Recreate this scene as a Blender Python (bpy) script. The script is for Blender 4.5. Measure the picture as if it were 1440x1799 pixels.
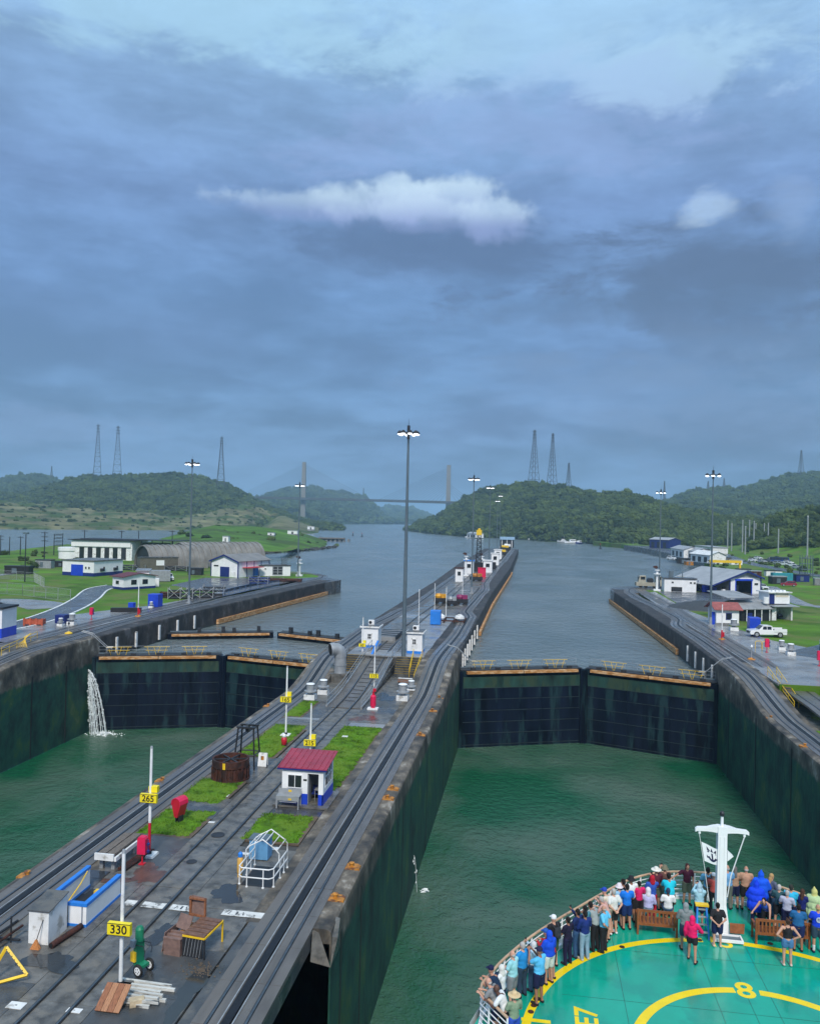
import bpy, bmesh, math, random
import numpy as np
from mathutils import Vector, Matrix, noise as mnoise
R = math.radians
random.seed(7)
for o in list(bpy.data.objects):
 bpy.data.objects.remove(o)
scene = bpy.context.scene
C = scene.collection

# ---------------------------------------------------------------- camera
# world: +Y runs up the canal along the lock axis, z = 0 is the water of the lower chambers
FPX, YAW, PIT, ROL, HCAM = 1420.0, R(8.47), R(0.5), R(1.3), 30.77
cam_d = bpy.data.cameras.new("camera")
cam = bpy.data.objects.new("camera", cam_d)
C.objects.link(cam)
cam.matrix_world = (Matrix.Translation((0, 0, HCAM)) @ Matrix.Rotation(YAW, 4, 'Z') @
     Matrix.Rotation(R(90) + PIT, 4, 'X') @ Matrix.Rotation(ROL, 4, 'Z'))
cam_d.sensor_fit = 'VERTICAL'
cam_d.sensor_height = 36.0
cam_d.lens = 36.0 * FPX / 1799.0
cam_d.clip_start = 0.5
cam_d.clip_end = 30000
scene.camera = cam

# ---------------------------------------------------------------- light
SUN_EL, SUN_AZ = R(46), R(172)          # azimuth clockwise from +Y
scene.view_settings.view_transform = 'Standard'
scene.view_settings.look = 'None'
scene.view_settings.gamma = 1.0
scene.view_settings.use_curve_mapping = False
scene.view_settings.exposure = 1.14
scene.cycles.use_denoising = True
scene.cycles.max_bounces = 6
scene.cycles.volume_bounces = 1
scene.cycles.transparent_max_bounces = 16

sd = bpy.data.lights.new("sun", 'SUN')
sd.energy = 1.5
sd.angle = R(12)
sd.color = (1.0, 0.93, 0.83)
sun = bpy.data.objects.new("sun", sd)
C.objects.link(sun)
to_sun = Vector((math.sin(SUN_AZ) * math.cos(SUN_EL), math.cos(SUN_AZ) * math.cos(SUN_EL), math.sin(SUN_EL)))
sun.rotation_euler = to_sun.to_track_quat('Z', 'Y').to_euler()
sun.location = to_sun * 300


def pixel_ray(px, py):
 """direction, in the world, of a point of the photograph (used to survey positions)"""
 x = (px - 720) / FPX
 y = -(py - 899.5) / FPX
 c, s = math.cos(ROL), math.sin(ROL)
 x, y = x * c - y * s, x * s + y * c
 cp, sp = math.cos(PIT), math.sin(PIT)
 d = (x, cp - y * sp, sp + y * cp)
 cy, sy = math.cos(YAW), math.sin(YAW)
 return Vector((d[0] * cy - d[1] * sy, d[0] * sy + d[1] * cy, d[2]))


def G(px, py, z=13.0):
 d = pixel_ray(px, py)
 t = (z - HCAM) / d.z
 return Vector((d.x * t, d.y * t, z))


def atY(px, py, Y):
 d = pixel_ray(px, py)
 t = Y / d.y
 return Vector((d.x * t, Y, HCAM + d.z * t))


def top_z(base, py, px=None):
 """height of a vertical thing standing at base whose top shows at row py"""
 d = pixel_ray(px if px is not None else 720, py)
 if px is None:
  # column of the base
  return atY(720, py, base[1]).z
 return atY(px, py, base[1]).z


# ---------------------------------------------------------------- sky
world = bpy.data.worlds.new("World")
scene.world = world
world.use_nodes = True
world.cycles.sampling_method = 'MANUAL'
world.cycles.sample_map_resolution = 256
nt = world.node_tree
nt.nodes.clear()


def nd(tree, kind, **kw):
 n = tree.nodes.new(kind)
 for k, v in kw.items():
  if k == 'inp':
   for i, val in v.items():
    n.inputs[i].default_value = val
  else:
   setattr(n, k, v)
 return n


def build_sky():
 L = nt.links.new
 out = nd(nt, 'ShaderNodeOutputWorld')
 bg = nd(nt, 'ShaderNodeBackground')
 L(bg.outputs[0], out.inputs[0])
 tc = nd(nt, 'ShaderNodeTexCoord')
 dirv = tc.outputs['Generated']
 sky = nd(nt, 'ShaderNodeTexSky', sky_type='NISHITA', sun_disc=False, sun_elevation=SUN_EL,
   sun_rotation=SUN_AZ, altitude=30, air_density=1.4, dust_density=2.5, ozone_density=2.0)
 sep = nd(nt, 'ShaderNodeSeparateXYZ')
 L(dirv, sep.inputs[0])

 def M(op, a, b=None, c=None, clamp=False):
  n = nd(nt, 'ShaderNodeMath', operation=op)
  n.use_clamp = clamp
  for i, v in enumerate((a, b, c)):
   if v is None:
    continue
   if isinstance(v, (int, float)):
    n.inputs[i].default_value = v
   else:
    L(v, n.inputs[i])
  return n.outputs[0]

 def mixc(f, a, b):
  n = nd(nt, 'ShaderNodeMix', data_type='RGBA')
  for sock, v in ((0, f), (6, a), (7, b)):
   if isinstance(v, (int, float)):
    n.inputs[sock].default_value = v
   elif isinstance(v, tuple):
    n.inputs[sock].default_value = (*v, 1)
   else:
    L(v, n.inputs[sock])
  return n.outputs[2]

 def smooth(v, lo, hi):
  n = nd(nt, 'ShaderNodeMapRange', interpolation_type='SMOOTHSTEP')
  n.inputs[1].default_value = lo
  n.inputs[2].default_value = hi
  L(v, n.inputs[0])
  return n.outputs[0]

 def noise(vec, scale, detail, rough, dist=0.0):
  n = nd(nt, 'ShaderNodeTexNoise')
  n.inputs['Scale'].default_value = scale
  n.inputs['Detail'].default_value = detail
  n.inputs['Roughness'].default_value = rough
  n.inputs['Distortion'].default_value = dist
  L(vec, n.inputs['Vector'])
  return n.outputs[0]
 # cloud deck seen in perspective: direction projected on a high plane
 zz = M('ADD', M('MAXIMUM', sep.outputs[2], 0.0), 0.16)
 comb = nd(nt, 'ShaderNodeCombineXYZ')
 L(M('DIVIDE', sep.outputs[0], zz), comb.inputs[0])
 L(M('DIVIDE', sep.outputs[1], zz), comb.inputs[1])
 deck = comb.outputs[0]
 big = noise(deck, 0.62, 4, 0.55, 0.15)
 mid = noise(deck, 2.4, 7, 0.64, 0.2)
 # cloud undersides near the horizon: noise stretched sideways in direction space
 st = nd(nt, 'ShaderNodeMapping')
 st.inputs['Scale'].default_value = (3.0, 3.0, 10.0)
 L(dirv, st.inputs[0])
 low = noise(st.outputs[0], 1.9, 8, 0.64, 0.2)
 t = M('ADD', M('MULTIPLY', big, 0.50), M('MULTIPLY', mid, 0.32))
 t = M('ADD', t, M('MULTIPLY', low, 0.34))
 tone = smooth(t, 0.48, 0.70)
 # the deck is thinner, so brighter, overhead
 rp = nd(nt, 'ShaderNodeValToRGB')
 e = rp.color_ramp.elements
 e[0].position, e[0].color = 0.0, (.150, .258, .425, 1)
 e[1].position, e[1].color = 0.66, (.345, .560, .780, 1)
 for p_, c_ in ((.16, (.140, .262, .470)), (.26, (.140, .262, .490)), (.36, (.172, .290, .535)), (.46, (.222, .372, .615)), (.54, (.315, .525, .765))):
  q_ = e.new(p_)
  q_.color = (*c_, 1)
 L(sep.outputs[2], rp.inputs[0])
 dk = nd(nt, 'ShaderNodeVectorMath', operation='SCALE')
 L(rp.outputs[0], dk.inputs[0])
 L(M('ADD', M('MULTIPLY', tone, 0.42), 0.76), dk.inputs['Scale'])
 col = dk.outputs[0]
 violet = M('MULTIPLY', smooth(noise(deck, 0.5, 2, 0.5, 0.0), 0.46, 0.60), 0.10)
 col = mixc(violet, col, (0.215, 0.285, 0.585))

 def local(px, py, wid, hei):
  d = pixel_ray(px, py).normalized()
  right = Vector((d.y, -d.x, 0)).normalized()
  up = right.cross(d)

  def dot(v):
   n = nd(nt, 'ShaderNodeVectorMath', operation='DOT_PRODUCT')
   n.inputs[1].default_value = v
   L(dirv, n.inputs[0])
   return n.outputs['Value']
  return (M('DIVIDE', dot(right), wid / FPX), M('DIVIDE', dot(up), hei / FPX), smooth(dot(d), 0.55, 0.75))

 billow = noise(dirv, 17.0, 7, 0.60, 0.15)
 st2 = nd(nt, 'ShaderNodeMapping')
 st2.inputs['Scale'].default_value = (1.0, 1.0, 2.6)
 L(dirv, st2.inputs[0])
 rag = noise(st2.outputs[0], 8.5, 9, 0.66, 0.3)

 def blob(px, py, wid, hei, amt, sharp=0.35, wob=1.5, src=billow):
  u, v, ahead = local(px, py, wid, hei)
  r = M('SQRT', M('ADD', M('MULTIPLY', u, u), M('MULTIPLY', v, v)))
  r = M('ADD', r, M('MULTIPLY', M('SUBTRACT', src, 0.5), -wob))
  n = nd(nt, 'ShaderNodeMapRange', interpolation_type='SMOOTHSTEP')
  n.inputs[1].default_value = 1.0 + sharp
  n.inputs[2].default_value = 1.0 - sharp
  L(r, n.inputs[0])
  return M('MULTIPLY', M('MULTIPLY', n.outputs[0], ahead), amt), v
 # dark ragged bases: under the cumulus and across the right of the sky
 for (px, py, w, h, a, c) in ((790, 448, 185, 44, .78, (.098, .165, .310)),
        (1290, 482, 230, 66, .78, (.098, .155, .280)),
        (1010, 560, 150, 26, .45, (.115, .185, .325)),
        (1340, 610, 230, 34, .50, (.120, .190, .320)),
        (1330, 742, 150, 46, .50, (.135, .205, .345)),
        (1090, 660, 150, 22, .40, (.120, .195, .330)),
        (1060, 775, 70, 16, .50, (.120, .195, .330)),
        (150, 540, 420, 90, .34, (.115, .205, .380))):
  m, _ = blob(px, py, w, h, a, .60, 6.0, rag)
  col = mixc(m, col, c)
 for (px, py, w, h, a, c, wob) in ((800, 440, 175, 40, .62, (.090, .150, .280), 1.6), (1330, 470, 190, 60, .60, (.088, .140, .245), 2.4),
         (1180, 530, 260, 26, .50, (.095, .155, .270), 2.2), (1360, 640, 200, 22, .42, (.105, .170, .290), 2.2), (1320, 755, 150, 34, .40, (.115, .180, .305), 2.4),
         (250, 620, 420, 40, .26, (.105, .185, .340), 2.4)):
  m, _ = blob(px, py, w, h, a, .75, wob)
  col = mixc(m, col, c)
 # bright thin places
 for (px, py, w, h, a, c) in ((430, 40, 330, 50, .55, (.380, .620, .780)),
        (1190, 120, 110, 40, .60, (.420, .620, .800)),
        (960, 55, 330, 60, .45, (.370, .580, .790)),
        (1240, 368, 26, 20, .5, (.48, .64, .84)),
        (1395, 380, 26, 40, .35, (.30, .43, .68)),
        (900, 220, 260, 60, .35, (.290, .400, .690)),
        (60, 750, 160, 26, .40, (.215, .330, .560)),
        (1200, 690, 300, 50, .35, (.205, .330, .560))):
  m, _ = blob(px, py, w, h, a, .65, 5.5, rag)
  col = mixc(m, col, c)
 # the bright cumulus: lobes with crisp tops over a shaded base
 for (px, py, w, h, a) in ((560, 362, 130, 22, .42), (640, 358, 90, 26, .50), (705, 350, 62, 32, .66), (800, 348, 78, 34, .76), (865, 378, 56, 34, .56), (760, 380, 150, 24, .36)):
  m, v = blob(px, py, w, h, a, .32, 2.5)
  lit = smooth(v, -0.8, 0.7)
  col = mixc(m, col, mixc(lit, (.270, .350, .620), (.560, .720, .860)))
 # a little of the clear-sky light filters through everywhere
 skyc = nd(nt, 'ShaderNodeMix', data_type='RGBA', blend_type='ADD')
 skyc.inputs[0].default_value = 1.0
 sc2 = nd(nt, 'ShaderNodeVectorMath', operation='SCALE')
 sc2.inputs['Scale'].default_value = 0.0035 / 0.1
 L(sky.outputs[0], sc2.inputs[0])
 sc3 = nd(nt, 'ShaderNodeVectorMath', operation='SCALE')
 sc3.inputs['Scale'].default_value = 1.0 / 0.1
 L(col, sc3.inputs[0])
 L(sc3.outputs[0], skyc.inputs[6])
 L(sc2.outputs[0], skyc.inputs[7])
 L(skyc.outputs[2], bg.inputs[0])
 bg.inputs[1].default_value = 0.1 * SKY_GAIN


SKY_GAIN = 0.525
build_sky()

# ---------------------------------------------------------------- materials
MATS = {}


def mat(name, col, rough=0.6, metal=0.0, var=0.12, vscale=1.5, bump=0.0, bscale=20.0, wet=0.0, col2=None,
  c2scale=0.5, c2amt=0.5, emit=0.0, spec=0.5, stretch=None, coat=0.0):
 """procedural principled material: two noise tints, optional bump and wet (glossy) patches"""
 if name in MATS:
  return MATS[name]
 m = bpy.data.materials.new(name)
 m.use_nodes = True
 t = m.node_tree
 b = t.nodes['Principled BSDF']
 L = t.links.new
 tc = nd(t, 'ShaderNodeTexCoord')
 geo = nd(t, 'ShaderNodeNewGeometry')
 vec = geo.outputs['Position']
 if stretch:
  mp = nd(t, 'ShaderNodeMapping')
  mp.inputs['Scale'].default_value = stretch
  L(vec, mp.inputs[0])
  vec = mp.outputs[0]

 def noise(s, d=5, r=0.55):
  n = nd(t, 'ShaderNodeTexNoise')
  n.inputs['Scale'].default_value = s
  n.inputs['Detail'].default_value = d
  n.inputs['Roughness'].default_value = r
  L(vec, n.inputs['Vector'])
  return n.outputs[0]

 def mapr(v, a, bb, c, d):
  n = nd(t, 'ShaderNodeMapRange')
  for i, q in enumerate((a, bb, c, d)):
   n.inputs[i + 1].default_value = q
  L(v, n.inputs[0])
  return n.outputs[0]
 base = None
 if var > 0:
  hs = nd(t, 'ShaderNodeHueSaturation')
  hs.inputs['Color'].default_value = (*col, 1)
  L(mapr(noise(vscale), 0.25, 0.75, 1 - var * 1.6, 1 + var * 1.6), hs.inputs['Value'])
  base = hs.outputs[0]
 if col2:
  mx = nd(t, 'ShaderNodeMix', data_type='RGBA')
  L(mapr(noise(c2scale, 6, 0.6), 0.62 - c2amt * 0.3, 0.72 - c2amt * 0.3, 0, 1), mx.inputs[0])
  if base:
   L(base, mx.inputs[6])
  else:
   mx.inputs[6].default_value = (*col, 1)
  mx.inputs[7].default_value = (*col2, 1)
  base = mx.outputs[2]
 if base:
  L(base, b.inputs['Base Color'])
 else:
  b.inputs['Base Color'].default_value = (*col, 1)
 b.inputs['Metallic'].default_value = metal
 b.inputs['Specular IOR Level'].default_value = spec
 if wet > 0:
  L(mapr(noise(0.35, 6, 0.6), 0.36, 0.62, max(0.06, rough - wet), rough), b.inputs['Roughness'])
 else:
  b.inputs['Roughness'].default_value = rough
 if coat:
  b.inputs['Coat Weight'].default_value = coat
  b.inputs['Coat Roughness'].default_value = 0.08
 if bump > 0:
  bp = nd(t, 'ShaderNodeBump')
  bp.inputs['Strength'].default_value = bump
  bp.inputs['Distance'].default_value = 0.05
  L(noise(bscale, 6, 0.65), bp.inputs['Height'])
  L(bp.outputs[0], b.inputs['Normal'])
 if emit:
  b.inputs['Emission Color'].default_value = (*col, 1)
  b.inputs['Emission Strength'].default_value = emit
 MATS[name] = m
 return m


# ---------------------------------------------------------------- mesh collector
class MB:
 def __init__(s):
  s.v, s.f = [], []

 def add(s, vs, fs):
  o = len(s.v)
  s.v.extend([tuple(p) for p in vs])
  s.f.extend([tuple(i + o for i in f) for f in fs])
  return s

 def box(s, x0, x1, y0, y1, z0, z1, rz=0.0, about=None, taper=0.0):
  vs = [(x0, y0, z0), (x1, y0, z0), (x1, y1, z0), (x0, y1, z0),
   (x0 + taper, y0 + taper, z1), (x1 - taper, y0 + taper, z1), (x1 - taper, y1 - taper, z1), (x0 + taper, y1 - taper, z1)]
  if rz:
   cx, cy = about if about else ((x0 + x1) / 2, (y0 + y1) / 2)
   c, q = math.cos(rz), math.sin(rz)
   vs = [(cx + (x - cx) * c - (y - cy) * q, cy + (x - cx) * q + (y - cy) * c, z) for x, y, z in vs]
  return s.add(vs, [(0, 3, 2, 1), (4, 5, 6, 7), (0, 1, 5, 4), (1, 2, 6, 5), (2, 3, 7, 6), (3, 0, 4, 7)])

 def cyl(s, p0, p1, r0, r1=None, n=8, cap=True):
  r1 = r0 if r1 is None else r1
  p0, p1 = Vector(p0), Vector(p1)
  d = (p1 - p0).normalized()
  a = d.orthogonal().normalized() if abs(d.z) < 0.999 else Vector((1, 0, 0))
  b = d.cross(a)
  vs = []
  for p, r in ((p0, r0), (p1, r1)):
   for i in range(n):
    t = 2 * math.pi * (i + .5) / n
    vs.append(p + a * (r * math.cos(t)) + b * (r * math.sin(t)))
  fs = [(i, (i + 1) % n, n + (i + 1) % n, n + i) for i in range(n)]
  if cap:
   fs += [tuple(range(n - 1, -1, -1)), tuple(range(n, 2 * n))]
  return s.add(vs, fs)

 def tube(s, pts, r, n=6, closed=False):
  pts = [Vector(p) for p in pts]
  m = len(pts)
  rings = []
  for i, p in enumerate(pts):
   if closed:
    d = pts[(i + 1) % m] - pts[i - 1]
   else:
    d = pts[min(i + 1, m - 1)] - pts[max(i - 1, 0)]
   d.normalize()
   a = Vector((0, 0, 1)).cross(d)
   if a.length < 1e-3:
    a = Vector((1, 0, 0))
   a.normalize()
   b = d.cross(a)
   rings.append([p + a * (r * math.cos(2 * math.pi * k / n)) + b * (r * math.sin(2 * math.pi * k / n)) for k in range(n)])
  vs = [q for ring in rings for q in ring]
  fs = []
  for i in range(m if closed else m - 1):
   j = (i + 1) % m
   for k in range(n):
    l = (k + 1) % n
    fs.append((i * n + k, i * n + l, j * n + l, j * n + k))
  if not closed:
   fs += [tuple(range(n - 1, -1, -1)), tuple((m - 1) * n + k for k in range(n))]
  return s.add(vs, fs)

 def prism(s, poly, z0, z1):
  n = len(poly)
  vs = [(x, y, z0) for x, y in poly] + [(x, y, z1) for x, y in poly]
  return s.add(vs, [tuple(range(n - 1, -1, -1)), tuple(range(n, 2 * n))] + [(i, (i + 1) % n, n + (i + 1) % n, n + i) for i in range(n)])

 def slab(s, poly3, nrm, th):
  """a flat polygon in space given thickness along nrm"""
  n = len(poly3)
  nv = Vector(nrm) * th
  vs = [Vector(p) for p in poly3] + [Vector(p) + nv for p in poly3]
  return s.add(vs, [tuple(range(n - 1, -1, -1)), tuple(range(n, 2 * n))] + [(i, (i + 1) % n, n + (i + 1) % n, n + i) for i in range(n)])

 def lathe(s, prof, n=16, c=(0, 0, 0), cap=True):
  vs = []
  for r, z in prof:
   for i in range(n):
    t = 2 * math.pi * i / n
    vs.append((c[0] + r * math.cos(t), c[1] + r * math.sin(t), c[2] + z))
  fs = []
  for j in range(len(prof) - 1):
   for i in range(n):
    k = (i + 1) % n
    fs.append((j * n + i, j * n + k, (j + 1) * n + k, (j + 1) * n + i))
  if cap:
   fs += [tuple(range(n - 1, -1, -1)), tuple((len(prof) - 1) * n + i for i in range(n))]
  return s.add(vs, fs)

 def loft(s, rings, closed_ring=True, cap=True):
  n = len(rings[0])
  vs = [p for r in rings for p in r]
  fs = []
  for j in range(len(rings) - 1):
   for i in range(n if closed_ring else n - 1):
    k = (i + 1) % n
    fs.append((j * n + i, j * n + k, (j + 1) * n + k, (j + 1) * n + i))
  if cap and closed_ring:
   fs += [tuple(range(n - 1, -1, -1)), tuple((len(rings) - 1) * n + i for i in range(n))]
  return s.add(vs, fs)

 def move(s, M):
  s.v = [tuple(M @ Vector(p)) for p in s.v]
  return s

 def mesh(s, name, material, smooth=False):
  me = bpy.data.meshes.new(name)
  me.from_pydata(s.v, [], s.f)
  if material:
   me.materials.append(material)
  bm = bmesh.new()
  bm.from_mesh(me)
  bmesh.ops.recalc_face_normals(bm, faces=bm.faces)
  bm.to_mesh(me)
  bm.free()
  if smooth:
   me.polygons.foreach_set('use_smooth', [True] * len(me.polygons))
   if smooth == 'auto':
    me.set_sharp_from_angle(angle=R(40))
  me.update()
  return me

 def obj(s, name, material, parent=None, smooth=False, loc=None, rz=0.0):
  o = bpy.data.objects.new(name, s.mesh(name, material, smooth))
  C.objects.link(o)
  if parent:
   o.parent = parent
  if loc is not None:
   o.location = loc
  o.rotation_euler.z = rz
  return o


def put(me, name, parent=None, loc=(0, 0, 0), rz=0.0, material=None, scale=None):
 o = bpy.data.objects.new(name, me)
 C.objects.link(o)
 o.parent = parent
 o.location = loc
 o.rotation_euler.z = rz
 if scale is not None:
  o.scale = scale
 if material:
  if not len(me.materials):
   me.materials.append(material)
  o.material_slots[0].link = 'OBJECT'
  o.material_slots[0].material = material
 return o


def tag(o, label=None, cat=None, group=None, kind=None):
 if label:
  o['label'] = label
 if cat:
  o['category'] = cat
 if group:
  o['group'] = group
 if kind:
  o['kind'] = kind
 return o


def thing(name, label, cat, loc=(0, 0, 0), rz=0.0, group=None):
 o = bpy.data.objects.new(name, None)
 o.empty_display_size = 0.3
 C.objects.link(o)
 o.location = loc
 o.rotation_euler.z = rz
 return tag(o, label, cat, group)


def dup(root, loc, rz=0.0, label=None, scale=None):
 def cp(o, parent):
  c = o.copy()
  C.objects.link(c)
  c.parent = parent
  for ch in o.children:
   cp(ch, c)
  return c
 r = cp(root, None)
 r.location = loc
 r.rotation_euler.z = rz
 if scale:
  r.scale = scale
 if label:
  r['label'] = label
 return r


def text_mesh(txt, size, material, depth=0.006, bold=0.0):
 cu = bpy.data.curves.new('lettering', 'FONT')
 cu.body = txt
 cu.size = size
 cu.extrude = depth
 cu.offset = bold
 cu.align_x = 'CENTER'
 cu.align_y = 'CENTER'
 o = bpy.data.objects.new('lettering', cu)
 C.objects.link(o)
 dg = bpy.context.evaluated_depsgraph_get()
 me = bpy.data.meshes.new_from_object(o.evaluated_get(dg))
 bpy.data.objects.remove(o)
 me.materials.clear()
 me.materials.append(material)
 return me


def lerp_path(pts, y):
 """pts: list of (y, a, b...) -> values at y"""
 if y <= pts[0][0]:
  return pts[0][1:]
 for p, q in zip(pts, pts[1:]):
  if y <= q[0]:
   t = (y - p[0]) / (q[0] - p[0])
   t = t * t * (3 - 2 * t)
   return tuple(a + (b - a) * t for a, b in zip(p[1:], q[1:]))
 return pts[-1][1:]

# ---------------------------------------------------------------- shared materials
def water_mat(name, base, s1, s2, d1, rough, stretch=(1, 1, 1), base2=None):
 m = bpy.data.materials.new(name)
 m.use_nodes = True
 t = m.node_tree
 b = t.nodes['Principled BSDF']
 L = t.links.new
 geo = nd(t, 'ShaderNodeNewGeometry')
 mp = nd(t, 'ShaderNodeMapping')
 mp.inputs['Scale'].default_value = stretch
 L(geo.outputs['Position'], mp.inputs[0])
 def nz(s, d):
  n = nd(t, 'ShaderNodeTexNoise')
  n.inputs['Scale'].default_value = s
  n.inputs['Detail'].default_value = d
  n.inputs['Distortion'].default_value = 0.3
  L(mp.outputs[0], n.inputs['Vector'])
  return n.outputs[0]
 big0 = nz(s1 * 0.06, 5)
 bigm = nd(t, 'ShaderNodeMapRange')
 for i, q in enumerate((.38, .66, 0, 1)):
  bigm.inputs[i + 1].default_value = q
 L(big0, bigm.inputs[0])
 big = bigm.outputs[0]
 mx = nd(t, 'ShaderNodeMix', data_type='RGBA')
 mx.inputs[6].default_value = (*base, 1)
 mx.inputs[7].default_value = (*(base2 or tuple(c * 1.5 for c in base)), 1)
 L(big, mx.inputs[0])
 L(mx.outputs[2], b.inputs['Base Color'])
 rr = nd(t, 'ShaderNodeMapRange')
 for i, q in enumerate((.35, .65, rough, rough + .12)):
  rr.inputs[i + 1].default_value = q
 L(nz(s1 * 0.12, 5), rr.inputs[0])
 L(rr.outputs[0], b.inputs['Roughness'])
 b.inputs['IOR'].default_value = 1.33
 add = nd(t, 'ShaderNodeMath', operation='MULTIPLY_ADD')
 L(nz(s1, 3), add.inputs[0])
 add.inputs[1].default_value = 1.0
 mul = nd(t, 'ShaderNodeMath', operation='MULTIPLY')
 L(nz(s2, 3), mul.inputs[0])
 mul.inputs[1].default_value = 0.35
 L(mul.outputs[0], add.inputs[2])
 bp = nd(t, 'ShaderNodeBump')
 bp.inputs['Strength'].default_value = 1.0
 bp.inputs['Distance'].default_value = d1
 L(add.outputs[0], bp.inputs['Height'])
 L(bp.outputs[0], b.inputs['Normal'])
 return m


def wall_mat(name, k=1.0):
 """lock-wall concrete: grey-brown above the pool line, slime green below it, with run-off streaks"""
 m = bpy.data.materials.new(name)
 m.use_nodes = True
 t = m.node_tree
 b = t.nodes['Principled BSDF']
 L = t.links.new
 geo = nd(t, 'ShaderNodeNewGeometry')
 sep = nd(t, 'ShaderNodeSeparateXYZ')
 L(geo.outputs['Position'], sep.inputs[0])
 def nz(s, d, sc=(1, 1, 1), r=.6):
  mp = nd(t, 'ShaderNodeMapping')
  mp.inputs['Scale'].default_value = sc
  L(geo.outputs['Position'], mp.inputs[0])
  n = nd(t, 'ShaderNodeTexNoise')
  n.inputs['Scale'].default_value = s
  n.inputs['Detail'].default_value = d
  n.inputs['Roughness'].default_value = r
  L(mp.outputs[0], n.inputs['Vector'])
  return n.outputs[0]
 def ramp(v, stops):
  n = nd(t, 'ShaderNodeValToRGB')
  e = n.color_ramp.elements
  e[0].position, e[0].color = stops[0][0], (*stops[0][1], 1)
  e[1].position, e[1].color = stops[-1][0], (*stops[-1][1], 1)
  for p, c in stops[1:-1]:
   q = e.new(p)
   q.color = (*c, 1)
  L(v, n.inputs[0])
  return n.outputs[0]
 sh = lambda r, g, b_: (r * k, g * k, b_ * k * (1.15 if k < 1 else 1))  # k below one darkens and blues the concrete, as if in shade
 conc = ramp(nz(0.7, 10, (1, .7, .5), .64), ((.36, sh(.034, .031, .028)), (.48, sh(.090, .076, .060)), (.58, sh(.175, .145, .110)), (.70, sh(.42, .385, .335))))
 slime = ramp(nz(0.5, 10, (1, .8, .5), .68), ((.34, (.004, .018, .018)), (.46, (.007, .050, .036)), (.54, (.012, .078, .052)), (.61, (.034, .095, .030)), (.72, (.10, .14, .08))))
 line = nd(t, 'ShaderNodeMath', operation='MULTIPLY_ADD')
 L(nz(1.4, 5, (1, 1, .3)), line.inputs[0])
 line.inputs[1].default_value = 1.1
 L(sep.outputs[2], line.inputs[2])
 fr = nd(t, 'ShaderNodeMapRange')
 fr.inputs[1].default_value = 9.75
 fr.inputs[2].default_value = 10.15
 L(line.outputs[0], fr.inputs[0])
 mx = nd(t, 'ShaderNodeMix', data_type='RGBA')
 L(fr.outputs[0], mx.inputs[0])
 L(slime, mx.inputs[6])
 L(conc, mx.inputs[7])
 L(mx.outputs[2], b.inputs['Base Color'])
 b.inputs['Roughness'].default_value = 0.62
 bp = nd(t, 'ShaderNodeBump')
 bp.inputs['Strength'].default_value = 0.5
 bp.inputs['Distance'].default_value = 0.12
 L(nz(2.5, 8, (1, 1, .4)), bp.inputs['Height'])
 L(bp.outputs[0], b.inputs['Normal'])
 return m


W_LAKE = water_mat('lake_water', (.115, .150, .160), 0.55, 2.3, 0.36, .12, (1, .8, 1), (.165, .195, .200))
W_LOCK = water_mat('lock_water', (.006, .080, .036), 1.0, 4.2, 0.20, .16, (1, 1, 1), (.078, .128, .096))
M_WALL = wall_mat('lock_wall_concrete')
M_WALL_D = wall_mat('shaded_approach_wall', .30)  # shadow on the approach faces is put into this darker concrete
M_CONC = mat('wet_concrete', (.112, .109, .102), .55, var=.42, vscale=1.6, bump=.4, bscale=9, wet=.48, col2=(.165, .152, .132), c2scale=.9, c2amt=.35)
M_CONC_B = mat('dark_wet_concrete', (.062, .066, .070), .5, var=.35, vscale=.7, bump=.25, bscale=9, wet=.42, col2=(.12, .115, .105), c2scale=.6, c2amt=.35)
M_CONC_L = mat('pale_wet_concrete', (.25, .26, .27), .5, var=.15, vscale=.6, bump=.15, bscale=9, wet=.42, col2=(.17, .17, .17), c2scale=.3, c2amt=.4)
M_CORE = mat('core_concrete', (.06, .06, .058), .8, var=.2, bump=.3)
M_TRACK = mat('track_concrete', (.115, .106, .098), .5, var=.22, vscale=1.3, bump=.3, bscale=14, wet=.36, col2=(.13, .12, .11), c2scale=.8, c2amt=.4, stretch=(1, .25, 1))
M_STEEL = mat('rail_steel', (.16, .17, .18), .28, metal=.9, var=.15, vscale=3)
M_RACK = mat('rack_grease', (.012, .013, .017), .45, metal=.3, var=.3, vscale=4, bump=.5, bscale=30)
M_GRASS = mat('grass_blades', (.086, .195, .008), .8, var=.42, vscale=1.4, bump=.9, bscale=26, col2=(.125, .225, .018), c2scale=.35, c2amt=.5, spec=.2)
M_GRASS2 = mat('lawn_blades', (.074, .165, .010), .8, var=.45, vscale=.09, bump=.8, bscale=3, col2=(.115, .150, .034), c2scale=.11, c2amt=.45, spec=.2)
M_DIRT = mat('bare_soil', (.11, .080, .055), .8, var=.3, vscale=1.2, bump=.5, bscale=12)
M_ASPH = mat('wet_asphalt', (.075, .080, .088), .42, var=.15, vscale=.4, bump=.2, bscale=14, wet=.30)
M_WHITE = mat('white_paint', (.80, .81, .82), .45, var=.05, vscale=.9, bump=.08, bscale=6)
M_WHITE_D = mat('weathered_white_paint', (.74, .75, .75), .55, var=.12, vscale=1.1, bump=.15, bscale=8, col2=(.40, .39, .36), c2scale=1.3, c2amt=.2)
M_BLUE = mat('blue_paint', (.012, .055, .52), .42, var=.10, vscale=1.0)
M_BLUE_D = mat('dark_blue_paint', (.012, .025, .16), .45, var=.12, vscale=1.0)
M_LBLUE = mat('sky_blue_paint', (.02, .20, .66), .45, var=.10)
M_RED = mat('red_paint', (.52, .012, .03), .4, var=.12)
M_PINKRED = mat('crimson_paint', (.66, .012, .075), .4, var=.08)
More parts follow.
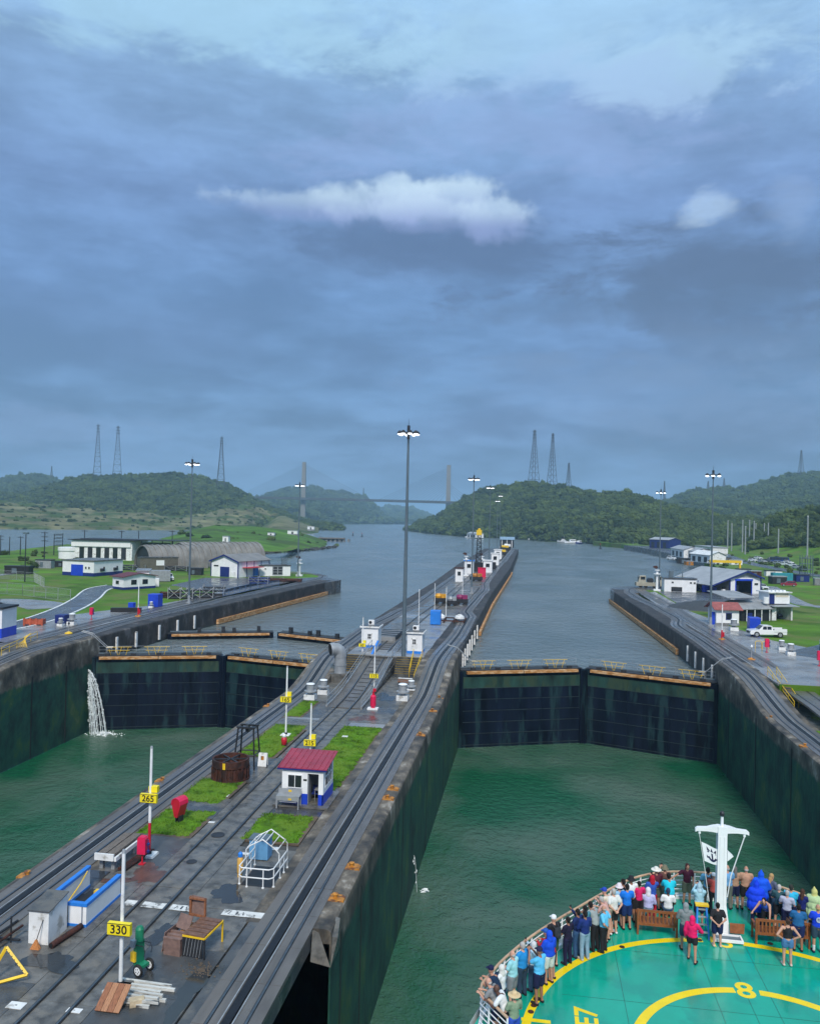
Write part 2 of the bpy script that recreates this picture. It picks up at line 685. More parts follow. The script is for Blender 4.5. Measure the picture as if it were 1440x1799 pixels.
M_YEL = mat('yellow_paint', (.78, .50, .02), .45, var=.12, vscale=3)
M_YSIGN = mat('yellow_sign_paint', (.86, .70, .015), .4, var=.05)
M_ORANGE = mat('rusty_orange_paint', (.46, .19, .025), .55, var=.3, vscale=3, bump=.3, col2=(.14, .05, .02), c2scale=2.5, c2amt=.35)
M_BLACK = mat('black_paint', (.015, .015, .017), .45, var=.2)
M_DARK = mat('dark_steel', (.035, .038, .045), .5, metal=.4, var=.25, vscale=2)
M_GREY = mat('galvanised_grey', (.33, .35, .37), .45, metal=.25, var=.15, vscale=2)
M_GREYP = mat('grey_pole_paint', (.12, .16, .19), .45, metal=.2, var=.12)
M_RUST = mat('rusty_iron', (.085, .028, .018), .7, metal=.2, var=.35, vscale=4, bump=.5, col2=(.03, .014, .012), c2scale=2)
M_TIMBER = mat('fender_timber', (.46, .21, .060), .75, var=.35, vscale=1.2, bump=.4, bscale=10, col2=(.55, .36, .20), c2scale=1.2, c2amt=.45, stretch=(1, 1, 3))
M_WOOD = mat('red_brown_plank', (.26, .10, .045), .6, var=.3, vscale=6, bump=.3, stretch=(6, 1, 1))
M_GLASS = mat('window_glass', (.018, .024, .030), .08, var=0, spec=.6)
M_RUBBER = mat('tyre_rubber', (.012, .012, .013), .8, var=.2)
M_REDROOF = mat('red_roof_sheet', (.30, .022, .045), .35, var=.18, vscale=1.2, bump=.1, wet=.15)
M_LAMP = mat('lamp_lens', (.95, .97, 1.0), .3, var=0, emit=1.6)
M_GATE = mat('gate_plate_paint', (.0035, .007, .018), .5, spec=.22, var=.5, vscale=.7, bump=.3, bscale=5, wet=.2, col2=(.014, .036, .044), c2scale=.8, c2amt=.3, stretch=(1, 1, .16))
M_GATE_T = mat('gate_top_slime', (.012, .044, .036), .5, var=.5, vscale=.8, bump=.3, bscale=5, col2=(.03, .055, .03), c2scale=.7, c2amt=.4, stretch=(1, 1, .35))

ZN, ZU, ZW = 11.0, 13.0, 9.4


def struct(name, mb, m, smooth=False, kind='structure'):
 o = mb.obj(name, m, smooth=smooth)
 o['kind'] = kind
 return o


# ---------------------------------------------------------------- water
def water_sheet(name, x0, x1, y0, y1, z, m):
 mb = MB()
 mb.add([(x0, y0, z), (x1, y0, z), (x1, y1, z), (x0, y1, z)], [(0, 1, 2, 3)])
 return struct(name, mb, m)


water_sheet('lock_chamber_water', -60.5, -26.95, 5, 114, 0.0, W_LOCK)
water_sheet('lock_chamber_water', -12.5, 24.5, 5, 118, 0.0, W_LOCK)
lake = MB()
# upper pool: bounded downstream by the mitred gates
lake.add([(-60.6, 106.5, ZW), (-43.6, 113.2, ZW), (-27, 108.8, ZW), (-27, 540, ZW), (-9, 540, ZW), (-9, 109.4, ZW), (7.9, 116.6, ZW), (24.6, 109.8, ZW),
  (9000, 109.8, ZW), (9000, 14000, ZW), (-9000, 14000, ZW), (-9000, 106.5, ZW)], [tuple(range(12))])
struct('lake_water', lake, W_LAKE)

# ---------------------------------------------------------------- lock walls
SIDE_I = [(88, 11.0), (103, 13.0)]       # island track level along Y
SIDE_R = [(86, 11.0), (104, 13.0)]
SIDE_L = [(74, 11.0), (98, 13.0)]


def lev(tab, y):
 return lerp_path([(a, b) for a, b in tab], y)[0]


def wall_strip(y0, y1, prof, tab, step=3.0, parent=None, name='coping', m=None, bow=None):
 """prof: (x, dz, zabs) cross-section points; dz relative to the track level"""
 n = max(2, int((y1 - y0) / step))
 rings = []
 for i in range(n + 1):
  y = y0 + (y1 - y0) * i / n
  z = lev(tab, y)
  bx = bow(y) if bow else 0.0
  rings.append([(x + bx, y, za if za is not None else z + dz) for x, dz, za in prof])
 mb = MB()
 mb.loft(rings)
 return mb.obj(name, m or M_WALL, parent)


island = thing('center_lock_wall', 'long concrete island wall between the two lock chambers, carrying tracks, huts and lamp masts', 'lock wall', (-18, 38, 0))
island.matrix_world = Matrix.Translation((0, 0, 0))


def isl(mb, name, m, smooth=False):
 return mb.obj(name, m, island, smooth)


END_Y = 520
core = MB()
core.box(-26.9, -13.1, 20, END_Y, -5, 10.84)
core.box(-26.9, -9.08, 38.0, END_Y - 2, -5, 10.30)
core.box(-23.3, -13.15, 103.3, END_Y, 10.84, 12.86)
isl(core, 'wall_core', M_CORE)
P_R = [(-13.3, 0, None), (-9.34, 0, None), (-9.16, -.04, None), (-9.04, -.14, None), (-9.00, -.40, None), (-9.0, 0, -5.0), (-13.3, 0, -5.0)]
wall_strip(38.0, 110.5, P_R, SIDE_I, parent=island, name='chamber_face')
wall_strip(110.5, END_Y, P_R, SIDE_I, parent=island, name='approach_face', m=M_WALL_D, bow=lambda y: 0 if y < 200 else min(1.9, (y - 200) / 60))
P_L = [(-23.2, 0, None), (-26.71, 0, None), (-26.89, -.04, None), (-27.01, -.14, None), (-27.05, -.40, None), (-27.05, 0, -5.0), (-23.2, 0, -5.0)]
wall_strip(15, 110.5, P_L, SIDE_I, parent=island, name='chamber_face')
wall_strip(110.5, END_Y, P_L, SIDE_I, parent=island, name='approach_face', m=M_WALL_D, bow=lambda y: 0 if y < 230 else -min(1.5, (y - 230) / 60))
# the track crosses the lower gate recess on a concrete girder
gird = MB()
gird.box(-13.1, -9.95, 18, 38.0, 10.05, 11.0)
isl(gird, 'recess_girder', M_CONC_B)
hb = MB()
hb.add([(-9.9, 37.9, 10.9), (-8.75, 38.3, 10.5), (-8.9, 39.4, 10.9), (-9.9, 39.6, 11.02), (-9.9, 37.6, 9.6), (-9.0, 38.0, 9.2), (-9.0, 39.6, 9.2), (-9.9, 39.6, 9.6)],
 [(0, 1, 2, 3), (0, 4, 5, 1), (1, 5, 6, 2), (2, 6, 7, 3), (3, 7, 4, 0), (4, 7, 6, 5)])
isl(hb, 'recess_corbel', M_CONC)
# vertical joints let into the chamber faces
for x, ys in ((-9.0, (40.2, 45.2, 60.5, 75, 90, 103)), (24.5, (84, 97)),):
 for y in ys:
  j = MB()
  s = 1 if x < 0 else -1
  j.box(x - .06, x + .018, y - .05 * (3 if y < 46 else 1), y + .05 * (3 if y < 46 else 1), -1, 9.9)
  if x < 0:
   isl(j, 'wall_joint', M_BLACK)
# paving slabs between the tracks (grass beds are left out of it)
GRASS_BEDS = []


def slab_field(parent, x0, x1, y0, y1, z, sx, sy, mats, holes=(), th=.14, seed=1, tilt=.006):
 rnd = random.Random(seed)
 nx = max(1, round((x1 - x0) / sx))
 ny = max(1, round((y1 - y0) / sy))
 for j in range(ny):
  for i in range(nx):
   a, b = x0 + (x1 - x0) * i / nx, x0 + (x1 - x0) * (i + 1) / nx
   c, d = y0 + (y1 - y0) * j / ny, y0 + (y1 - y0) * (j + 1) / ny
   mx, my = (a + b) / 2, (c + d) / 2
   if any(h[0] < mx < h[1] and h[2] < my < h[3] for h in holes):
    continue
   mb = MB()
   g = .012
   mb.box(a + g, b - g, c + g, d - g, z - th, z + rnd.uniform(-tilt, tilt))
   mb.obj('paving_slab', rnd.choice(mats), parent)


CM = [M_CONC, M_CONC, M_CONC_B]
# grass beds surveyed on the island: x0, x1, y0, y1
BEDS = [(-23.6, -20.3, 47.2, 51.5), (-23.9, -20.6, 53.0, 57.9), (-17.1, -13.6, 47.6, 52.0), (-23.5, -20.4, 64.0, 74.4),
  (-17.0, -13.4, 58.2, 75.2), (-23.8, -22.0, 77.6, 84.5), (-16.9, -13.6, 53.6, 58.2)]
holes = [(a - .1, b + .1, c, d) for a, b, c, d in BEDS]
slab_field(island, -24.0, -20.0, 20, 103.3, ZN, 4.0, 3.8, CM, [(-99, 99, 47.1, 51.6), (-99, 99, 53.0, 58.0), (-99, 99, 63.5, 74.5), (-99, 99, 77.5, 84)], seed=3)
slab_field(island, -20.0, -16.75, 20, 82, ZN, 3.3, 5.2, [M_CONC], seed=4)
slab_field(island, -16.75, -13.2, 20, 103.3, ZN, 3.5, 3.8, CM, [(-99, 99, 47.5, 52.2), (-99, 99, 58.0, 75.3)], seed=5)
# strips of paving beside each bed
for (x0, x1, y0, y1) in ((-24.0, -20.0, 45.5, 47.2), (-24, -20, 51.5, 53.0), (-24, -20, 57.9, 64), (-24, -20, 74.4, 77.6), (-22.0, -20.0, 77.6, 84.5),
      (-16.75, -13.2, 52.0, 53.6), (-16.75, -13.2, 56.4, 58.2), (-16.75, -13.2, 75.2, 78.0)):
 mb = MB()
 mb.box(x0, x1, y0, y1, ZN - .16, ZN - .022)
 mb.obj('paving_slab', M_CONC_L if y0 in (74.4, 75.2, 56.4) else M_CONC_B, island)
slab_field(island, -23.3, -13.2, 103.4, 150, ZU, 5.0, 5.6, [M_CONC_L, M_CONC_L, M_CONC], seed=6)
slab_field(island, -23.3, -13.2, 150, END_Y, ZU, 10.1, 24, [M_CONC], seed=8)


def grass_bed(x0, x1, y0, y1, z, label, seed):
 rnd = random.Random(seed)
 t = thing('grass_bed', label, 'grass', ((x0 + x1) / 2, (y0 + y1) / 2, z), group='grass beds on the island wall')
 mb = MB()
 nx, ny = 18, max(12, int((y1 - y0) * 4))
 pts = []
 for j in range(ny + 1):
  for i in range(nx + 1):
   u, v = i / nx, j / ny
   ex = rnd.uniform(-.20, .14) * (1 if i == nx else -1) if i in (0, nx) else 0
   ey = rnd.uniform(-.22, .12) * (1 if j == ny else -1) if j in (0, ny) else 0
   x = (x0 + (x1 - x0) * u + ex) - (x0 + x1) / 2
   y = (y0 + (y1 - y0) * v + ey) - (y0 + y1) / 2
   edge = min(1, min(u, 1 - u, v, 1 - v) * 12)
   zz = .015 + edge * (.05 + .05 * mnoise.noise(Vector((x * .7 + seed, y * .7, 0)))) + rnd.uniform(0, .02)
   pts.append((x, y, zz))
 mb.add(pts, [(j * (nx + 1) + i, j * (nx + 1) + i + 1, (j + 1) * (nx + 1) + i + 1, (j + 1) * (nx + 1) + i) for j in range(ny) for i in range(nx)])
 mb.obj('turf', M_GRASS, t)
 mb = MB()
 mb.box((x0 - x1) / 2 - .08, (x1 - x0) / 2 + .22, (y0 - y1) / 2 - .12, (y1 - y0) / 2 + .1, -.10, .012)
 mb.obj('soil', M_DIRT, t)
 bl = MB()
 for k in range(int((x1 - x0) * (y1 - y0) * 130)):
  x, y = rnd.uniform(x0, x1) - (x0 + x1) / 2, rnd.uniform(y0, y1) - (y0 + y1) / 2
  a = rnd.uniform(0, 6.3)
  w, h = rnd.uniform(.015, .04), rnd.uniform(.05, .13)
  dx, dy = math.cos(a), math.sin(a)
  bl.add([(x - dx * w, y - dy * w, .04), (x + dx * w, y + dy * w, .04), (x + dy * h * .6, y - dx * h * .6, .05 + h)], [(0, 1, 2)])
 o = bl.obj('blades', M_GRASS, t)
 o['kind'] = 'stuff'
 return t


BED_LABELS = ['small square grass bed with the red bin standing on it', 'square grass bed under the rusty iron drum',
   'square grass bed behind the caged stairwell with white pipe rails', 'grass bed around the white 165 marker pole',
   'largest grass bed, behind the guard hut beside the near track', 'narrow grass strip beside the paired vent caps on the far side',
   'grass bed round the red-roofed guard hut']
for i, b in enumerate(BEDS):
 grass_bed(*b, ZN - .02, BED_LABELS[i], 20 + i)


# ---------------------------------------------------------------- tracks
def dense(path, step=1.5):
 """path: (y, x, z) control points -> smooth list of points"""
 out = []
 y = path[0][0]
 while y < path[-1][0]:
  x, z = lerp_path(path, y)
  out.append(Vector((x, y, z)))
  y += step
 x, z = path[-1][1:]
 out.append(Vector((x, path[-1][0], z)))
 return out


def ribbon(mb, pts, o0, o1, z0, z1):
 rings = []
 for i, p in enumerate(pts):
  d = pts[min(i + 1, len(pts) - 1)] - pts[max(i - 1, 0)]
  r = Vector((d.y, -d.x, 0)).normalized()
  rings.append([p + r * o0 + Vector((0, 0, z0)), p + r * o1 + Vector((0, 0, z0)), p + r * o1 + Vector((0, 0, z1)), p + r * o0 + Vector((0, 0, z1))])
 mb.loft(rings)


def track(label, pts, gauge=1.52, rack=True, bed=True, y_slab=110, wide=1.35, group='tracks on the lock walls', ties=False):
 t = thing('towing_track' if rack else 'return_track', label, 'track', pts[0], group=group)
 off = -Vector(pts[0])
 q = [p + off for p in pts]
 for s in (-1, 1):
  mb = MB()
  ribbon(mb, q, s * gauge / 2 - .045, s * gauge / 2 + .045, -.05, .05)
  mb.obj('rail', M_STEEL, t)
  mb = MB()
  ribbon(mb, q, s * gauge / 2 - .085, s * gauge / 2 + .085, -.05, .026)
  mb.obj('rail_groove', M_BLACK, t)
 if rack:
  mb = MB()
  ribbon(mb, q, -.17, .17, -.05, .075)
  mb.obj('rack_rail', M_RACK, t)
  mb = MB()
  for s in (-1, 1):
   ribbon(mb, q, s * .27 - .025, s * .27 + .025, -.05, .07)
  mb.obj('rack_guard', M_GREY, t)
 if bed:
  rnd = random.Random(len(pts))
  i = 0
  while i < len(q) - 1 and pts[i].y < y_slab:
   j = min(i + 2, len(q) - 1)
   seg = q[i:j + 1]
   a, b = seg[0], seg[-1]
   u = (b - a).normalized() * .012
   for (o0, o1) in (((-wide, -.22), (.22, wide)) if rack else ((-.62, .62),)):
    mb = MB()
    ss = [a + u] + seg[1:-1] + [b - u]
    ribbon(mb, ss, o0, o1, -.2, .012 + rnd.uniform(0, .012))
    mb.obj('track_slab', M_TRACK, t)
   i = j
  rest = q[i:]
  if len(rest) > 1:
   mb = MB()
   ribbon(mb, rest, -wide, wide, -.2, .012)
   mb.obj('track_bed', M_TRACK, t)
 return t


pr = dense([(18, -11.25, 11.03), (88, -11.25, 11.03), (103, -11.1, 13.03), (126, -10.6, 13.03), (148, -10.75, 13.03), (158.5, -12.1, 13.03), (190, -11.7, 13.03), (206, -11.3, 13.03), (233, -12.5, 13.03), (300, -12.4, 13.03), (380, -11.2, 13.03), (END_Y - 3, -10.6, 13.03)])
track('towing track with dark rack rail on the island, beside the chamber holding the ship', pr)
pl = dense([(18, -25.25, 11.03), (88, -25.0, 11.03), (103, -25.2, 13.03), (128, -25.6, 13.03), (150, -24.6, 13.03), (168, -22.9, 13.03), (200, -22.9, 13.03), (END_Y - 3, -23.5, 13.03)])
track('towing track with dark rack rail on the island, beside the empty chamber', pl)
pc = dense([(18, -18.3, 11.03), (80, -18.75, 11.03), (84, -18.8, 11.06), (112, -19.2, 13.2), (140, -19.2, 13.06), (180, -18.4, 13.06), (END_Y - 30, -17.6, 13.06)])
track('plain return track running down the middle of the island and up the railed ramp', pc, gauge=1.55, rack=False, wide=1.2, bed=False)
ramp = thing('track_ramp', 'railed concrete ramp carrying the middle track between the two white huts', 'ramp', (-18.8, 82, 11))
rp = [p - Vector((-18.8, 82, 11)) + Vector((0, 0, -.06)) for p in pc if 81 < p.y < 118]
mb = MB()
ribbon(mb, rp, -1.75, 1.75, -.25, 0)
mb.obj('ramp_slab', M_TRACK, ramp)
for k in range(2, len(rp) - 3):
 mb = MB()
 a = rp[k]
 mb.box(a.x - .55, a.x + .55, a.y - .05, a.y + .05, a.z - .02, a.z + .035)
 mb.obj('ramp_joint', M_BLACK, ramp)
for s in (-1, 1):
 mb = MB()
 ribbon(mb, rp, s * 1.75, s * 1.95, -.35, .16)
 mb.obj('ramp_kerb', M_CONC_L, ramp)
 mb = MB()
 for h in (.55, 1.05):
  mb.tube([p + Vector((s * 1.85, 0, h)) for p in rp[:22]], .035)
 for p in rp[:22:2]:
  mb.cyl(p + Vector((s * 1.85, 0, .1)), p + Vector((s * 1.85, 0, 1.05)), .03, n=6)
 mb.obj('ramp_railing', M_GREY, ramp)
for s, x in ((-1, -20.6), (1, -17.1)):
 mb = MB()
 ys = [86, 103.2]
 mb.add([(x + 18.8, 4, -.2), (x + 18.8, 30, -.2), (x + 18.8, 30, 1.75), (x + 18.8 + .2, 4, -.2), (x + 18.8 + .2, 30, -.2), (x + 18.8 + .2, 30, 1.75)],
  [(0, 1, 2), (3, 5, 4), (0, 2, 5, 3), (1, 4, 5, 2), (0, 3, 4, 1)])
 mb.obj('ramp_side', M_CONC_B, ramp)

# side banks -----------------------------------------------------------------
rw = thing('side_lock_wall', 'concrete lock wall on the far right of the ship\'s chamber', 'lock wall', (24.5, 60, 0))
rw.matrix_world = Matrix()
lw = thing('side_lock_wall', 'concrete lock wall beyond the empty chamber on the far left, with the leaking jet', 'lock wall', (-60.6, 60, 0))
lw.matrix_world = Matrix()
P_RB = [(28.4, 0, None), (24.84, 0, None), (24.66, -.04, None), (24.54, -.14, None), (24.50, -.40, None), (24.5, 0, -5.0), (28.4, 0, -5.0)]
wall_strip(10, 111.5, P_RB, SIDE_R, parent=rw, name='chamber_face')
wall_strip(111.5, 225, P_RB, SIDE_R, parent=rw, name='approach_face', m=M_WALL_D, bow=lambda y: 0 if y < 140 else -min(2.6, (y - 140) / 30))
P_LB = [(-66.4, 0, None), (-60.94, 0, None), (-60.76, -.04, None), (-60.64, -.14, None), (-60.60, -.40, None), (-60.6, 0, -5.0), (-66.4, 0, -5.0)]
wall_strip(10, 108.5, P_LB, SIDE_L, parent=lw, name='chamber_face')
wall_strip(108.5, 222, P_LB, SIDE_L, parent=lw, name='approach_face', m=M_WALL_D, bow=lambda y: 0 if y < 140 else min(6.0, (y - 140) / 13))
for par, x, ys in ((rw, 24.5, (55, 68, 80, 92, 104)), (lw, -60.6, (60, 75, 92.5, 100))):
 for y in ys:
  j = MB()
  s = -1 if x > 0 else 1
  j.box(min(x - s * .1, x + s * .03), max(x - s * .1, x + s * .03), y - .12, y + .12, -1, 10.2)
  j.obj('wall_joint', M_BLACK, par)
# pale posts and timber fenders of the approach walls above the gates
def posts(par, x, ys, side, zb=9.8, zt=12.2):
 for y in ys:
  xx = x(y)
  mb = MB()
  mb.box(xx - .12, xx + .12, y - .22, y + .22, zb, zt)
  mb.obj('fender_post', M_WHITE_D, par)


bl = lambda y: -60.5 + (0 if y < 140 else min(6.0, (y - 140) / 13))
posts(lw, bl, (113, 119, 127, 134, 141), 1)
br = lambda y: 24.4 - (0 if y < 140 else min(2.6, (y - 140) / 30))
posts(rw, br, (113, 118.5, 124, 130), -1)
bi = lambda y: -8.9 + (0 if y < 200 else min(1.9, (y - 200) / 60))
posts(island, bi, (113, 117, 121.5, 126, 131, 137, 144), 1)
def fender(par, fx, y0, y1, z, h, seg):
 y = y0
 while y < y1 - .1:
  e = min(y + seg, y1)
  mb = MB()
  mb.loft([[(fx(y) - .35, y + .06, z), (fx(y) + .35, y + .06, z), (fx(y) + .35, y + .06, z + h), (fx(y) - .35, y + .06, z + h)],
    [(fx(e) - .35, e - .06, z), (fx(e) + .35, e - .06, z), (fx(e) + .35, e - .06, z + h), (fx(e) - .35, e - .06, z + h)]])
  mb.obj('timber_fender', M_TIMBER, par)
  y = e
fender(lw, bl, 150, 222, 9.5, .9, 9)
fender(rw, br, 138, 225, 9.5, .9, 9)
fender(island, bi, 150, 330, 9.5, .8, 12)


def bank_track(y0, tab, pathf, label, **kw):
 return track(label, pathf, **kw)


prb = dense([(12, 26.5, 11.03), (86, 26.5, 11.03), (104, 26.3, 13.03), (130, 26.5, 13.03), (147, 26.2, 13.03), (160, 28.0, 13.03), (178, 27.4, 13.03), (203, 25.8, 13.03), (216, 25.7, 13.03)])
tail = [Vector((26.2, 221, 13.03)), Vector((27.2, 227, 13.03)), Vector((29.3, 231.5, 13.03)), Vector((32.4, 234, 13.03)), Vector((37, 235, 13.03)), Vector((43, 235, 13.03))]
track('towing track on the right bank, curving off at the tip of the approach wall', prb + tail, y_slab=125)
prr = dense([(70, 30.4, 11.1), (92, 30.5, 12.2), (112, 30.2, 13.05), (150, 28.9 + 1.2, 13.05), (185, 30.5, 13.05), (228, 29.5, 13.05)])
track('return track on the right bank, on a blue-sided ramp past the stair', prr, rack=False, wide=1.5, y_slab=0)
plb = dense([(12, -63.2, 11.03), (74, -63.2, 11.03), (98, -63.0, 13.03), (125, -64.4, 13.03), (147, -63.8, 13.03), (153, -63.0, 13.03), (164, -63.5, 13.03), (177, -62.4, 13.03), (209, -60.8, 13.03), (224, -59.6, 13.03)])
tail = [Vector((-59.8, 230, 13.03)), Vector((-61.5, 238, 13.03)), Vector((-65.5, 244, 13.03)), Vector((-71, 246.5, 13.03)), Vector((-78, 246, 13.03))]
track('towing track on the left bank, curving off behind the lamp mast', plb + tail, y_slab=125)
plr = dense([(70, -67.6, 11.9), (96, -67.7, 13.05), (125, -68.6, 13.05), (150, -68.2, 13.05), (185, -67.0, 13.05), (224, -65.0, 13.05)])
track('return track on the left bank, behind the stubby yellow-footed posts', plr, rack=False, wide=1.5, y_slab=0)

# ---------------------------------------------------------------- land
def poly_ground(name, poly, z, m, zb=None):
 mb = MB()
 mb.prism(poly, zb if zb is not None else ZW - 4, z)
 return struct(name, mb, m)


LEFT_POLY = [(-66.3, 100), (-66.3, 216), (-61, 224), (-60.5, 233), (-63, 243), (-70, 250), (-84, 256), (-98, 276), (-112, 310), (-128, 352), (-152, 400), (-185, 412), (-220, 405),
   (-247, 405), (-232, 350), (-216, 300), (-300, 240), (-520, 200), (-520, 40), (-98, 40), (-98, 100)]
poly_ground('ground', LEFT_POLY, ZU - .03, M_GRASS2)
poly_ground('ground', [(-98, 40), (-66.4, 40), (-66.4, 100), (-98, 100)], ZN - .02, M_CONC_B)
tp = MB()      # rounded tip of each approach wall
tp.prism([(-66.3, 214), (-55.0, 214), (-53.2, 221), (-52.9, 225), (-57, 230), (-60.4, 234), (-66.3, 226)], 5, ZU - .012)
tp.obj('approach_tip', M_CONC_B, lw)
tp = MB()
tp.prism([(28.3, 216), (21.9, 216), (21.6, 223), (22.5, 230), (26, 236), (33, 240), (45, 241), (60, 240), (60, 232), (30, 226)], 5, ZU - .012)
tp.obj('approach_tip', M_CONC_B, rw)
tp = MB()
tp.prism([(-26, END_Y - 6), (-9.4, END_Y - 6), (-7.2, END_Y + 6), (-12, END_Y + 14), (-21, END_Y + 14)], 5, ZU - .02)
tp.obj('approach_tip', M_CONC_B, island)

RIGHT_POLY = [(28.3, 97), (28.3, 216), (33, 239), (52, 262), (66, 300), (78, 350), (88, 420), (92, 470), (90, 560), (86, 650), (80, 735), (60, 800), (90, 900), (400, 1000), (700, 800), (700, 40), (60, 40), (60, 97)]
poly_ground('ground', RIGHT_POLY, ZU - .03, M_GRASS2)
poly_ground('ground', [(28.3, 40), (60, 40), (60, 97), (28.3, 97)], ZN - .02, M_CONC_B)
grass_r = MB()
grass_r.box(27.9, 50, 60, 84, ZN - .3, ZN + .05)
struct('lawn', grass_r, M_GRASS)
# hard standing beside the tracks
for nm, poly, m in (('apron', [(-73.5, 100), (-66.2, 100), (-66.2, 214), (-72, 214), (-70.5, 160), (-71.5, 148), (-76, 135), (-80, 120), (-80, 100)], M_CONC_L),
     ('apron', [(28.2, 97.2), (41, 97.2), (44, 122), (38, 134), (35.5, 150), (33, 175), (33, 222), (28.2, 214)], M_CONC_L),
     ('yard', [(-72, 178), (-88, 190), (-90, 216), (-70, 226), (-66.5, 214), (-67.5, 178)], M_ASPH),
     ('yard', [(33, 176), (46, 172), (54, 190), (66, 214), (66, 228), (34, 224)], M_ASPH),
     ):
 mb = MB()
 mb.prism(poly, ZU - .2, ZU - .006)
 struct(nm, mb, m)


def road(name, pts, w, m, z, kerb=None):
 mb = MB()
 ps = [Vector((x, y, z)) for x, y in pts]
 fine = []
 for i in range(len(ps) - 1):
  p0, p1, p2, p3 = ps[max(i - 1, 0)], ps[i], ps[i + 1], ps[min(i + 2, len(ps) - 1)]
  for k in range(8):
   t = k / 8
   fine.append(.5 * ((2 * p1) + (p2 - p0) * t + (2 * p0 - 5 * p1 + 4 * p2 - p3) * t * t + (3 * p1 - p0 - 3 * p2 + p3) * t ** 3))
 fine.append(ps[-1])
 ribbon(mb, fine, -w / 2, w / 2, -.2, 0)
 o = struct(name, mb, m)
 if kerb:
  for s in (-1, 1):
   mb = MB()
   ribbon(mb, fine, s * (w / 2 + .18) - .18, s * (w / 2 + .18) + .18, -.2, .12)
   mb.obj('kerb', kerb, o)
 return o


g2 = lambda px, py: tuple(G(px, py, ZU)[:2])
road('road', [g2(0, 1105), g2(60, 1092), g2(120, 1070), g2(152, 1052), g2(172, 1036), g2(205, 1029)], 4.6, M_ASPH, ZU + .01, M_WHITE_D)
road('road', [g2(-60, 1062), g2(0, 1056), g2(60, 1060), g2(95, 1068)], 9, M_CONC_L, ZU + .005)
road('path', [g2(-20, 1012), g2(40, 1006), g2(60, 1004)], 3.2, M_CONC_L, ZU + .012)
road('road', [g2(1220, 965), g2(1262, 972), g2(1310, 988), g2(1440, 1012), g2(1520, 1020)], 8, M_ASPH, ZU + .01)
road('road', [g2(1350, 1030), g2(1400, 1058), g2(1440, 1066), g2(1500, 1075)], 4, M_CONC_L, ZU + .015)
road('road', [(39, 118), (46, 126), (56, 139), (70, 149), (90, 155)], 10, M_ASPH, ZU + .012)
road('path', [g2(520, 958), g2(490, 968), g2(400, 963), g2(340, 962)], 6, M_GRASS2, ZU + .002)


FOREST = []          # (x, y, z, scale)
M_HILL = mat('hill_undergrowth', (.035, .060, .022), .9, var=.3, vscale=.02, col2=(.055, .085, .028), c2scale=.01, spec=.1)
M_TERR = mat('terraced_slope', (.15, .145, .075), .9, var=.4, vscale=.03, bump=.8, bscale=.25, col2=(.050, .085, .022), c2scale=.02, c2amt=.5, spec=.1, stretch=(1, 1, 4))
M_MOUND = mat('mound_grass', (.072, .155, .020), .85, var=.4, vscale=.05, bump=.7, bscale=.8, col2=(.055, .095, .020), c2scale=.03, c2amt=.5, spec=.15)
M_ROCK = mat('shore_rock', (.045, .046, .045), .8, var=.35, vscale=.6, bump=.6, bscale=2)


def ctrl(tab, x):
 if x <= tab[0][0]:
  return tab[0][1]
 for p, q in zip(tab, tab[1:]):
  if x <= q[0]:
   t = (x - p[0]) / (q[0] - p[0])
   return p[1] + (q[1] - p[1]) * t
 return tab[-1][1]


def hill(name, ridge, base, Yr, m, rows=22, cols=70, trees=0, tmin=0.0, tsize=(8, 14), zbase=ZW - .5, rough=.08, drop=0, seed=1, shape=.85, back=1.6, terr=0):
 """a ridge surveyed against the sky: ridge / base are rows of the photograph along columns, set at real distances"""
 rnd = random.Random(seed)
 x0, x1 = ridge[0][0], ridge[-1][0]
 grid = []
 zs = []
 for c in range(cols + 1):
  px = x0 + (x1 - x0) * c / cols
  yr = Yr(px) if callable(Yr) else Yr
  P1 = atY(px, ctrl(ridge, px) + drop, yr)
  b = base(px)
  if b[0] == 'w':
   P0 = G(px, b[1], ZW)
  else:
   P0 = Vector(atY(px, 900, b[1]))
  P0.z = zbase
  col = []
  for r in range(rows + 9):
   if r <= rows:
    v = r / rows
    p = P0.lerp(P1, v)
    s = v ** shape
    s = s * (1 - .35 * (1 - v) * v)
    z = zbase + (P1.z - zbase) * s
    n = mnoise.fractal(Vector((p.x * .004 + seed * 7, p.y * .004, 0)), 1.0, 2.0, 4) * (P1.z - zbase) * rough * 4 * v * (1 - v)
    z += n
    if terr:
     k = (z - zbase) / terr
     z = zbase + terr * (math.floor(k) + min(1, max(0, (k % 1) * 3 - 1)))
   else:
    w = (r - rows) / 8
    d = Vector((P1.x - P0.x, P1.y - P0.y, 0)).normalized() * (P1.y * (back - 1) * w)
    p = P1 + d
    z = P1.z + (zbase - 5 - P1.z) * (w * w * (3 - 2 * w))
   col.append((p.x, p.y, z))
  grid.append(col)
 nr = rows + 9
 mb = MB()
 mb.add([q for col in grid for q in col], [(c * nr + r, (c + 1) * nr + r, (c + 1) * nr + r + 1, c * nr + r + 1) for c in range(cols) for r in range(nr - 1)])
 o = struct(name, mb, m, smooth=True)
 for k in range(trees):
  c = rnd.uniform(0, cols - .001)
  v = tmin + (1.06 - tmin) * rnd.random() ** .85
  r = v * rows
  ci, ri = int(c), min(int(r), nr - 2)
  a, bq = Vector(grid[ci][ri]), Vector(grid[ci + 1][ri])
  a2, b2 = Vector(grid[ci][ri + 1]), Vector(grid[ci + 1][ri + 1])
  fu, fv = c - ci, r - ri
  p = a.lerp(bq, fu).lerp(a2.lerp(b2, fu), fv)
  FOREST.append((p.x, p.y, p.z - 1.0, tsize[0] * .7 + (tsize[1] * 1.15 - tsize[0] * .7) * rnd.random() ** 1.6))
 return grid


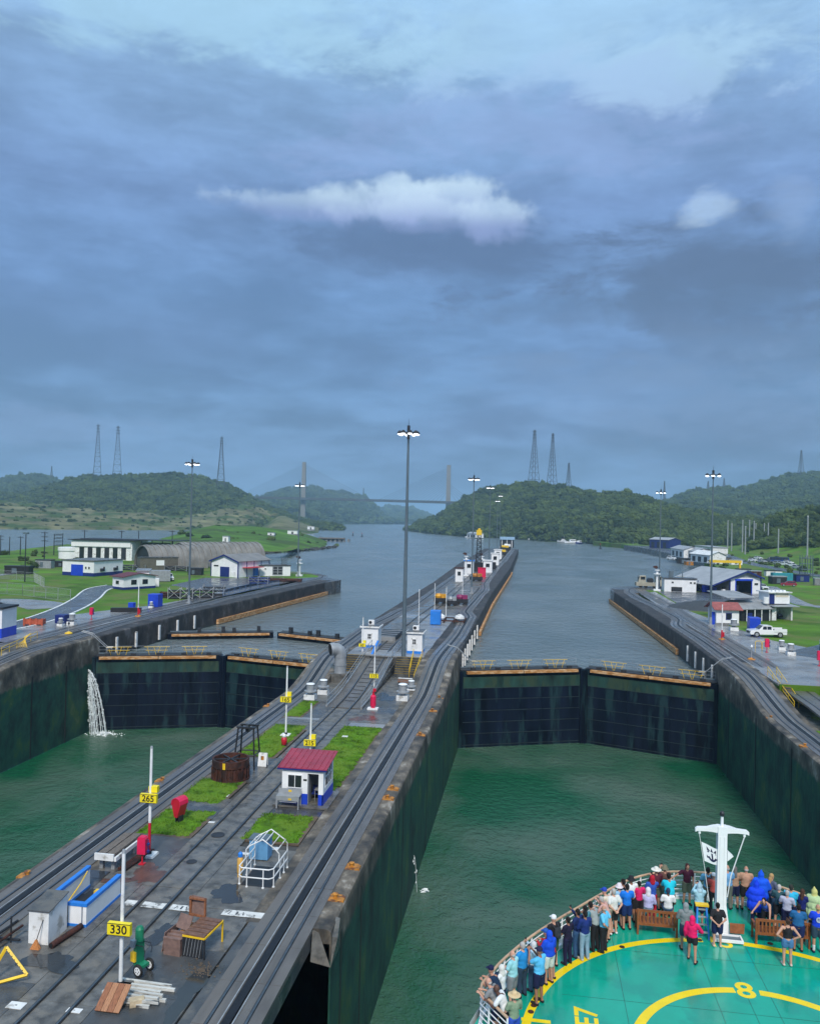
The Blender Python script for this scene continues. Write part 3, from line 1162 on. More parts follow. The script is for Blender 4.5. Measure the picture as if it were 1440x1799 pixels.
# right-hand wooded hill running down to the water
hill('hill', [(716, 930), (726, 922), (742, 908), (765, 904), (780, 893), (820, 868), (850, 853), (880, 848), (930, 842), (960, 845), (990, 848), (1020, 860), (1050, 862), (1100, 862), (1130, 870), (1160, 880), (1200, 892), (1260, 906), (1330, 914)],
 lambda px: ('w', ctrl([(716, 932), (760, 938), (830, 944), (900, 946), (960, 952), (1040, 955), (1090, 962), (1130, 960), (1330, 962)], px)),
 lambda px: ctrl([(716, 1480), (780, 1500), (900, 1350), (1100, 1150), (1330, 950)], px), M_HILL, trees=8500, tsize=(5.5, 9.5), drop=11, seed=2, cols=90)
hill('hill', [(1080, 892), (1170, 874), (1190, 868), (1220, 855), (1260, 852), (1300, 853), (1330, 846), (1350, 838), (1380, 828), (1410, 826), (1440, 824), (1520, 822)],
 lambda px: ('y', 1300), 2300, M_HILL, trees=5000, tsize=(8, 13), drop=9, seed=3)
hill('hill', [(1316, 930), (1340, 918), (1370, 908), (1400, 899), (1440, 888), (1520, 870), (1600, 866)],
 lambda px: ('y', ctrl([(1316, 560), (1440, 500), (1600, 420)], px)), lambda px: ctrl([(1316, 700), (1440, 640), (1600, 560)], px), M_GRASS2,
 trees=1300, tmin=.28, tsize=(3.5, 7), drop=9, seed=4, zbase=ZU - .6, shape=1.1)
# left-hand hills
hill('hill', [(-90, 830), (0, 836), (40, 829), (62, 826), (95, 834), (115, 845), (160, 862)], lambda px: ('y', 1500), 2500, M_HILL, trees=2400, tsize=(8, 13), drop=8, seed=5)
hill('hill', [(-90, 858), (0, 862), (50, 862), (80, 850), (100, 840), (150, 832), (200, 829), (260, 830), (300, 826), (330, 830), (360, 836), (390, 842), (415, 851), (440, 866), (465, 880), (500, 896), (540, 911), (600, 921)],
 lambda px: ('y', ctrl([(-90, 1000), (600, 1300)], px)), lambda px: ctrl([(-90, 1550), (300, 1600), (600, 1800)], px), M_HILL, trees=8500, tsize=(6, 10.5), drop=10, seed=6, cols=90)
hill('hill', [(-90, 874), (0, 878), (60, 884), (150, 892), (240, 897), (300, 905), (360, 900), (400, 890), (430, 884), (450, 888), (480, 898), (530, 914), (560, 921)],
 lambda px: ('w', ctrl([(-90, 930), (0, 930), (330, 932), (430, 930), (560, 925)], px)), lambda px: ctrl([(-90, 1040), (300, 1180), (560, 1500)], px), M_TERR,
 trees=600, tmin=.0, tsize=(1.2, 3.6), drop=2, seed=7, rough=.14, terr=4.5, cols=110, rows=40)
hill('hill', [(430, 886), (470, 866), (500, 858), (530, 854), (560, 855), (600, 862), (640, 872), (655, 885), (672, 905), (700, 917), (724, 920)],
 lambda px: ('w', ctrl([(430, 921), (724, 921)], px)), 3600, M_HILL, trees=2600, tsize=(12, 20), drop=6, seed=8)
hill('hill', [(610, 905), (640, 898), (660, 893), (690, 887), (720, 890), (745, 900), (765, 912)], lambda px: ('y', 3900), 5400, M_HILL, trees=1000, tsize=(16, 26), drop=5, seed=9)
# green mound on the spit beyond the left bank
MOUND = hill('grass_mound', [(250, 957), (290, 945), (340, 930), (380, 922), (450, 925), (520, 933), (556, 945), (592, 957)],
 lambda px: ('w', ctrl([(250, 985), (330, 984), (430, 975), (540, 968), (592, 962)], px)), lambda px: ctrl([(250, 480), (400, 640), (592, 700)], px), M_MOUND,
 trees=36, tmin=.2, tsize=(1.2, 3.5), drop=0, seed=10, rough=.10, shape=.55, zbase=ZW - .3, back=1.35)
MV = np.array([q for col in MOUND for q in col])


def on_mound(px, py):
 d = pixel_ray(px, py)
 for Y in np.arange(380, 800, 1.5):
  p = d * (Y / d.y) + Vector((0, 0, HCAM))
  k = np.argmin((MV[:, 0] - p.x) ** 2 + (MV[:, 1] - p.y) ** 2)
  if MV[k, 2] >= p.z:
   return p
 return G(px, py, 14)


rocks = MB()
rr = random.Random(5)
for k in range(420):
 px = rr.uniform(405, 592)
 p = G(px, ctrl([(405, 977), (430, 975), (540, 968), (592, 962)], px) - rr.uniform(-.6, 2.2), ZW)
 s = rr.uniform(.5, 1.5)
 vs = [Vector((rr.uniform(-1, 1), rr.uniform(-1, 1), rr.uniform(-.2, 1))).normalized() * s for _ in range(8)]
 bm = bmesh.new()
 for v in vs:
  bm.verts.new(v)
 bmesh.ops.convex_hull(bm, input=bm.verts)
 bm.verts.index_update()
 rocks.add([p + v.co + Vector((0, 0, .2)) for v in bm.verts], [[v.index for v in f.verts] for f in bm.faces])
 bm.free()
struct('shore_rocks', rocks, M_ROCK, kind='stuff')['label'] = 'dark rocks along the waterline of the grassy spit'


# ---------------------------------------------------------------- foliage
def leaf_mat(name, a, b):
 m = bpy.data.materials.new(name)
 m.use_nodes = True
 t = m.node_tree
 bs = t.nodes['Principled BSDF']
 L = t.links.new
 oi = nd(t, 'ShaderNodeObjectInfo')
 geo = nd(t, 'ShaderNodeNewGeometry')
 nz = nd(t, 'ShaderNodeTexNoise')
 nz.inputs['Scale'].default_value = .022
 nz.inputs['Detail'].default_value = 6
 L(geo.outputs['Position'], nz.inputs['Vector'])
 ad = nd(t, 'ShaderNodeMath', operation='MULTIPLY_ADD')
 L(oi.outputs['Random'], ad.inputs[0])
 ad.inputs[1].default_value = .75
 sb = nd(t, 'ShaderNodeMath', operation='SUBTRACT')
 L(nz.outputs[0], sb.inputs[0])
 sb.inputs[1].default_value = .38
 L(sb.outputs[0], ad.inputs[2])
 mx = nd(t, 'ShaderNodeMix', data_type='RGBA')
 L(ad.outputs[0], mx.inputs[0])
 mx.inputs[6].default_value = (*a, 1)
 mx.inputs[7].default_value = (*b, 1)
 L(mx.outputs[2], bs.inputs['Base Color'])
 bs.inputs['Roughness'].default_value = .75
 bs.inputs['Specular IOR Level'].default_value = .2
 return m


M_LEAF = leaf_mat('forest_leaves', (.012, .030, .013), (.085, .125, .030))
M_BARK = mat('bark', (.10, .085, .065), .85, var=.3, vscale=4, bump=.4)


def crown_mesh(seed, blobs=16, flat=.75, leaves=260):
 """unit crown (radius about 1, base at z = 0): many ragged leaf clumps with gaps"""
 rnd = random.Random(seed)
 mb = MB()
 for k in range(blobs):
  a = rnd.uniform(0, 6.283)
  rr_ = math.sqrt(rnd.random()) * .72
  zc = .45 + flat * rnd.uniform(-.32, .62) * (1 - rr_ * .55)
  c = Vector((math.cos(a) * rr_, math.sin(a) * rr_, zc))
  r = rnd.uniform(.20, .40)
  bm = bmesh.new()
  bmesh.ops.create_icosphere(bm, subdivisions=1, radius=r)
  for v in bm.verts:
   v.co *= 1 + rnd.uniform(-.28, .30)
   v.co.z *= .8
  bm.verts.index_update()
  mb.add([v.co + c for v in bm.verts], [[v.index for v in f.verts] for f in bm.faces])
  bm.free()
  for q in range(leaves // blobs):
   d = Vector((rnd.gauss(0, 1), rnd.gauss(0, 1), rnd.gauss(.25, 1))).normalized()
   p = c + d * r * rnd.uniform(.9, 1.25)
   s = rnd.uniform(.04, .09)
   u = d.orthogonal().normalized() * s
   w = d.cross(u).normalized() * s + d * s * .6
   mb.add([p - u, p + u * .8 - w * .3, p + w, p - w * .4], [(0, 1, 2), (0, 2, 3)])
 return mb.mesh('crown', M_LEAF)


CROWNS = [crown_mesh(100 + i, 14 + (i % 3) * 5, .6 + .2 * (i % 3)) for i in range(7)]
hidden = bpy.data.collections.new('crown_library')
for i, me in enumerate(CROWNS):
 hidden.objects.link(bpy.data.objects.new('crown_%d' % i, me))


def scatter(name, pts, label):
 me = bpy.data.meshes.new(name)
 me.from_pydata([p[:3] for p in pts], [], [])
 at = me.attributes.new('size', 'FLOAT', 'POINT')
 at.data.foreach_set('value', [p[3] for p in pts])
 o = bpy.data.objects.new(name, me)
 C.objects.link(o)
 ng = bpy.data.node_groups.new(name + '_scatter', 'GeometryNodeTree')
 ng.interface.new_socket('Geometry', in_out='INPUT', socket_type='NodeSocketGeometry')
 ng.interface.new_socket('Geometry', in_out='OUTPUT', socket_type='NodeSocketGeometry')
 gi, go = nd(ng, 'NodeGroupInput'), nd(ng, 'NodeGroupOutput')
 ci = nd(ng, 'GeometryNodeCollectionInfo')
 ci.inputs['Collection'].default_value = hidden
 ci.inputs['Separate Children'].default_value = True
 ci.inputs['Reset Children'].default_value = True
 ip = nd(ng, 'GeometryNodeInstanceOnPoints')
 ip.inputs['Pick Instance'].default_value = True
 rv = nd(ng, 'FunctionNodeRandomValue', data_type='FLOAT_VECTOR')
 rv.inputs[0].default_value = (-.12, -.12, 0)
 rv.inputs[1].default_value = (.12, .12, 6.283)
 er = nd(ng, 'FunctionNodeEulerToRotation')
 na = nd(ng, 'GeometryNodeInputNamedAttribute', data_type='FLOAT')
 na.inputs[0].default_value = 'size'
 rs = nd(ng, 'FunctionNodeRandomValue', data_type='FLOAT_VECTOR')
 rs.inputs[0].default_value = (.75, .75, .65)
 rs.inputs[1].default_value = (1.15, 1.15, 1.25)
 vm = nd(ng, 'ShaderNodeVectorMath', operation='SCALE')
 K = ng.links.new
 K(gi.outputs[0], ip.inputs['Points'])
 K(ci.outputs[0], ip.inputs['Instance'])
 K(rv.outputs[0], er.inputs[0])
 K(er.outputs[0], ip.inputs['Rotation'])
 K(rs.outputs[0], vm.inputs[0])
 K(na.outputs[0], vm.inputs['Scale'])
 K(vm.outputs[0], ip.inputs['Scale'])
 K(ip.outputs[0], go.inputs[0])
 md = o.modifiers.new('scatter', 'NODES')
 md.node_group = ng
 o['kind'] = 'stuff'
 o['label'] = label
 return o


# undergrowth along the right-hand shore and behind the sheds
rr = random.Random(12)
for k in range(170):
 px = rr.uniform(1130, 1300)
 p = G(px, ctrl([(1130, 958), (1200, 962), (1300, 958)], px) - rr.uniform(0, 7), ZU)
 FOREST.append((p.x, p.y, p.z - .5, rr.uniform(3.5, 8)))
rr = random.Random(11)
for k in range(260):
 px = rr.uniform(722, 1180)
 p = G(px, ctrl([(716, 932), (760, 938), (830, 944), (900, 946), (960, 952), (1040, 955), (1090, 962), (1180, 958)], px) - rr.uniform(.5, 3), ZW)
 FOREST.append((p.x, p.y, p.z - .5, rr.uniform(3.5, 7)))
rr = random.Random(21)
for k in range(70):                      # low bushes dotted over the lawns
 px, py = (rr.uniform(0, 330), rr.uniform(972, 1000)) if k < 26 else (rr.uniform(1255, 1440), rr.uniform(968, 1012))
 p = G(px, py, ZU)
 FOREST.append((p.x, p.y, ZU - .3, rr.uniform(.8, 2.2)))
scatter('forest', FOREST, 'dense tropical forest covering the hills on both sides of the canal')

# individual trees on the right-hand slope and by the road
trees = [(1352, 958, 7, 'tree with a pale trunk low on the right-hand slope'), (1385, 950, 9, 'broad tree in the middle of the right-hand slope'), (1420, 955, 8, 'tree beside the tall pole on the right-hand slope'),
  (1245, 952, 8, 'dark round tree behind the blue-roofed boathouse'), (1222, 955, 9, 'tallest tree over the row of waterside sheds'), (1280, 955, 7, 'tree at the foot of the row of white poles'), (1435, 940, 9, 'big tree at the right edge of the picture')]
for i, (px, py, s, lab) in enumerate(trees):
 p = G(px, py, ZU)
 t = thing('tree', lab, 'tree', p, group='single trees on the right bank')
 mb = MB()
 mb.tube([(0, 0, -.3), (.1, .1, s * .35), (-.1, .05, s * .7)], s * .045, 7)
 for q in range(4):
  a = q * 1.6 + i
  mb.cyl((0, .05, s * .42), (math.cos(a) * s * .45, math.sin(a) * s * .45, s * .8), s * .03, s * .01, 5)
 mb.obj('trunk', M_BARK, t)
 put(CROWNS[i % 7], 'crown', t, (0, 0, s * .35), i * 1.3, scale=(s * .62,) * 3)

# ---------------------------------------------------------------- haze
hz = MB()
hz.box(-9600, 9600, -60, 14500, -6.5, 290)
ho = hz.obj('haze', None)
ho['kind'] = 'stuff'
ho['label'] = 'thin blue rain haze hanging over the whole canal'
hm = bpy.data.materials.new('haze_air')
hm.use_nodes = True
ht = hm.node_tree
ht.nodes.clear()
hv = nd(ht, 'ShaderNodeVolumePrincipled')
hv.inputs['Color'].default_value = (.52, .78, 1.0, 1)
hv.inputs['Density'].default_value = 0.00016
hv.inputs['Anisotropy'].default_value = 0.1
hout = nd(ht, 'ShaderNodeOutputMaterial')
ht.links.new(hv.outputs[0], hout.inputs['Volume'])
ho.data.materials.append(hm)

# ---------------------------------------------------------------- mitre gates
M_SEAM = mat('gate_seam_scale', (.014, .026, .032), .6, var=.5, vscale=1.2, stretch=(1, 1, .3))


def gate_leaf(label, Q, Mt, top=10.45, rails=True, up=1, plates=True, rail_cols=3):
 """leaf from the quoin Q to the mitre post Mt; local x runs along the leaf, +y is the pool side"""
 Q, Mt = Vector((*Q, 0)), Vector((*Mt, 0))
 d = Mt - Q
 Lf = d.length
 ang = math.atan2(d.y, d.x)
 t = thing('lock_gate', label, 'lock gate', Q, ang, group='mitre gate leaves')
 flip = 1 if d.x > 0 else -1          # which local side faces the lower chamber
 f = lambda y: y * flip               # +y local = pool side when flip = 1
 def B(name, m, x0, x1, ya, yb, z0, z1, parent=t):
  y0, y1 = sorted((f(ya), f(yb)))
  mb = MB()
  mb.box(x0, x1, y0, y1, z0, z1)
  return mb.obj(name, m, parent)
 B('leaf_core', M_GATE, .3, Lf - .25, .12, 1.9, -4, top - .15)
 if plates:
  nrow = 7
  zs = [-1.2 + (top - .9 + 1.2) * k / nrow for k in range(nrow + 1)]
  for k in range(nrow):
   for c in range(3):
    xa, xb = .5 + (Lf - 1.0) * c / 3, .5 + (Lf - 1.0) * (c + 1) / 3
    B('gate_plate', M_GATE_T if k == nrow - 1 else M_GATE, xa + .012, xb - .012, .0 + .006 * ((k + c) % 2), .14, zs[k] + .03, zs[k + 1] - .03)
  for k in range(1, nrow):
   B('seam_girder', M_SEAM, .45, Lf - .45, -.05, .1, zs[k] - .035, zs[k] + .035)
  B('quoin_post', M_GATE, 0, .5, -.12, 1.8, -4, top - .2)
  B('mitre_post', M_GATE, Lf - .5, Lf - .02, -.3, 1.4, -4, top - .1)
  for s in (.16, .36):
   mb = MB()
   mb.cyl((Lf - s, f(-.36), -1), (Lf - s, f(-.36), top - .3), .07, n=8)
   mb.obj('mitre_pipe', M_GATE, t)
 for c in range(2):
  xa, xb = .9 + (Lf - 1.8) * c / 2, .9 + (Lf - 1.8) * (c + 1) / 2
  B('fender_timber', M_TIMBER, xa + .06, xb - .06, -.42, .1, top - .46, top - .12)
 B('walkway', M_DARK, .2, Lf - .2, .1, 1.7, top - .1, top + .02)
 B('walkway_edge', M_GREYP, .2, Lf - .2, 1.55, 1.75, top + .03, top + .2)
 if rails:
  for c in range(rail_cols):
   xa = 1.0 + (Lf - 2.2) * (c + .12) / rail_cols
   xb = 1.0 + (Lf - 2.2) * (c + .80) / rail_cols
   mb = MB()
   y = f(.5)
   mb.tube([(xa, y, top + 1.15), (xb, y, top + 1.15)], .032, 6)
   mb.tube([(xa + .25, y, top + .65), (xb - .25, y, top + .65)], .025, 5)
   for u in (.12, .38, .62, .88):
    x = xa + (xb - xa) * u
    lean = .35 if u < .5 else -.35
    mb.cyl((x + lean, y, top), (x, y, top + 1.15), .028, n=6)
   mb.obj('folding_railing', M_YEL, t)
  mb = MB()
  y = f(1.6)
  for h in (.6, 1.1):
   mb.tube([(.6, y, top + h), (Lf - .4, y, top + h)], .022, 5)
  k = .6
  while k < Lf - .3:
   mb.cyl((k, y, top), (k, y, top + 1.1), .025, n=5)
   k += 1.7
  mb.obj('pool_railing', M_GREY, t)
  for c in range(5):
   B('walkway_box', M_DARK, 2 + c * (Lf - 4) / 4 - .35, 2 + c * (Lf - 4) / 4 + .35, .15, .45, top + .02, top + .3)
  # slanting gangway rails up to the wall top
  mb = MB()
  for yy in (.35, 1.3):
   mb.tube([(-1.6, f(yy), top + 3.4), (-.2, f(yy), top + 3.0), (1.8, f(yy), top + 1.1), (2.6, f(yy), top + 1.05)], .05, 6)
   mb.cyl((-.2, f(yy), top + 1.2), (-.2, f(yy), top + 3.0), .04, n=6)
   mb.cyl((1.8, f(yy), top), (1.8, f(yy), top + 1.1), .04, n=6)
  mb.obj('gangway_rail', M_GREY, t)
 else:
  for c, u in enumerate((.3, .52, .62, .85)):
   B('walkway_box', M_DARK, Lf * u - .3, Lf * u + .3, .6, 1.1, top + .02, top + .75 + .25 * (c % 2))
 return t


gate_leaf('near dark gate leaf of the ship\'s chamber, hinged on the island side', (-9.0, 109.3), (7.8, 115.9))
gate_leaf('near dark gate leaf of the ship\'s chamber, hinged on the right bank', (24.5, 109.6), (7.9, 115.9))
gate_leaf('dark gate leaf of the empty chamber beside the spouting leak', (-60.6, 106.4), (-43.7, 112.4))
gate_leaf('dark gate leaf of the empty chamber hinged on the island', (-27.05, 108.4), (-43.55, 112.4))
gate_leaf('second gate leaf standing in the upper pool near the left bank, only its top showing', (-60.6, 129.6), (-43.7, 136.6), rails=False, plates=False)
gate_leaf('second gate leaf standing in the upper pool near the island, only its top showing', (-27.05, 130.4), (-43.55, 136.6), rails=False, plates=False)

# the leak spouting beside the left gate: thin falling ribbons of white water
def jet(label, pts0, spread, n, m, splash, seed):
 rnd = random.Random(seed)
 t = thing('water_jet', label, 'water jet', pts0)
 x0, y0, z0 = 0, 0, 0
 H = pts0[2]
 for k in range(n):
  vx = rnd.uniform(.30, 1.0) * spread
  vy = rnd.uniform(-.25, .05) * spread
  zs = -rnd.random() ** 2 * H * .55
  T = math.sqrt(2 * (H + zs) / 9.8)
  pts = []
  for i in range(11):
   s = T * i / 10
   pts.append((vx * s * (1 - zs / H * -.4), vy * s, zs - 4.9 * s * s))
  mb = MB()
  mb.tube(pts, rnd.uniform(.010, .030), 5)
  for j in range(34 if n > 1 else 10):
   i = rnd.randrange(2, 11)
   p = Vector(pts[i]) + Vector((rnd.uniform(-.12, .12), rnd.uniform(-.12, .12), rnd.uniform(-.5, .3)))
   r = rnd.uniform(.02, .055)
   mb.add([p + Vector((r, 0, 0)), p + Vector((-r, r, 0)), p + Vector((-r, -r, 0)), p + Vector((0, 0, r * 4))], [(0, 1, 2), (0, 1, 3), (1, 2, 3), (2, 0, 3)])
  mb.obj('falling_stream', m, t)
 if splash:
  mb = MB()
  for j in range(int(290 * splash)):
   a, r = rnd.uniform(0, 6.28), abs(rnd.gauss(0, 1)) * splash
   p = Vector((spread * 1.0 + math.cos(a) * r * 1.5, math.sin(a) * r * .8, -H + rnd.uniform(.0, .25) * max(0, 1 - r)))
   q = rnd.uniform(.04, .16)
   mb.add([p + Vector((q, 0, .01)), p + Vector((-q, q * .5, .01)), p + Vector((-q, -q * .5, .01)), p + Vector((0, 0, q * .7))], [(0, 1, 2), (0, 1, 3), (1, 2, 3), (2, 0, 3)])
  mb.obj('splash_foam', m, t)['kind'] = 'stuff'
 return t


M_FOAM = mat('white_water', (.78, .84, .86), .35, var=.1, vscale=3)
jet('white jet of leaking water arching down beside the left gate', (-60.5, 105.2, 8.8), 2.6, 24, M_FOAM, .9, 3)
jet('thin white spout of water from a drain in the island wall', (-8.95, 66.6, 3.2), 1.0, 1, M_FOAM, .12, 4)

# ---------------------------------------------------------------- lamp masts
def mast(label, base, top, n=6, r=.22, lit=True):
 H = top.z - base.z
 t = thing('lamp_mast', label, 'lamp mast', base, group='tall lamp masts')
 mb = MB()
 mb.cyl((0, 0, 0), (0, 0, H * .965), r, r * .45, 10)
 mb.obj('pole', M_GREYP, t, smooth='auto')
 mb = MB()
 mb.box(-r * 2, r * 2, -r * 2, r * 2, 0, .25)
 mb.cyl((0, 0, .25), (0, 0, 1.6), r * 1.25, r * 1.15, 10)
 mb.obj('foot', M_GREY, t)
 mb = MB()
 ring = [(1.0 * math.cos(a), 1.0 * math.sin(a), H * .955) for a in [2 * math.pi * k / 12 for k in range(12)]]
 mb.tube(ring, .05, 5, closed=True)
 for k in range(4):
  a = k * math.pi / 2
  mb.cyl((0, 0, H * .955), (math.cos(a), math.sin(a), H * .955), .04, n=5)
 mb.cyl((0, 0, H * .93), (0, 0, H * .985), .2, .2, 8)
 mb.cyl((0, 0, H * .985), (0, 0, H * 1.012), .03, .015, 5)
 mb.obj('head_frame', M_DARK, t)
 for k in range(n):
  a = 2 * math.pi * k / n + .3
  c, s = math.cos(a), math.sin(a)
  l = MB()
  l.lathe([(.12, .28), (.30, .10), (.34, -.12), (.30, -.14)], 10, (1.15 * c, 1.15 * s, H * .955))
  lo = l.obj('luminaire', M_DARK, t)
  l = MB()
  l.lathe([(.29, -.141), (.27, -.24), (.12, -.30)], 10, (1.15 * c, 1.15 * s, H * .955))
  l.obj('lens', M_LAMP, lo)
 return t


def mast_px(label, bx, by, bz, tx, ty, **kw):
 b = G(bx, by, bz)
 tp_ = atY(tx, ty, b.y)
 return mast(label, b, tp_, **kw)


mast_px('tallest lamp mast, standing on the island between the two white huts', 708, 1180, ZN, 718, 741, r=.30, n=8)
mast_px('lamp mast on the left bank beside the stacked pipe racks', 332, 1060, ZU, 340, 803)
mast_px('lamp mast at the tip of the left approach wall', 523, 1013, ZU, 526, 845)
mast_px('lamp mast on the right bank beside the red-roofed hut', 1247, 1100, ZU, 1253, 822)
mast_px('lamp mast near the tip of the right approach wall, by the white store', 1157, 1035, ZU, 1160, 857)
mast_px('nearest lamp mast beyond the huts on the island, in front of the crane', 828, 1043, ZU, 831, 832)
mast_px('second lamp mast beyond the huts on the island, behind the crane', 858, 1000, ZU, 861, 850)
mast_px('lamp mast near the island\'s far end, left of the pair', 872, 968, ZU, 873, 876)
mast_px('lamp mast near the island\'s far end, right of the pair', 877, 963, ZU, 879, 867)


# ---------------------------------------------------------------- marker poles with yellow number boxes
def marker(label, base, Hgt, sign_z, txt, red=0.0, foot='white', upper=True, small=1.0):
 t = thing('marker_pole', label, 'sign', base, group='white marker poles with yellow number boxes')
 mb = MB()
 mb.cyl((0, 0, red), (0, 0, Hgt), .085, .075, 10)
 mb.obj('pole', M_WHITE_D, t, smooth='auto')
 if red:
  mb = MB()
  mb.cyl((0, 0, 0), (0, 0, red - .002), .09, .088, 10)
  mb.obj('red_section', M_RED, t, smooth='auto')
 mb = MB()
 mb.cyl((0, 0, Hgt), (0, 0, Hgt + .12), .095, .06, 10)
 mb.obj('cap', M_GREY, t)
 mb = MB()
 mb.box(-.42, .42, -.42, .42, 0, .12, taper=.03)
 mb.obj('foot_slab', M_WHITE_D if foot == 'white' else M_CONC, t)
 mb = MB()
 mb.cyl((0, 0, .12), (0, 0, .28), .16, .12, 10)
 mb.obj('socket', M_BLACK, t)
 w, h = .50 * small, .25 * small
 mb = MB()
 mb.box(-w, w, -.30, -.10, sign_z - h, sign_z + h)
 s = mb.obj('number_box', M_YSIGN, t)
 mb = MB()
 for q in (-1, 1):
  mb.box(-w - .012, w + .012, -.315, -.31, sign_z + q * (h - .012) - .012, sign_z + q * (h - .012) + .012)
 mb.obj('box_edge', M_BLACK, s)
 if txt:
  tm = text_mesh(txt, .50 * small, M_BLACK, .004, .006)
  o = put(tm, 'number', s, (0, -.312, sign_z - .005))
  o.rotation_euler = (R(90), 0, 0)
 if upper:
  mb = MB()
  mb.box(-.1, .42, -.05, .25, sign_z + h + .03, sign_z + h + .38)
  mb.obj('upper_box', M_YSIGN, t)
 return t


def px_marker(label, bx, by, ty, sy, txt, bz=ZN, **kw):
 b = G(bx, by, bz)
 Hh = atY(bx, ty, b.y).z - bz
 sz = atY(bx, sy, b.y).z - bz
 return marker(label, b, Hh, sz, txt, **kw)


m330 = px_marker('white marker pole with yellow box numbered 330, beside the green cart', 212, 1735, 1497, 1627, '330', upper=False, foot='c')
px_marker('red and white marker pole with yellow box numbered 265', 262, 1503, 1314, 1400, '265', red=1.9)
px_marker('white marker pole with yellow box numbered 165, on the grass', 502, 1292, 1172, 1228, '165')
px_marker('white marker pole with yellow box numbered 215, behind the red-roofed hut', 545, 1322, 1238, 1304, '215')
px_marker('thin white marker pole with yellow box numbered 115, standing beside the ramp', 657, 1212, 1135, 1187, '115', upper=False)
px_marker('white marker pole with yellow box in front of the left white hut', 636, 1172, 1085, 1133, '65', small=.9)
for (bx, by, ty, lab) in ((783, 1085, 1030, 'bare white pole beside the blue tank on the far island'), (763, 1072, 1025, 'bare white pole by the bend of the middle track'), (812, 1050, 1005, 'bare white pole near the orange pump on the far island'), (735, 1103, 1035, 'bare white pole at the edge of the long wet apron')):
 b = G(bx, by, ZU)
 t = thing('signal_pole', lab, 'pole', b, group='bare white poles on the far island')
 mb = MB()
 mb.cyl((0, 0, 0), (0, 0, atY(bx, ty, b.y).z - ZU), .07, .06, 8)
 mb.obj('pole', M_WHITE_D, t)
 mb = MB()
 mb.box(-.3, .3, -.3, .3, 0, .1)
 mb.obj('foot_slab', M_CONC_L, t)


# ---------------------------------------------------------------- guard hut with the red roof
def window(par, x0, x1, z0, z1, y, depth=.06, bars=(1, 0), m=M_WHITE):
 """framed window in a wall facing -y at y"""
 mb = MB()
 fr = .05
 for a, b, c, d in ((x0, x1, z0, z0 + fr), (x0, x1, z1 - fr, z1), (x0, x0 + fr, z0 + fr, z1 - fr), (x1 - fr, x1, z0 + fr, z1 - fr)):
  mb.box(a, b, y - depth, y, c, d)
 for k in range(1, bars[0] + 1):
  x = x0 + (x1 - x0) * k / (bars[0] + 1)
  mb.box(x - .02, x + .02, y - depth, y, z0 + fr, z1 - fr)
 for k in range(1, bars[1] + 1):
  z = z0 + (z1 - z0) * k / (bars[1] + 1)
  mb.box(x0 + fr, x1 - fr, y - depth, y, z - .02, z + .02)
 f = mb.obj('window', m, par)
 mb = MB()
 mb.box(x0 + .02, x1 - .02, y - depth * .5, y - .004, z0 + .02, z1 - .02)
 mb.obj('pane', M_GLASS, f)
 return f


hut = thing('guard_hut', 'small white guard hut with red sloping roof and blue base, door standing open', 'hut', (-15.0, 55.2, ZN))
HX, HY = 1.45, 1.4
zf, zb_ = 2.5, 2.85


def hut_wall(name, poly, nrm, m):
 mb = MB()
 mb.slab(poly, nrm, .08)
 return mb.obj(name, m, hut)


mb = MB()
mb.box(-HX - .5, HX + .45, -HY - .45, HY + .3, 0, .12)
mb.obj('plinth', M_CONC, hut)
b0 = .12
# front wall in pieces round the window and the doorway
for (x0, x1, z0, z1) in ((-HX, .35, b0 + .72, 1.20), (-HX, -1.05, 1.2, 2.12), (-.02, .35, 1.2, 2.12), (-HX, .35, 2.12, zf), (1.12, HX, b0 + .72, zf), (.35, 1.12, 2.22, zf)):
 mb = MB()
 mb.box(x0, x1, -HY, -HY + .09, z0, z1)
 mb.obj('wall', M_WHITE, hut)
for (x0, x1) in ((-HX, .35), (1.12, HX)):
 mb = MB()
 mb.box(x0 - .004, x1 + .004, -HY - .012, -HY + .085, b0, b0 + .72)
 mb.obj('blue_base', M_BLUE, hut)
hut_wall('wall', [(HX, -HY + .09, b0 + .72), (HX, HY, b0 + .72), (HX, HY, 1.15), (HX, -HY + .09, 1.15)], (-1, 0, 0), M_WHITE)
hut_wall('wall', [(HX, -HY + .09, 1.15), (HX, -HY + .5, 1.15), (HX, -HY + .5, zf + .07), (HX, -HY + .09, zf)], (-1, 0, 0), M_WHITE)
hut_wall('wall', [(HX, HY - .35, 1.15), (HX, HY, 1.15), (HX, HY, zb_), (HX, HY - .35, zb_ - .06)], (-1, 0, 0), M_WHITE)
hut_wall('wall', [(HX, -HY + .5, 2.2), (HX, HY - .35, 2.38), (HX, HY - .35, zb_ - .06), (HX, -HY + .5, zf + .07)], (-1, 0, 0), M_WHITE)
hut_wall('blue_base', [(HX + .012, -HY - .012, b0), (HX + .012, HY, b0), (HX + .012, HY, b0 + .72), (HX + .012, -HY - .012, b0 + .72)], (-1, 0, 0), M_BLUE)
hut_wall('wall', [(-HX, -HY + .09, b0), (-HX, HY, b0), (-HX, HY, zb_), (-HX, -HY + .09, zf)], (1, 0, 0), M_WHITE)
hut_wall('wall', [(-HX + .09, HY, b0), (HX - .09, HY, b0), (HX - .09, HY, zb_), (-HX + .09, HY, zb_)], (0, -1, 0), M_WHITE)
window(hut, -1.05, -.02, 1.2, 2.12, -HY, bars=(1, 0))
w2 = MB()
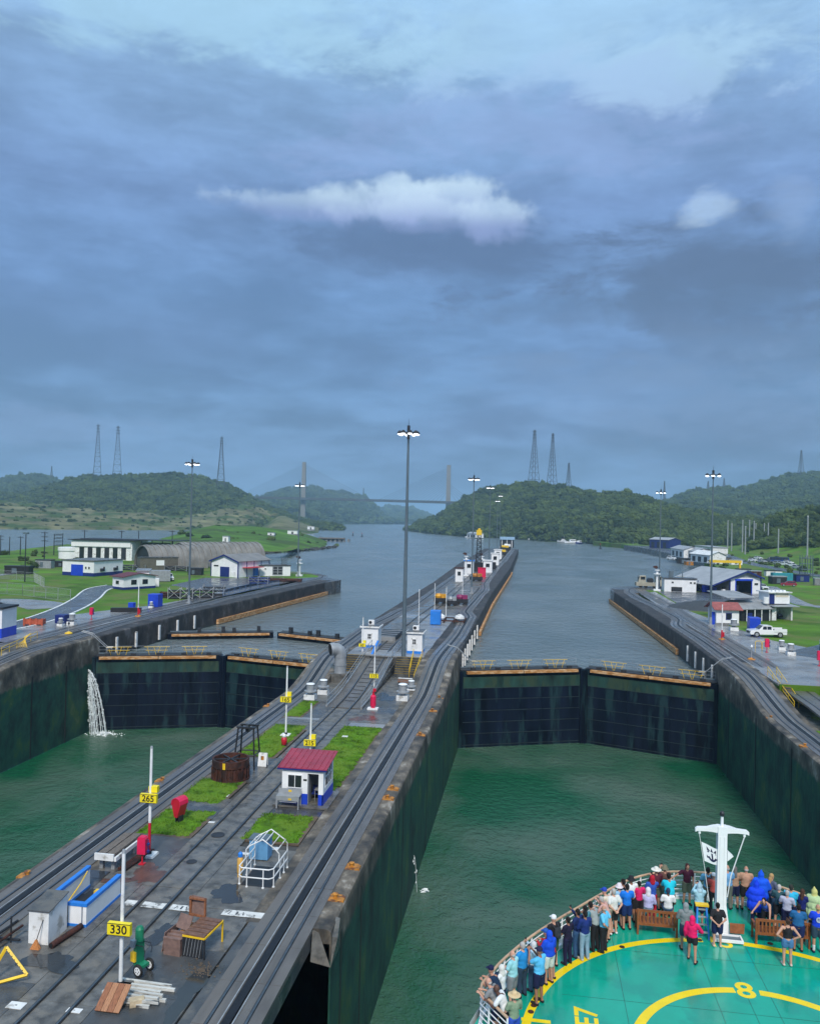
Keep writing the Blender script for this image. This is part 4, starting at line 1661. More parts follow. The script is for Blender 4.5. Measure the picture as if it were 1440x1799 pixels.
for (y0, y1, z0, z1) in ((-HY + .5, HY - .35, 1.15, 1.2), (-HY + .5, HY - .35, 1.85, 1.9), (-HY + .5, -HY + .55, 1.2, 2.2), (.0, .05, 1.2, 2.3), (HY - .4, HY - .35, 1.2, 2.3), (.55, .6, 1.2, 2.3)):
 w2.box(HX - .05, HX + .02, y0, y1, z0, z1)
wo = w2.obj('window', M_WHITE, hut)
w2 = MB()
w2.add([(HX - .02, -HY + .5, 1.15), (HX - .02, HY - .35, 1.15), (HX - .02, HY - .35, 2.38), (HX - .02, -HY + .5, 2.2)], [(0, 1, 2, 3)])
w2.obj('pane', M_GLASS, wo)
rf = MB()
ov, of = .32, .12
rise = (zb_ - zf) / (2 * HY)
ra = lambda y: zf + rise * (y + HY)
rf.slab([(-HX - ov, -HY - of, ra(-HY - of) + .03), (HX + .25, -HY - of, ra(-HY - of) + .03), (HX + .25, HY + ov, ra(HY + ov) + .03), (-HX - ov, HY + ov, ra(HY + ov) + .03)], (0, 0, 1), .07)
roof = rf.obj('roof', M_REDROOF, hut)
for k in range(9):
 x = -HX - ov + .05 + k * (2 * HX + ov + .2) / 8.6
 rb = MB()
 rb.slab([(x, -HY - of, ra(-HY - of) + .10), (x + .05, -HY - of, ra(-HY - of) + .10), (x + .05, HY + ov, ra(HY + ov) + .10), (x, HY + ov, ra(HY + ov) + .10)], (0, 0, 1), .035)
 rb.obj('roof_rib', M_REDROOF, roof)
fa = MB()
fa.box(-HX - ov - .004, HX + .254, -HY - of - .03, -HY - of - .002, ra(-HY - of) - .05, ra(-HY - of) + .06)
fa.obj('fascia', M_BLUE_D, hut)
mb = MB()
mb.box(.05, .30, -HY - .02, -HY, 1.72, 1.84)
mb.obj('name_plate', M_BLACK, hut)
mb = MB()
mb.box(.62, 1.35, -.6, .5, .85, .89)
for x, y in ((.66, -.55), (1.3, -.55), (.66, .45), (1.3, .45)):
 mb.cyl((x, y, .12), (x, y, .85), .02, n=5)
tb = mb.obj('table', M_GREY, hut)
mb = MB()
mb.box(.36, .8, -.4, .1, .50, .56)
mb.box(.36, .8, .06, .12, .56, 1.0)
mb.obj('chair', M_BLUE_D, hut)
mb = MB()
mb.box(.36, .40, -HY + .1, -HY + .85, .14, 2.2)
mb.obj('open_door', M_GREY, hut)

wb = thing('workbench', 'grey steel bench with shallow tray in front of the red-roofed hut', 'workbench', (-15.75, 53.3, ZN))
mb = MB()
mb.box(-.85, .75, -.32, .32, .82, .87)
mb.box(-.85, .75, .26, .32, .87, 1.2)
mb.box(-.85, .75, -.32, -.27, .55, .82)
mb.obj('tray', M_GREY, wb)
for x, y in ((-.8, -.28), (.7, -.28), (-.8, .28), (.7, .28)):
 mb = MB()
 mb.box(x - .045, x + .045, y - .045, y + .045, 0, .82)
 mb.obj('leg', M_GREY, wb)
for x in (-.05, .1):
 mb = MB()
 mb.box(x - .1, x + .12, -.33 if x > 0 else .25, -.325 if x > 0 else .255, .62 if x > 0 else .98, .74 if x > 0 else 1.12)
 mb.obj('orange_label', M_YEL, wb)
mb = MB()
mb.tube([(-.65, -.2, .45), (.55, -.2, .45)], .03)
mb.obj('cross_bar', M_WHITE, wb)


# ---------------------------------------------------------------- white huts on the upper level
def white_hut(label, cx, cy, w, d, h, rail=False):
 t = thing('control_hut', label, 'hut', (cx, cy, ZU), group='small white huts on the island')
 mb = MB()
 mb.box(-w / 2, w / 2, -d / 2, d / 2, .35, h)
 mb.obj('wall', M_WHITE, t)
 mb = MB()
 mb.box(-w / 2 - .012, w / 2 + .012, -d / 2 - .012, d / 2 + .012, 0, .35)
 mb.obj('blue_base', M_LBLUE, t)
 mb = MB()
 mb.box(-w / 2 - .22, w / 2 + .22, -d / 2 - .22, d / 2 + .22, h, h + .2)
 r = mb.obj('roof', M_WHITE_D, t)
 mb = MB()
 mb.box(-w / 2 - .1, w / 2 + .1, -d / 2 - .1, d / 2 + .1, h + .2, h + .26)
 mb.obj('roof_felt', M_CONC_B, r)
 ac = MB()
 ac.box(-.42, .38, -.25, .25, h + .3, h + .92)
 a = ac.obj('air_conditioner', M_WHITE, t)
 ac = MB()
 ac.cyl((-.15, -.255, h + .6), (-.15, -.245, h + .6), .22, n=14)
 ac.obj('fan_grille', M_BLACK, a)
 mb = MB()
 mb.box(-.45, .35, -d / 2 - .03, -d / 2, .37, 2.05)
 dr = mb.obj('door', M_WHITE_D, t)
 window(t, -.32, .22, 1.2, 1.95, -d / 2 - .031, .03, (1, 1), M_WHITE)
 for x in (-w / 2 + .06, w / 2 - .06):
  mb = MB()
  mb.box(x - .06, x + .06, -d / 2 - .025, -d / 2, .37, h)
  mb.obj('corner_trim', M_WHITE, t)
 return t


white_hut('white control hut with rooftop air conditioner, nearer the empty chamber', -21.4, 110.2, 2.3, 2.4, 2.75)
white_hut('white control hut with rooftop air conditioner, nearer the ship\'s chamber', -14.75, 107.2, 2.0, 2.6, 2.65)
pw = thing('blue_parapet', 'low white parapet with blue cap beside the left white hut', 'parapet', (-20.2, 106, ZU))
mb = MB()
mb.add([(0, -2.6, -1.1), (.18, -2.6, -1.1), (.18, 2.2, .2), (0, 2.2, .2), (0, -2.6, -.3), (.18, -2.6, -.3), (.18, 2.2, 1.0), (0, 2.2, 1.0)], [(0, 3, 2, 1), (4, 5, 6, 7), (0, 1, 5, 4), (1, 2, 6, 5), (2, 3, 7, 6), (3, 0, 4, 7)])
mb.obj('wall', M_WHITE, pw)
mb = MB()
mb.slab([(-.05, -2.7, -.32), (.23, -2.7, -.32), (.23, 2.3, 1.02), (-.05, 2.3, 1.02)], (0, 0, 1), .14)
mb.obj('cap', M_LBLUE, pw)


def stairs(label, x0, x1, y0, z0, n, rise, tread, m=None):
 t = thing('steps', label, 'steps', ((x0 + x1) / 2, y0, z0), group='flights of steps')
 w = (x1 - x0) / 2
 for k in range(n):
  mb = MB()
  mb.box(-w, w, k * tread, n * tread, k * rise, (k + 1) * rise - .03)
  mb.obj('step', m or M_CONC_B, t)
  mb = MB()
  mb.box(-w, w, k * tread - .03, k * tread + .06, (k + 1) * rise - .03, (k + 1) * rise)
  mb.obj('nosing', mat('worn_yellow_nosing', (.34, .24, .07), .7, var=.3, vscale=3), t)
 return t


stairs('broad steps with worn yellow edges below the right-hand white hut', -16.6, -13.5, 101.0, ZN, 8, .25, .29)
stairs('broad steps with worn yellow edges below the left-hand white hut', -23.1, -20.9, 101.0, ZN, 8, .25, .29)


def stair_rail(label, p0, p1, m=M_YEL, posts=5, gap=.5, h=1.0, ext=0):
 t = thing('handrail', label, 'handrail', p0, group='pipe handrails')
 d = Vector(p1) - Vector(p0)
 mb = MB()
 for hh in (h, h * .55):
  mb.tube([(0, 0, hh), d + Vector((0, 0, hh))], .035)
 mb.obj('rail', m, t)
 for k in range(posts):
  q = d * (k / (posts - 1))
  mb = MB()
  mb.cyl(q, q + Vector((0, 0, h)), .03, n=6)
  mb.obj('post', m, t)
 return t


stair_rail('yellow handrail nearest the track, up the steps by the right-hand hut', (-13.45, 96.5, ZN), (-13.35, 103.5, ZU))
stair_rail('yellow handrail on the left of the steps below the right-hand hut', (-14.6, 100.5, ZN), (-14.55, 103.6, ZU), posts=3)
stair_rail('grey handrail beside the steps behind the big vent pipe', (-23.2, 96.5, ZN), (-23.2, 103.5, ZU), m=M_GREY)


# ---------------------------------------------------------------- vents, pipe, post
def vent(label, p, s=1.0, mb_base=True):
 t = thing('mushroom_vent', label, 'vent', p, group='white mushroom vent caps')
 mb = MB()
 mb.box(-.62 * s, .62 * s, -.55 * s, .55 * s, 0, .55 * s)
 mb.obj('base', M_WHITE_D, t)
 mb = MB()
 mb.lathe([(.30 * s, .55 * s), (.30 * s, .80 * s), (.72 * s, .84 * s), (.72 * s, .98 * s), (.46 * s, 1.02 * s), (.46 * s, 1.62 * s), (.50 * s, 1.64 * s), (.50 * s, 1.72 * s)], 18)
 mb.obj('cowl', M_GREY, t, smooth='auto')
 mb = MB()
 mb.lathe([(.49 * s, 1.72 * s), (.40 * s, 1.80 * s), (.05, 1.84 * s)], 18)
 mb.obj('lid', M_WHITE, t, smooth='auto')
 return t


vent('white mushroom vent cap, nearer of the pair beside the narrow grass strip', G(545, 1228, ZN), .95)
vent('white mushroom vent cap, farther of the pair beside the narrow grass strip', G(568, 1219, ZN), .9)
vent('white mushroom vent cap in front of the yellow-railed steps', G(707, 1230, ZN), 1.0)
vent('low white vent behind the cap below the yellow rails', G(722, 1216, ZN), .75)
bp = thing('vent_pipe', 'fat grey gooseneck vent pipe on a concrete block', 'vent pipe', G(597, 1196, ZN))
mb = MB()
mb.box(-1.1, 1.1, -1.0, 1.0, 0, 1.0)
mb.obj('block', M_CONC, bp)
mb = MB()
mb.cyl((0, 0, 1.0), (0, 0, 3.0), .72, .72, 18)
mb.lathe([(.73, 1.9), (.77, 1.9), (.77, 2.0), (.73, 2.0)], 18)
mb.obj('riser', M_GREY, bp, smooth='auto')
mb = MB()
arc = [(0, 0, 2.9), (-.02, -.02, 3.3), (-.14, -.1, 3.62), (-.38, -.26, 3.82), (-.75, -.5, 3.88), (-1.1, -.72, 3.84)]
mb.tube(arc, .76, 18)
mb.obj('elbow', M_GREY, bp, smooth='auto')
mb = MB()
d = (Vector(arc[-1]) - Vector(arc[-2])).normalized()
mb.cyl(Vector(arc[-1]) + d * .004, Vector(arc[-1]) + d * .01, .70, .70, 18)
mb.obj('mouth', M_BLACK, bp)  # black disc paints the dark inside of the pipe
rp_ = thing('hydrant_post', 'crimson hydrant post on a white slab beside the ramp', 'hydrant', G(655, 1246, ZN))
mb = MB()
mb.box(-.55, .55, -.35, .35, 0, .16)
mb.obj('slab', M_WHITE, rp_)
mb = MB()
mb.lathe([(.22, .16), (.22, .3), (.30, .34), (.30, 1.35), (.2, 1.45), (.16, 1.5)], 12)
mb.obj('barrel', M_PINKRED, rp_, smooth='auto')
mb = MB()
mb.tube([(0, 0, 1.45), (.02, 0, 1.7), (.12, 0, 1.95), (.18, -.1, 2.05)], .13, 8)
mb.box(.0, .3, -.2, .1, 1.85, 2.15)
mb.obj('head', M_RED, rp_)
bn = thing('slat_bench', 'small bench with brown and white slats below the right-hand hut', 'bench', G(711, 1206, ZN))
for k in range(3):
 mb = MB()
 mb.box(-.85, .85, -.35 + k * .26, -.13 + k * .26, .55 + .16 * k, .61 + .16 * k)
 mb.obj('slat', M_WHITE_D if k == 2 else M_WOOD, bn)
for x in (-.7, .7):
 mb = MB()
 mb.box(x - .05, x + .05, -.3, .35, 0, .54)
 mb.obj('leg', M_DARK, bn)

# ---------------------------------------------------------------- rusty drum and trestle
dr = thing('iron_drum', 'large rusty ribbed iron drum with open spoked top on the grass', 'drum', G(405, 1366, ZN))
mb = MB()
mb.lathe([(1.30, .1), (1.30, .95), (1.38, .97), (1.38, 1.5), (1.24, 1.5), (1.24, .9), (.0, .88)], 28, cap=False)
mb.obj('shell', M_RUST, dr, smooth='auto')
for k in range(22):
 a = 2 * math.pi * k / 22
 mb = MB()
 mb.box(1.28, 1.42, -.04, .04, .1, .95)
 mb.obj('rib', M_RUST, dr, rz=a)
mb = MB()
mb.lathe([(1.45, 0), (1.45, .1), (1.28, .1), (1.28, 0)], 28, cap=False)
mb.obj('flange', M_RUST, dr)
for k in range(3):
 mb = MB()
 mb.box(-1.24, 1.24, -.05, .05, 1.36, 1.44)
 mb.obj('spoke', M_DARK, dr, rz=k * math.pi / 3 + .3)
mb = MB()
mb.box(-.1, .1, -1.40, -1.37, 1.0, 1.45)
mb.obj('yellow_patch', M_YEL, dr)
tr = thing('steel_trestle', 'tall black steel trestle frame behind the rusty drum', 'trestle', G(434, 1346, ZN))
for sx in (-1, 1):
 for sy in (-1, 1):
  mb = MB()
  mb.cyl((sx * .85, sy * .75, 0), (sx * .62, sy * .45, 3.1), .065, n=6)
  mb.obj('leg', M_BLACK, tr)
for z, k in ((1.05, .80), (3.1, .62)):
 mb = MB()
 for sy in (-1, 1):
  mb.tube([(-k, sy * (k - .12), z), (k, sy * (k - .12), z)], .05)
  mb.tube([(sy * k, -(k - .12), z), (sy * k, k - .12, z)], .05)
 mb.obj('cross_frame', M_BLACK, tr)
mb = MB()
mb.box(-.75, .75, -.55, -.35, 3.12, 3.2)
mb.box(-.75, .75, .35, .55, 3.12, 3.2)
mb.cyl((-.1, 0, 3.0), (.1, 0, 3.0), .3, n=12)
mb.obj('head_beams', M_BLACK, tr)

# ---------------------------------------------------------------- call box, red bin, cone
cb = thing('call_box', 'tall crimson call box on a post beside the red and white pole', 'call box', G(250, 1518, ZN))
mb = MB()
mb.box(-.16, .16, -.16, .16, 0, .05)
mb.cyl((0, 0, .05), (0, 0, .62), .05, n=8)
mb.obj('post', M_RED, cb)
mb = MB()
prof = [(-.24, .6), (.24, .6), (.24, 1.45), (.17, 1.56), (-.17, 1.56), (-.24, 1.45)]
mb.add([(x, -.18, z) for x, z in prof] + [(x, .18, z) for x, z in prof], [tuple(range(6)), tuple(range(11, 5, -1))] + [(i, (i + 1) % 6, 6 + (i + 1) % 6, 6 + i) for i in range(6)])
mb.obj('cabinet', M_PINKRED, cb)
mb = MB()
for z in (.75, 1.15):
 mb.lathe([(.05, -.08), (.09, -.05), (.09, .05), (.05, .08)], 8, (.34, 0, z))
mb.tube([(.34, 0, .6), (.34, 0, 1.4)], .03)
mb.obj('blue_valve', M_BLUE_D, cb)
rb_ = thing('round_top_bin', 'round-topped red bin on two stub legs on the small grass square', 'bin', G(315, 1444, ZN), -.3)
mb = MB()
ring = []
prof = [(-.26, .85), (-.36, 1.18), (-.33, 1.42), (-.18, 1.56), (0, 1.6), (.18, 1.56), (.33, 1.42), (.36, 1.18), (.26, .85), (.12, .38), (-.12, .38)]
mb.loft([[(x, -.34, z) for x, z in prof], [(x, .36, z) for x, z in prof]])
mb.obj('body', M_RED, rb_)
mb = MB()
top = prof[1:8]
mb.loft([[(x * 1.04, -.37, z + .02) for x, z in top] + [(x * .96, -.37, z - .03) for x, z in reversed(top)], [(x * 1.04, .4, z + .02) for x, z in top] + [(x * .96, .4, z - .03) for x, z in reversed(top)]])
mb.obj('lid', M_PINKRED, rb_)
for s in (-1, 1):
 mb = MB()
 mb.box(s * .12 - .04, s * .12 + .04, -.2, .2, 0, .46)
 mb.obj('leg', M_DARK, rb_)
bz = thing('red_float', 'small red and white float standing on the paving beside pole 165', 'float', G(499, 1310, ZN))
mb = MB()
mb.lathe([(.05, 0), (.22, .12), (.26, .5), (.2, .75)], 12)
mb.obj('body', M_RED, bz, smooth=True)
mb = MB()
mb.lathe([(.2, .75), (.12, .98), (.03, 1.05)], 12)
mb.obj('white_top', M_WHITE, bz, smooth=True)
wc = thing('folding_sign', 'small weathered white and brown folding sign behind the trestle', 'sign', G(462, 1345, ZN))
for s in (-1, 1):
 mb = MB()
 mb.slab([(-.35, s * .25, 0), (.35, s * .25, 0), (.35, s * .03, 1.0), (-.35, s * .03, 1.0)], (0, s, .2), .03)
 mb.obj('board', M_WHITE_D, wc)
mb = MB()
mb.box(-.12, .12, -.2, -.17, .5, .8)
mb.obj('brown_mark', M_ORANGE, wc)


# ---------------------------------------------------------------- mooring niches on the copings
def niche(label, p, side):
 t = thing('mooring_niche', label, 'mooring hook', p, group='rusty orange mooring niches along the lock edges')
 s = side
 mb = MB()
 mb.slab([(-.55, -.5, .02), (.25, -.5, .02), (.45, -.3, .02), (.45, .3, .02), (.25, .5, .02), (-.55, .5, .02)], (0, 0, 1), .05)
 mb.obj('plate', M_ORANGE, t)
 mb = MB()
 mb.slab([(.25, -.5, .02), (.45, -.3, .02), (.52, -.3, -.55), (.36, -.5, -.55)], (.02, -.02, 0), 1)
 mb.box(.36, .50, -.34, .34, -.62, .05)
 mb.obj('lip', M_ORANGE, t)
 mb = MB()
 mb.lathe([(.14, .07), (.14, .25), (.2, .28), (.2, .34), (.05, .36)], 10, (-.1, 0, 0))
 mb.obj('hook_post', M_ORANGE, t)
 t.scale = (.8, .8, .8)
 if s < 0:
  t.rotation_euler.z = math.pi
 return t


for i, (px, py) in enumerate(((581, 1577), (676, 1402), (682, 1385), (740, 1291), (757, 1249), (770, 1226), (609, 1522))):
 p = G(px, py, ZN)
 niche(['mooring niche at the corner of the dark gate recess', 'mooring niche beside the guard hut, nearer of two close together', 'mooring niche beside the guard hut, farther of two close together',
  'mooring niche below the biggest grass bed', 'mooring niche level with the hydrant post', 'mooring niche at the foot of the track rise on the island', 'flat mooring plate between the recess corner and the guard hut'][i], Vector((-9.5, p.y, ZN - .03)), 1)
for i, (px, py) in enumerate(((20, 1535), (297, 1372), (468, 1240))):
 p = G(px, py, ZN)
 niche(['mooring niche on the empty chamber\'s edge, nearest the stairwell kiosk', 'mooring niche on the empty chamber\'s edge behind the red and white pole', 'mooring niche on the empty chamber\'s edge beyond the black trestle'][i], Vector((-26.6, p.y, ZN - .03)), -1)
for i, y in enumerate((66, 78, 88.5)):
 niche(['mooring niche on the right bank, close to the grass', 'mooring niche on the right bank, middle of three', 'mooring niche on the right bank where the track starts to rise'][i], Vector((24.95, y, ZN - .03 + (.05 if y > 86 else 0))), -1)

# ---------------------------------------------------------------- stairwell kiosk and parapet at the near left
ks = thing('stair_kiosk', 'white concrete stair kiosk with dark sloping lid, beside the blue-capped parapet', 'kiosk', (-21.75, 35.1, ZN))
mb = MB()
mb.add([(-.5, -.9, 0), (.48, -.9, 0), (.48, .6, 0), (-.5, .6, 0), (-.5, -.9, 1.5), (.48, -.9, 1.5), (.48, .6, 1.72), (-.5, .6, 1.72)],
 [(0, 3, 2, 1), (4, 5, 6, 7), (0, 1, 5, 4), (1, 2, 6, 5), (2, 3, 7, 6), (3, 0, 4, 7)])
mb.obj('body', M_WHITE_D, ks)
mb = MB()
mb.slab([(-.56, -.96, 1.49), (.53, -.96, 1.49), (.53, .64, 1.725), (-.56, .64, 1.725)], (0, 0, 1), .05)
mb.obj('lid', M_CONC_B, ks)
pp = thing('stair_parapet', 'white U-shaped parapet with bright blue cap and base round a stairwell', 'parapet', (-21.5, 37.5, ZN))


def pwall(x0, x1, y0, y1, z0=1.1, z1=1.1):
 mb = MB()
 mb.box(x0, x1, y0, y1, .13, .97)
 mb.obj('wall', M_WHITE, pp)
 mb = MB()
 mb.box(x0 - .02, x1 + .02, y0 - .02, y1 + .02, 0, .13)
 mb.obj('blue_base', M_LBLUE, pp)
 mb = MB()
 mb.box(x0 - .03, x1 + .03, y0 - .03, y1 + .03, .97, 1.12)
 mb.obj('blue_cap', M_LBLUE, pp)


pwall(.85, 1.03, -1.5, 1.75)
pwall(.10, .78, -1.5, -1.33)
pwall(-1.2, -1.03, -.9, 2.4)
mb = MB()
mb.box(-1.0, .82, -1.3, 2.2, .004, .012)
mb.obj('stairwell_shade', M_BLACK, pp)  # flat black sheet on the paving paints the dark of the stairwell
mb = MB()
mb.tube([(-.9, .2, .3), (-.75, 1.0, .8), (-.9, 1.9, 1.05)], .03)
mb.box(-.3, .1, 1.5, 1.8, .05, .25)
mb.obj('yellow_gear', M_YEL, pp)
br_ = thing('broom', 'broom with orange bristles leaning on the white stair kiosk', 'broom', (-21.65, 33.85, ZN))
mb = MB()
mb.cyl((0, 0, .3), (.12, .33, 1.15), .018, n=6)
mb.obj('handle', M_BLACK, br_)
mb = MB()
mb.add([(-.22, -.12, 0), (.22, -.12, 0), (.22, .06, 0), (-.22, .06, 0), (-.04, -.02, .38), (.04, -.02, .38), (.04, .05, .38), (-.04, .05, .38)],
 [(0, 3, 2, 1), (4, 5, 6, 7), (0, 1, 5, 4), (1, 2, 6, 5), (2, 3, 7, 6), (3, 0, 4, 7)])
mb.obj('bristles', mat('orange_bristle', (.52, .20, .06), .8, var=.3, vscale=20, bump=.6, bscale=60), br_)
rpipe = thing('rusty_pipe', 'length of rusty pipe lying beside the white stair kiosk', 'pipe', (-20.75, 34.9, ZN))
mb = MB()
mb.cyl((-.22, -.95, .14), (.12, .95, .14), .135, n=14)
mb.obj('barrel', M_RUST, rpipe, smooth='auto')
mb = MB()
mb.cyl((-.224, -.97, .14), (-.222, -.955, .14), .10, n=14)
mb.obj('bore', M_BLACK, rpipe)
# rack of old pipes at the left border
rk = thing('pipe_rack', 'low rack of rusty pipes at the left border beside the kiosk', 'pipe rack', (-22.7, 33.4, ZN))
for k in range(3):
 mb = MB()
 mb.cyl((-1.2 + k * .25, -1.6, .3 + .2 * (k % 2)), (-.75 + k * .25, 1.4, .45 + .2 * (k % 2)), .06, n=8)
 mb.obj('pipe', M_RUST if k != 1 else M_DARK, rk)
for y in (-.9, .7):
 mb = MB()
 mb.cyl((-.35, y, 0), (-.35, y, 1.2), .04, n=6)
 mb.box(-1.3, .1, y - .05, y + .05, .12, .2)
 mb.obj('stand', M_DARK, rk)
af = thing('triangle_frame', 'yellow perforated triangular steel frame at the left border', 'frame', (-21.05, 31.3, ZN))
mb = MB()
A_, B_, C_ = Vector((-.9, -.6, .02)), Vector((.62, .1, .3)), Vector((-.5, .3, 1.25))
for a, b in ((A_, B_), (B_, C_), (C_, A_)):
 mb.cyl(a, b, .075, n=4)
mb.obj('frame', M_YEL, af)
mb = MB()
for k in range(8):
 q = B_.lerp(C_, (k + .5) / 8)
 mb.cyl(q + Vector((0, -.075, 0)), q + Vector((0, -.062, 0)), .022, n=6)
mb.obj('bolt_hole', M_BLACK, af)

# ---------------------------------------------------------------- around marker 330
ct = thing('hand_cart', 'green two-wheeled hand cart with black tyres behind marker 330', 'hand cart', (-16.25, 32.95, ZN), -.35)
for y in (-.30, .34):
 mb = MB()
 mb.tube([(.28 + .21 * math.cos(a), y, .27 + .21 * math.sin(a)) for a in [2 * math.pi * k / 16 for k in range(16)]], .065, 8, closed=True)
 w = mb.obj('tyre', M_RUBBER, ct, smooth=True)
 mb = MB()
 mb.cyl((.28, y - .05, .27), (.28, y + .05, .27), .17, n=14)
 mb.obj('rim', M_WHITE, w)
 mb = MB()
 for k in range(5):
  a = k * 1.2566
  mb.cyl((.28 + .09 * math.cos(a), y - .056, .27 + .09 * math.sin(a)), (.28 + .09 * math.cos(a), y - .051, .27 + .09 * math.sin(a)), .028, n=6)
 mb.obj('rim_hole', M_BLACK, w)
mb = MB()
mb.cyl((.28, -.30, .27), (.28, .34, .27), .03, n=6)
mb.box(-.05, .35, -.22, .26, .30, .42)
mb.box(-.12, .06, -.2, .24, .40, 1.35)
mb.lathe([(.18, 0), (.18, .5), (.12, .6), (.03, .62)], 12, (-.02, .02, 1.35))
mb.obj('frame', mat('green_paint', (.012, .20, .10), .45, var=.15), ct)
mb = MB()
mb.tube([(.0, -.2, 1.25), (.45, -.2, 1.30), (.55, -.2, 1.1), (.5, -.2, .9)], .02)
mb.tube([(.0, .2, 1.25), (.45, .2, 1.30), (.55, .2, 1.1), (.5, .2, .9)], .02)
mb.obj('handle', M_DARK, ct)
mb = MB()
mb.box(-.2, .05, -.3, -.1, .55, .95)
mb.obj('orange_tank', M_YEL, ct)
mb = MB()
mb.box(-.22, .0, -.32, -.05, 1.15, 1.45)
mb.obj('gauge_box', M_GREY, ct)

bd = thing('plank_hatch', 'red-brown plank hatch cover propped against the foot of marker 330', 'hatch cover', (-16.1, 30.45, ZN))
for k in range(4):
 mb = MB()
 x = -.52 + k * .26
 mb.slab([(x + .008, -.42, .04), (x + .252, -.42, .04), (x + .252 + .1, .38, .72), (x + .008 + .1, .38, .72)], (0, -.55, .8), .05)
 mb.obj('plank', [M_WOOD, mat('pale_brown_plank', (.36, .17, .085), .6, var=.3, vscale=7, bump=.3, stretch=(6, 1, 1))][k % 2], bd)
mb = MB()
mb.slab([(-.5, -.36, .0), (.5, -.36, .0), (.5, -.26, .08), (-.5, -.26, .08)], (0, -.55, .8), .04)
mb.obj('batten', M_DARK, bd)
bk = thing('timber_block', 'short pale block of timber beside the plank hatch', 'timber', (-15.2, 30.75, ZN), .5)
mb = MB()
mb.box(-.28, .28, -.16, .16, 0, .26)
mb.obj('block', mat('pale_timber', (.52, .42, .28), .7, var=.2, vscale=5, bump=.2), bk)
pi_ = thing('timber_pile', 'pile of flaking black and white painted timbers behind the plank hatch', 'timber pile', (-15.5, 31.4, ZN), -.03)
rnd = random.Random(4)
M_FLAKE = mat('flaking_white_paint', (.56, .56, .53), .7, var=.2, vscale=3, bump=.4, col2=(.06, .052, .045), c2scale=4.5, c2amt=.22, stretch=(.2, 1, 1))
for k in range(10):
 mb = MB()
 L_ = rnd.uniform(1.9, 2.5)
 x = rnd.uniform(-.15, .2)
 y = -.8 + (k % 7) * .25 + .1 * (k // 7)
 mb.box(x - L_ / 2, x + L_ / 2, y, y + .12, .01 + .13 * (k // 7), .12 + .13 * (k // 7), rz=rnd.uniform(-.03, .03))
 mb.obj('timber', M_FLAKE, pi_)
# ---------------------------------------------------------------- table saw / crates
tl = thing('tool_table', 'brown slatted work table with yellow frame, crates and an upturned lid', 'work table', (-14.75, 35.2, ZN), -.12)
for k in range(5):
 mb = MB()
 mb.box(-.1, .95, -.75 + k * .34, -.75 + k * .34 + .27, .98, 1.04)
 mb.obj('slat', mat('brown_slat', (.16, .085, .060), .6, var=.25, vscale=5, bump=.3), tl)
mb = MB()
for z in (.9,):
 for y in (-.78, .92):
  mb.box(-.12, .98, y, y + .06, z, z + .07)
 for x in (-.14, .94):
  mb.box(x, x + .06, -.72, .92, z, z + .07)
mb.obj('frame', M_YEL, tl)
for x in (-.12, .92):
 for y in (-.76, .9):
  mb = MB()
  mb.box(x, x + .07, y, y + .07, 0, .9)
  mb.obj('leg', M_YEL if y > 0 else M_DARK, tl)
mb = MB()
mb.box(-.05, .85, -.74, -.70, .05, .88)
mb.obj('mesh_panel', M_DARK, tl)
for k in range(6):
 mb = MB()
 mb.add([(-.05 + k * .15, -.745, .06), (-.03 + k * .15, -.745, .06), (-.03 + k * .15 + .12, -.745, .86), (-.05 + k * .15 + .12, -.745, .86)], [(0, 1, 2, 3)])
 mb.obj('mesh_wire', M_GREY, tl)
M_CRATE = mat('mauve_brown_board', (.20, .125, .105), .65, var=.2, vscale=5, bump=.25)
mb = MB()
mb.box(-1.0, -.18, -.85, -.15, 0, .72)
cr = mb.obj('crate', M_CRATE, tl)
for k in range(3):
 mb = MB()
 mb.box(-1.02, -.16, -.87 + k * .3, -.75 + k * .3, .72, .78)
 mb.obj('crate_slat', M_CRATE, cr)
mb = MB()
mb.slab([(-.95, .1, .8), (-.2, -.1, .8), (-.1, .15, 1.35), (-.85, .35, 1.35)], (0, -1, .2), .05)
mb.obj('side_board', M_CRATE, tl)
mb = MB()
mb.slab([(-.75, 1.0, 1.0), (.05, .9, 1.0), (.08, 1.0, 1.85), (-.72, 1.1, 1.85)], (0, -1, .1), .05)
lid = mb.obj('upturned_lid', M_CRATE, tl)
mb = MB()
for a, b, c, d in ((-.75, .08, 1.0, 1.08), (-.75, .08, 1.77, 1.85)):
 mb.box(a, b, .82, .93, c, d)
mb.box(-.78, -.68, .9, 1.0, 1.0, 1.85)
mb.box(.02, .10, .85, .95, 1.0, 1.85)
mb.obj('lid_rim', M_WOOD, lid)
mb = MB()
mb.box(-.7, 0, .0, .85, .62, .70)
mb.obj('lower_tray', M_ORANGE, tl)
mb = MB()
mb.slab([(-1.2, -.7, 0), (-1.12, .4, 0), (-.98, .4, .9), (-1.06, -.7, .9)], (1, 0, 0), .04)
mb.obj('leaning_board', M_CRATE, tl)
sd_ = thing('spilled_sawdust', 'patch of orange-brown grit on the paving beside the tool table', 'grit', (-13.7, 33.6, ZN))
mb = MB()
for k in range(160):
 a, r = rnd.uniform(0, 6.28), abs(rnd.gauss(0, .38))
 x, y = math.cos(a) * r * 1.3, math.sin(a) * r
 q = rnd.uniform(.02, .07)
 mb.add([(x - q, y, .014), (x + q, y - q, .014), (x + q * .4, y + q, .014), (x, y, .014 + q * .5)], [(0, 1, 2), (0, 1, 3), (1, 2, 3), (2, 0, 3)])
mb.obj('grit', M_DIRT, sd_)['kind'] = 'stuff'

